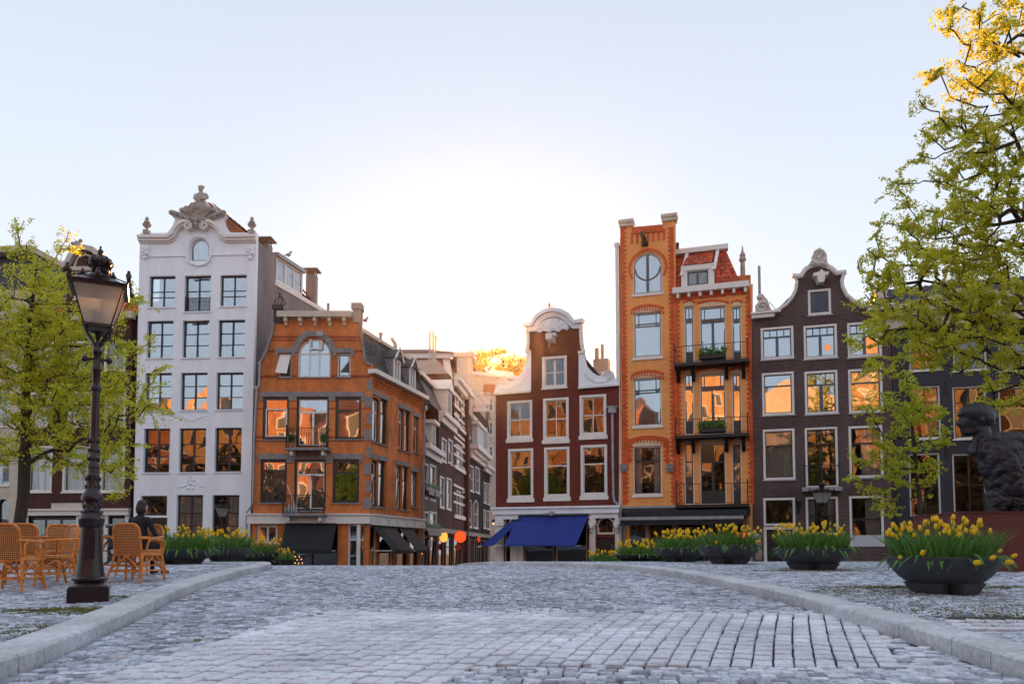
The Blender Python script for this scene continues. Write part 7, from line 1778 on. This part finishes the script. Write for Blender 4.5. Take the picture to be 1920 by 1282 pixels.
# ================================================================ TREES
def tree(name, label, base, trunk, targets, r0, leaves, lsize, lmats=('leaf', 'leaf2'), spread=.16, seed=1, step=.33, group=None, lean=0):
    rr = random.Random(seed); g = np.random.default_rng(seed)
    t = thing(name, label, 'tree', tuple(base)); B = Vector(base)
    P = [Vector(q) for q in trunk]; par = [-1]+list(range(len(P)-1)); nt_ = len(P)
    root = P[0]; T = sorted(targets, key=lambda q: min((q-n_).length for n_ in P[nt_//2:]))
    arr = np.array([tuple(p) for p in P]); cap_n = len(T)*14+200; A = np.zeros((cap_n, 3)); A[:len(P)] = arr; cnt = len(P); depth = np.zeros(cap_n)
    tips = []
    for q in T:
        v = np.array(q); dd = np.linalg.norm(A[:cnt]-v, axis=1); vert = np.maximum(0, A[:cnt, 2]-v[2]); cost = dd+vert*.5+.04*depth[:cnt]
        cost[:max(1, nt_//3)] += 5
        j = int(np.argmin(cost)); d = Vector(v)-P[j]; n = max(1, int(d.length/step)); bend = Vector((rr.gauss(0, .06), rr.gauss(0, .06), -.05*d.length)); prev = j
        for k in range(1, n+1):
            s = k/n; p = P[j].lerp(Vector(v), s)+bend*math.sin(PI*s)*1.2; P.append(p); par.append(prev); A[cnt] = p; depth[cnt] = depth[prev]+1; prev = cnt; cnt += 1
        tips.append((j, prev))
    n = len(P); wgt = np.zeros(n); hasc = np.zeros(n, bool)
    for i in range(n): 
        if par[i] >= 0: hasc[par[i]] = True
    for i in range(n-1, -1, -1):
        if not hasc[i]: wgt[i] = 1
        if par[i] >= 0: wgt[par[i]] += wgt[i]
    rad = np.maximum(.006 if step < 1 else .03, r0*(wgt/wgt[0])**.48)
    for i in range(nt_): rad[i] = max(rad[i], r0*(1-.6*i/nt_))
    def seg(idx, name_, sides):
        V = []; F = []
        for i in idx:
            a, b = P[par[i]], P[i]; d = (b-a)
            if d.length < 1e-5: continue
            d.normalize(); u = d.orthogonal().normalized(); w_ = d.cross(u); k0 = len(V); ra = min(rad[par[i]], rad[i]*1.5) if par[i] >= nt_ or i >= nt_ else rad[par[i]]
            for (c, r_) in ((a, ra), (b+d*.01, rad[i])):
                for k in range(sides): an = 2*PI*k/sides; V.append(tuple(c+(u*math.cos(an)+w_*math.sin(an))*r_-B))
            for k in range(sides): F.append((k0+k, k0+(k+1) % sides, k0+sides+(k+1) % sides, k0+sides+k))
        return np_mesh(name_, V, F, 'bark', t, smooth=True)
    tm = MB().tube([tuple(p-B) for p in P[:nt_]], [rad[i]*(1.35 if i == 0 else 1) for i in range(nt_)], 12).build('trunk', 'bark', t, smooth=True)
    big = [i for i in range(nt_, n) if rad[i] > .02]; small = [i for i in range(nt_, n) if rad[i] <= .02]
    if big: seg(big, 'limbs', 7)['kind'] = 'stuff'
    if small: seg(small, 'twigs', 4)['kind'] = 'stuff'
    # leaves in flat sprays along the outer twigs
    outer = [i for i in range(nt_, n) if rad[i] < (.014 if step < 1 else .08)]
    if not outer: outer = list(range(nt_, n))
    k = g.integers(0, len(outer), leaves); idx = np.array(outer)[k]; Pn = np.array([tuple(p) for p in P]); pa = np.array(par)
    f = g.random(leaves)[:, None]; C_ = Pn[pa[idx]]*(1-f)+Pn[idx]*f
    # clumps: leaves gather at side shoots
    sh = g.normal(0, 1, (n, 3, 3))*np.array([spread, spread, spread*.55]); shi = g.integers(0, 3, leaves); m_ = g.random(leaves)[:, None]**.6
    C_ = C_+sh[idx, shi]*m_+g.normal(0, .022, (leaves, 3))
    s = g.uniform(.6, 1.25, leaves)*lsize; ax = g.normal(0, 1, (leaves, 3)); ax /= np.linalg.norm(ax, axis=1)[:, None]; up = g.normal(0, 1, (leaves, 3))+np.array([0, 0, .8]); bx = np.cross(ax, up); bx /= np.linalg.norm(bx, axis=1)[:, None]+1e-9; nz = np.cross(ax, bx)
    V = np.zeros((leaves, 6, 3)); S_ = s[:, None]
    V[:, 0] = C_-ax*S_*.5; V[:, 1] = C_-ax*S_*.1+bx*S_*.32+nz*S_*.12; V[:, 2] = C_+ax*S_*.5; V[:, 3] = C_-ax*S_*.1-bx*S_*.32+nz*S_*.12; V[:, 4] = V[:, 0]; V[:, 5] = V[:, 2]
    V -= np.array(tuple(B)); F = (np.array([[0, 1, 2, 2], [0, 2, 3, 3]]))
    V4 = V[:, :4]; F4 = (np.array([[0, 1, 2], [0, 2, 3]])[None]+(np.arange(leaves)*4)[:, None, None]).reshape(-1, 3)
    half = leaves*5//8
    for a, b, mt in ((0, half, lmats[0]), (half, leaves, lmats[1])):
        np_mesh('crown', V4[a:b].reshape(-1, 3), F4[:(b-a)*2], mt, t, 'stuff')
    return t
def ell(px, py, Y, rx, ry, n, rY=1.2, seed=0):
    """n growth targets inside an ellipsoid given by its place in the photo"""
    rr = random.Random(seed*97+int(px)*3+int(py)); o = []
    c = at(px, py, Y); u = Y/FPX
    while len(o) < n:
        v = Vector((rr.uniform(-1, 1), rr.uniform(-1, 1), rr.uniform(-1, 1)))
        if v.length > 1: continue
        o.append(c+Vector((v.x*rx*u, v.y*rY, v.z*ry*u)))
    return o
def sprig(pts, Y, n=1, jit=.1):
    o = []
    for (px, py) in pts:
        for _ in range(n): o.append(at(px, py, Y)+Vector((rnd.gauss(0, jit), rnd.gauss(0, jit*2), rnd.gauss(0, jit))))
    return o
# left tree
TY = 19.0; b = at(35, 1000, TY); bz = zs(TY)
tr = [(b.x-.05, TY, bz-.05), (b.x, TY, bz+.9), tuple(at(44, 930, TY)), tuple(at(46, 870, TY)), tuple(at(50, 800, TY)), tuple(at(48, 720, TY)), tuple(at(56, 640, TY)), tuple(at(60, 570, TY))]
T = ell(62,575,TY,62,75,70)+ell(30,640,TY,70,90,80)+ell(120,640,TY,70,80,80)+ell(185,640,TY,60,70,50)+ell(50,740,TY,80,70,80)+ell(140,750,TY,75,70,80)+ell(210,740,TY,60,60,50)+ell(60,840,TY,80,50,55)+ell(170,840,TY,60,60,50)+ell(250,770,TY,40,50,22)+ell(225,860,TY,35,40,18)+ell(-50,700,TY,60,170,80)+ell(130,560,TY,50,50,30)
T += ell(60,500,TY,45,40,26)+sprig([(38,425),(36,445),(45,470),(30,480),(70,480),(120,455),(118,470),(105,500),(90,500),(130,445),(240,540),(262,555),(270,570),(232,590),(290,690),(305,700),(318,770),(300,760),(265,830),(285,720),(245,900),(220,925),(200,940),(270,640),(255,660)], TY, 2, .09)
tree('elm_tree', 'young elm with fresh yellow-green leaves behind the wicker chairs at the left', (b.x, TY, bz), tr, T+ell(70,650,TY,90,120,110)+ell(120,780,TY,110,80,80), .14, 64000, .064, seed=3, spread=.22)
# right tree: big, its trunk outside the picture
TY = 17.0; b = at(2060, 1000, TY+1); bz = zs(TY)
tr = [(b.x+.2, TY+1, bz-.05), (b.x+.1, TY+1, bz+1.5), (b.x, TY+1, bz+3), (b.x+.05, TY+1, bz+4.4), (b.x-.1, TY+1, bz+6), (b.x, TY+1, bz+8), (b.x, TY+1, bz+10.5), (b.x, TY+1, bz+12.5)]
T = ell(1890,40,TY,70,60,55)+ell(1850,110,TY,60,45,40)+ell(1880,200,TY,80,60,60)+ell(1815,200,TY,50,50,34)+ell(1860,290,TY,75,55,60)+ell(1800,300,TY,45,40,28)+ell(1880,380,TY,70,60,60)+ell(1820,400,TY,60,50,40)+ell(1770,395,TY,40,35,16)
T += ell(1880,470,TY,70,50,60)+ell(1800,490,TY,70,45,55)+ell(1740,440,TY,45,40,18)+ell(1870,570,TY,75,60,70)+ell(1780,580,TY,65,55,60)+ell(1700,520,TY,45,40,34)+ell(1690,600,TY,50,45,40)+ell(1655,540,TY,25,45,14)+ell(1740,640,TY,60,50,45)+ell(1830,660,TY,80,45,50)+ell(1900,690,TY,50,50,34)+ell(1885,745,TY,40,30,14)
T += ell(1990,100,TY,60,120,60)+ell(2000,400,TY,70,150,80)+ell(2000,620,TY,70,90,50)+ell(2150,300,TY+1,100,300,120,2)
T += sprig([(1780,12),(1795,25),(1815,8),(1772,48),(1790,60),(1810,80),(1745,130),(1750,150),(1765,130),(1735,182),(1745,205),(1760,215),(1740,245),(1755,268),(1735,292),(1752,290),(1725,300),(1683,335),(1700,345),(1720,340),(1688,368),(1705,385),(1775,340),(1800,350),(1665,412),(1685,420),(1630,465),(1640,480),(1655,470),(1620,498),(1635,512),(1640,560),(1650,440),(1680,470),(1700,460),(1595,640),(1615,645),(1630,635),(1650,650),(1620,700),(1635,690),(1660,700),(1640,600),(1660,620)], TY, 2, .06)
tree('elm_tree', 'tall elm reaching in from the right edge, its top amber in the low sun', (b.x, TY+1, bz), tr, T, .21, 105000, .066, seed=8, spread=.21, step=.36)
# lower thin tree behind the bowls at the right
TY = 22.5; b = at(1726, 1000, TY); bz = zs(TY)
tr = [(b.x, TY, bz-.05), (b.x, TY, bz+1.0), tuple(at(1724, 930, TY)), tuple(at(1718, 880, TY)), tuple(at(1712, 820, TY)), tuple(at(1706, 760, TY)), tuple(at(1700, 700, TY))]
T = ell(1700,740,TY,55,50,34)+ell(1670,800,TY,45,50,32)+ell(1730,800,TY,45,50,26)+ell(1660,860,TY,45,45,26)+ell(1700,880,TY,45,40,18)+ell(1735,860,TY,35,45,14)+sprig([(1615,905),(1600,905),(1625,920),(1645,925),(1650,945),(1660,950),(1668,965),(1670,935),(1620,860),(1635,845),(1765,820),(1770,800),(1640,770),(1625,760),(1720,930),(1745,900)], TY, 2, .1)
tree('thin_tree', 'slender young tree with sparse leaves beside the stone steps', (b.x, TY, bz), tr, T, .07, 9500, .085, seed=5, spread=.16, lmats=('leaf2', 'leaf2'))
# far tree glowing in front of the sun
TY = 105.0; b = at(925, 1000, TY)
tr = [(b.x, TY, 0), (b.x, TY, 8), (b.x, TY, 15), (b.x, TY, 22)]
T = ell(925,685,TY,54,30,120,3)+ell(885,690,TY,22,25,40,3)+ell(968,685,TY,18,22,34,2)
tree('far_tree', 'far leafy tree on the skyline right in front of the low sun', (b.x, TY, 0), tr, T, .4, 16000, .26, seed=6, spread=.8, step=1.2, lmats=('leaf_backlit', 'leaf_backlit'))
# unseen dark trees added behind the viewer to darken what the lower panes mirror
for k in range(14):
    x = -66+k*9.2+rnd.uniform(-1, 1); h_ = rnd.uniform(11, 14.5); t = thing('added_dark_tree', 'added dark tree behind the viewer that darkens the mirrored panes', 'tree', (x, -25, 0), 0, 'added dark trees behind the viewer')
    MB().tube([(0,0,0),(0,0,4)], .3, 8, .22).build('trunk', 'bark', t)
    m = MB()
    for j in range(260):
        c = Vector((rnd.gauss(0, 2.4), rnd.gauss(0, 1.3), 3.4+(h_-3.4)*rnd.random()));
        for _ in range(6):
            d = [Vector((rnd.gauss(0,.35), rnd.gauss(0,.35), rnd.gauss(0,.35))) for _ in range(2)]; e = c+Vector((rnd.gauss(0,.4), rnd.gauss(0,.4), rnd.gauss(0,.4))); m.quad(tuple(e), tuple(e+d[0]), tuple(e+d[0]+d[1]), tuple(e+d[1]))
    m.build('crown', 'shadeleaf', t, kind='stuff')

split_loose({'lintels', 'pilasters', 'stone_bands', 'side_lintels', 'quoins', 'pier_caps', 'shop_pilasters', 'stone_corbels', 'balcony_bracket', 'coloured_light', 'notice_plaque', 'shoulder_cornice', 'gable_ornaments', 'dormer_panes', 'upper_windows', 'red_arches', 'scroll_wing'})

if 1:
    hz = MB().box(-206, 206, -126, 236, -1.0, 33.5).build('flare_haze', 'white', kind='stuff')  # thin volume added to imitate lens flare round the low sun
    m = bpy.data.materials.new('flare_haze_air'); m.use_nodes = True; t = m.node_tree; t.nodes.clear(); o = t.nodes.new('ShaderNodeOutputMaterial'); v = t.nodes.new('ShaderNodeVolumePrincipled')
    v.inputs['Density'].default_value = .00022; v.inputs['Anisotropy'].default_value = .94; v.inputs['Color'].default_value = (1, .97, .93, 1); t.links.new(v.outputs[0], o.inputs['Volume']); hz.data.materials.clear(); hz.data.materials.append(m)
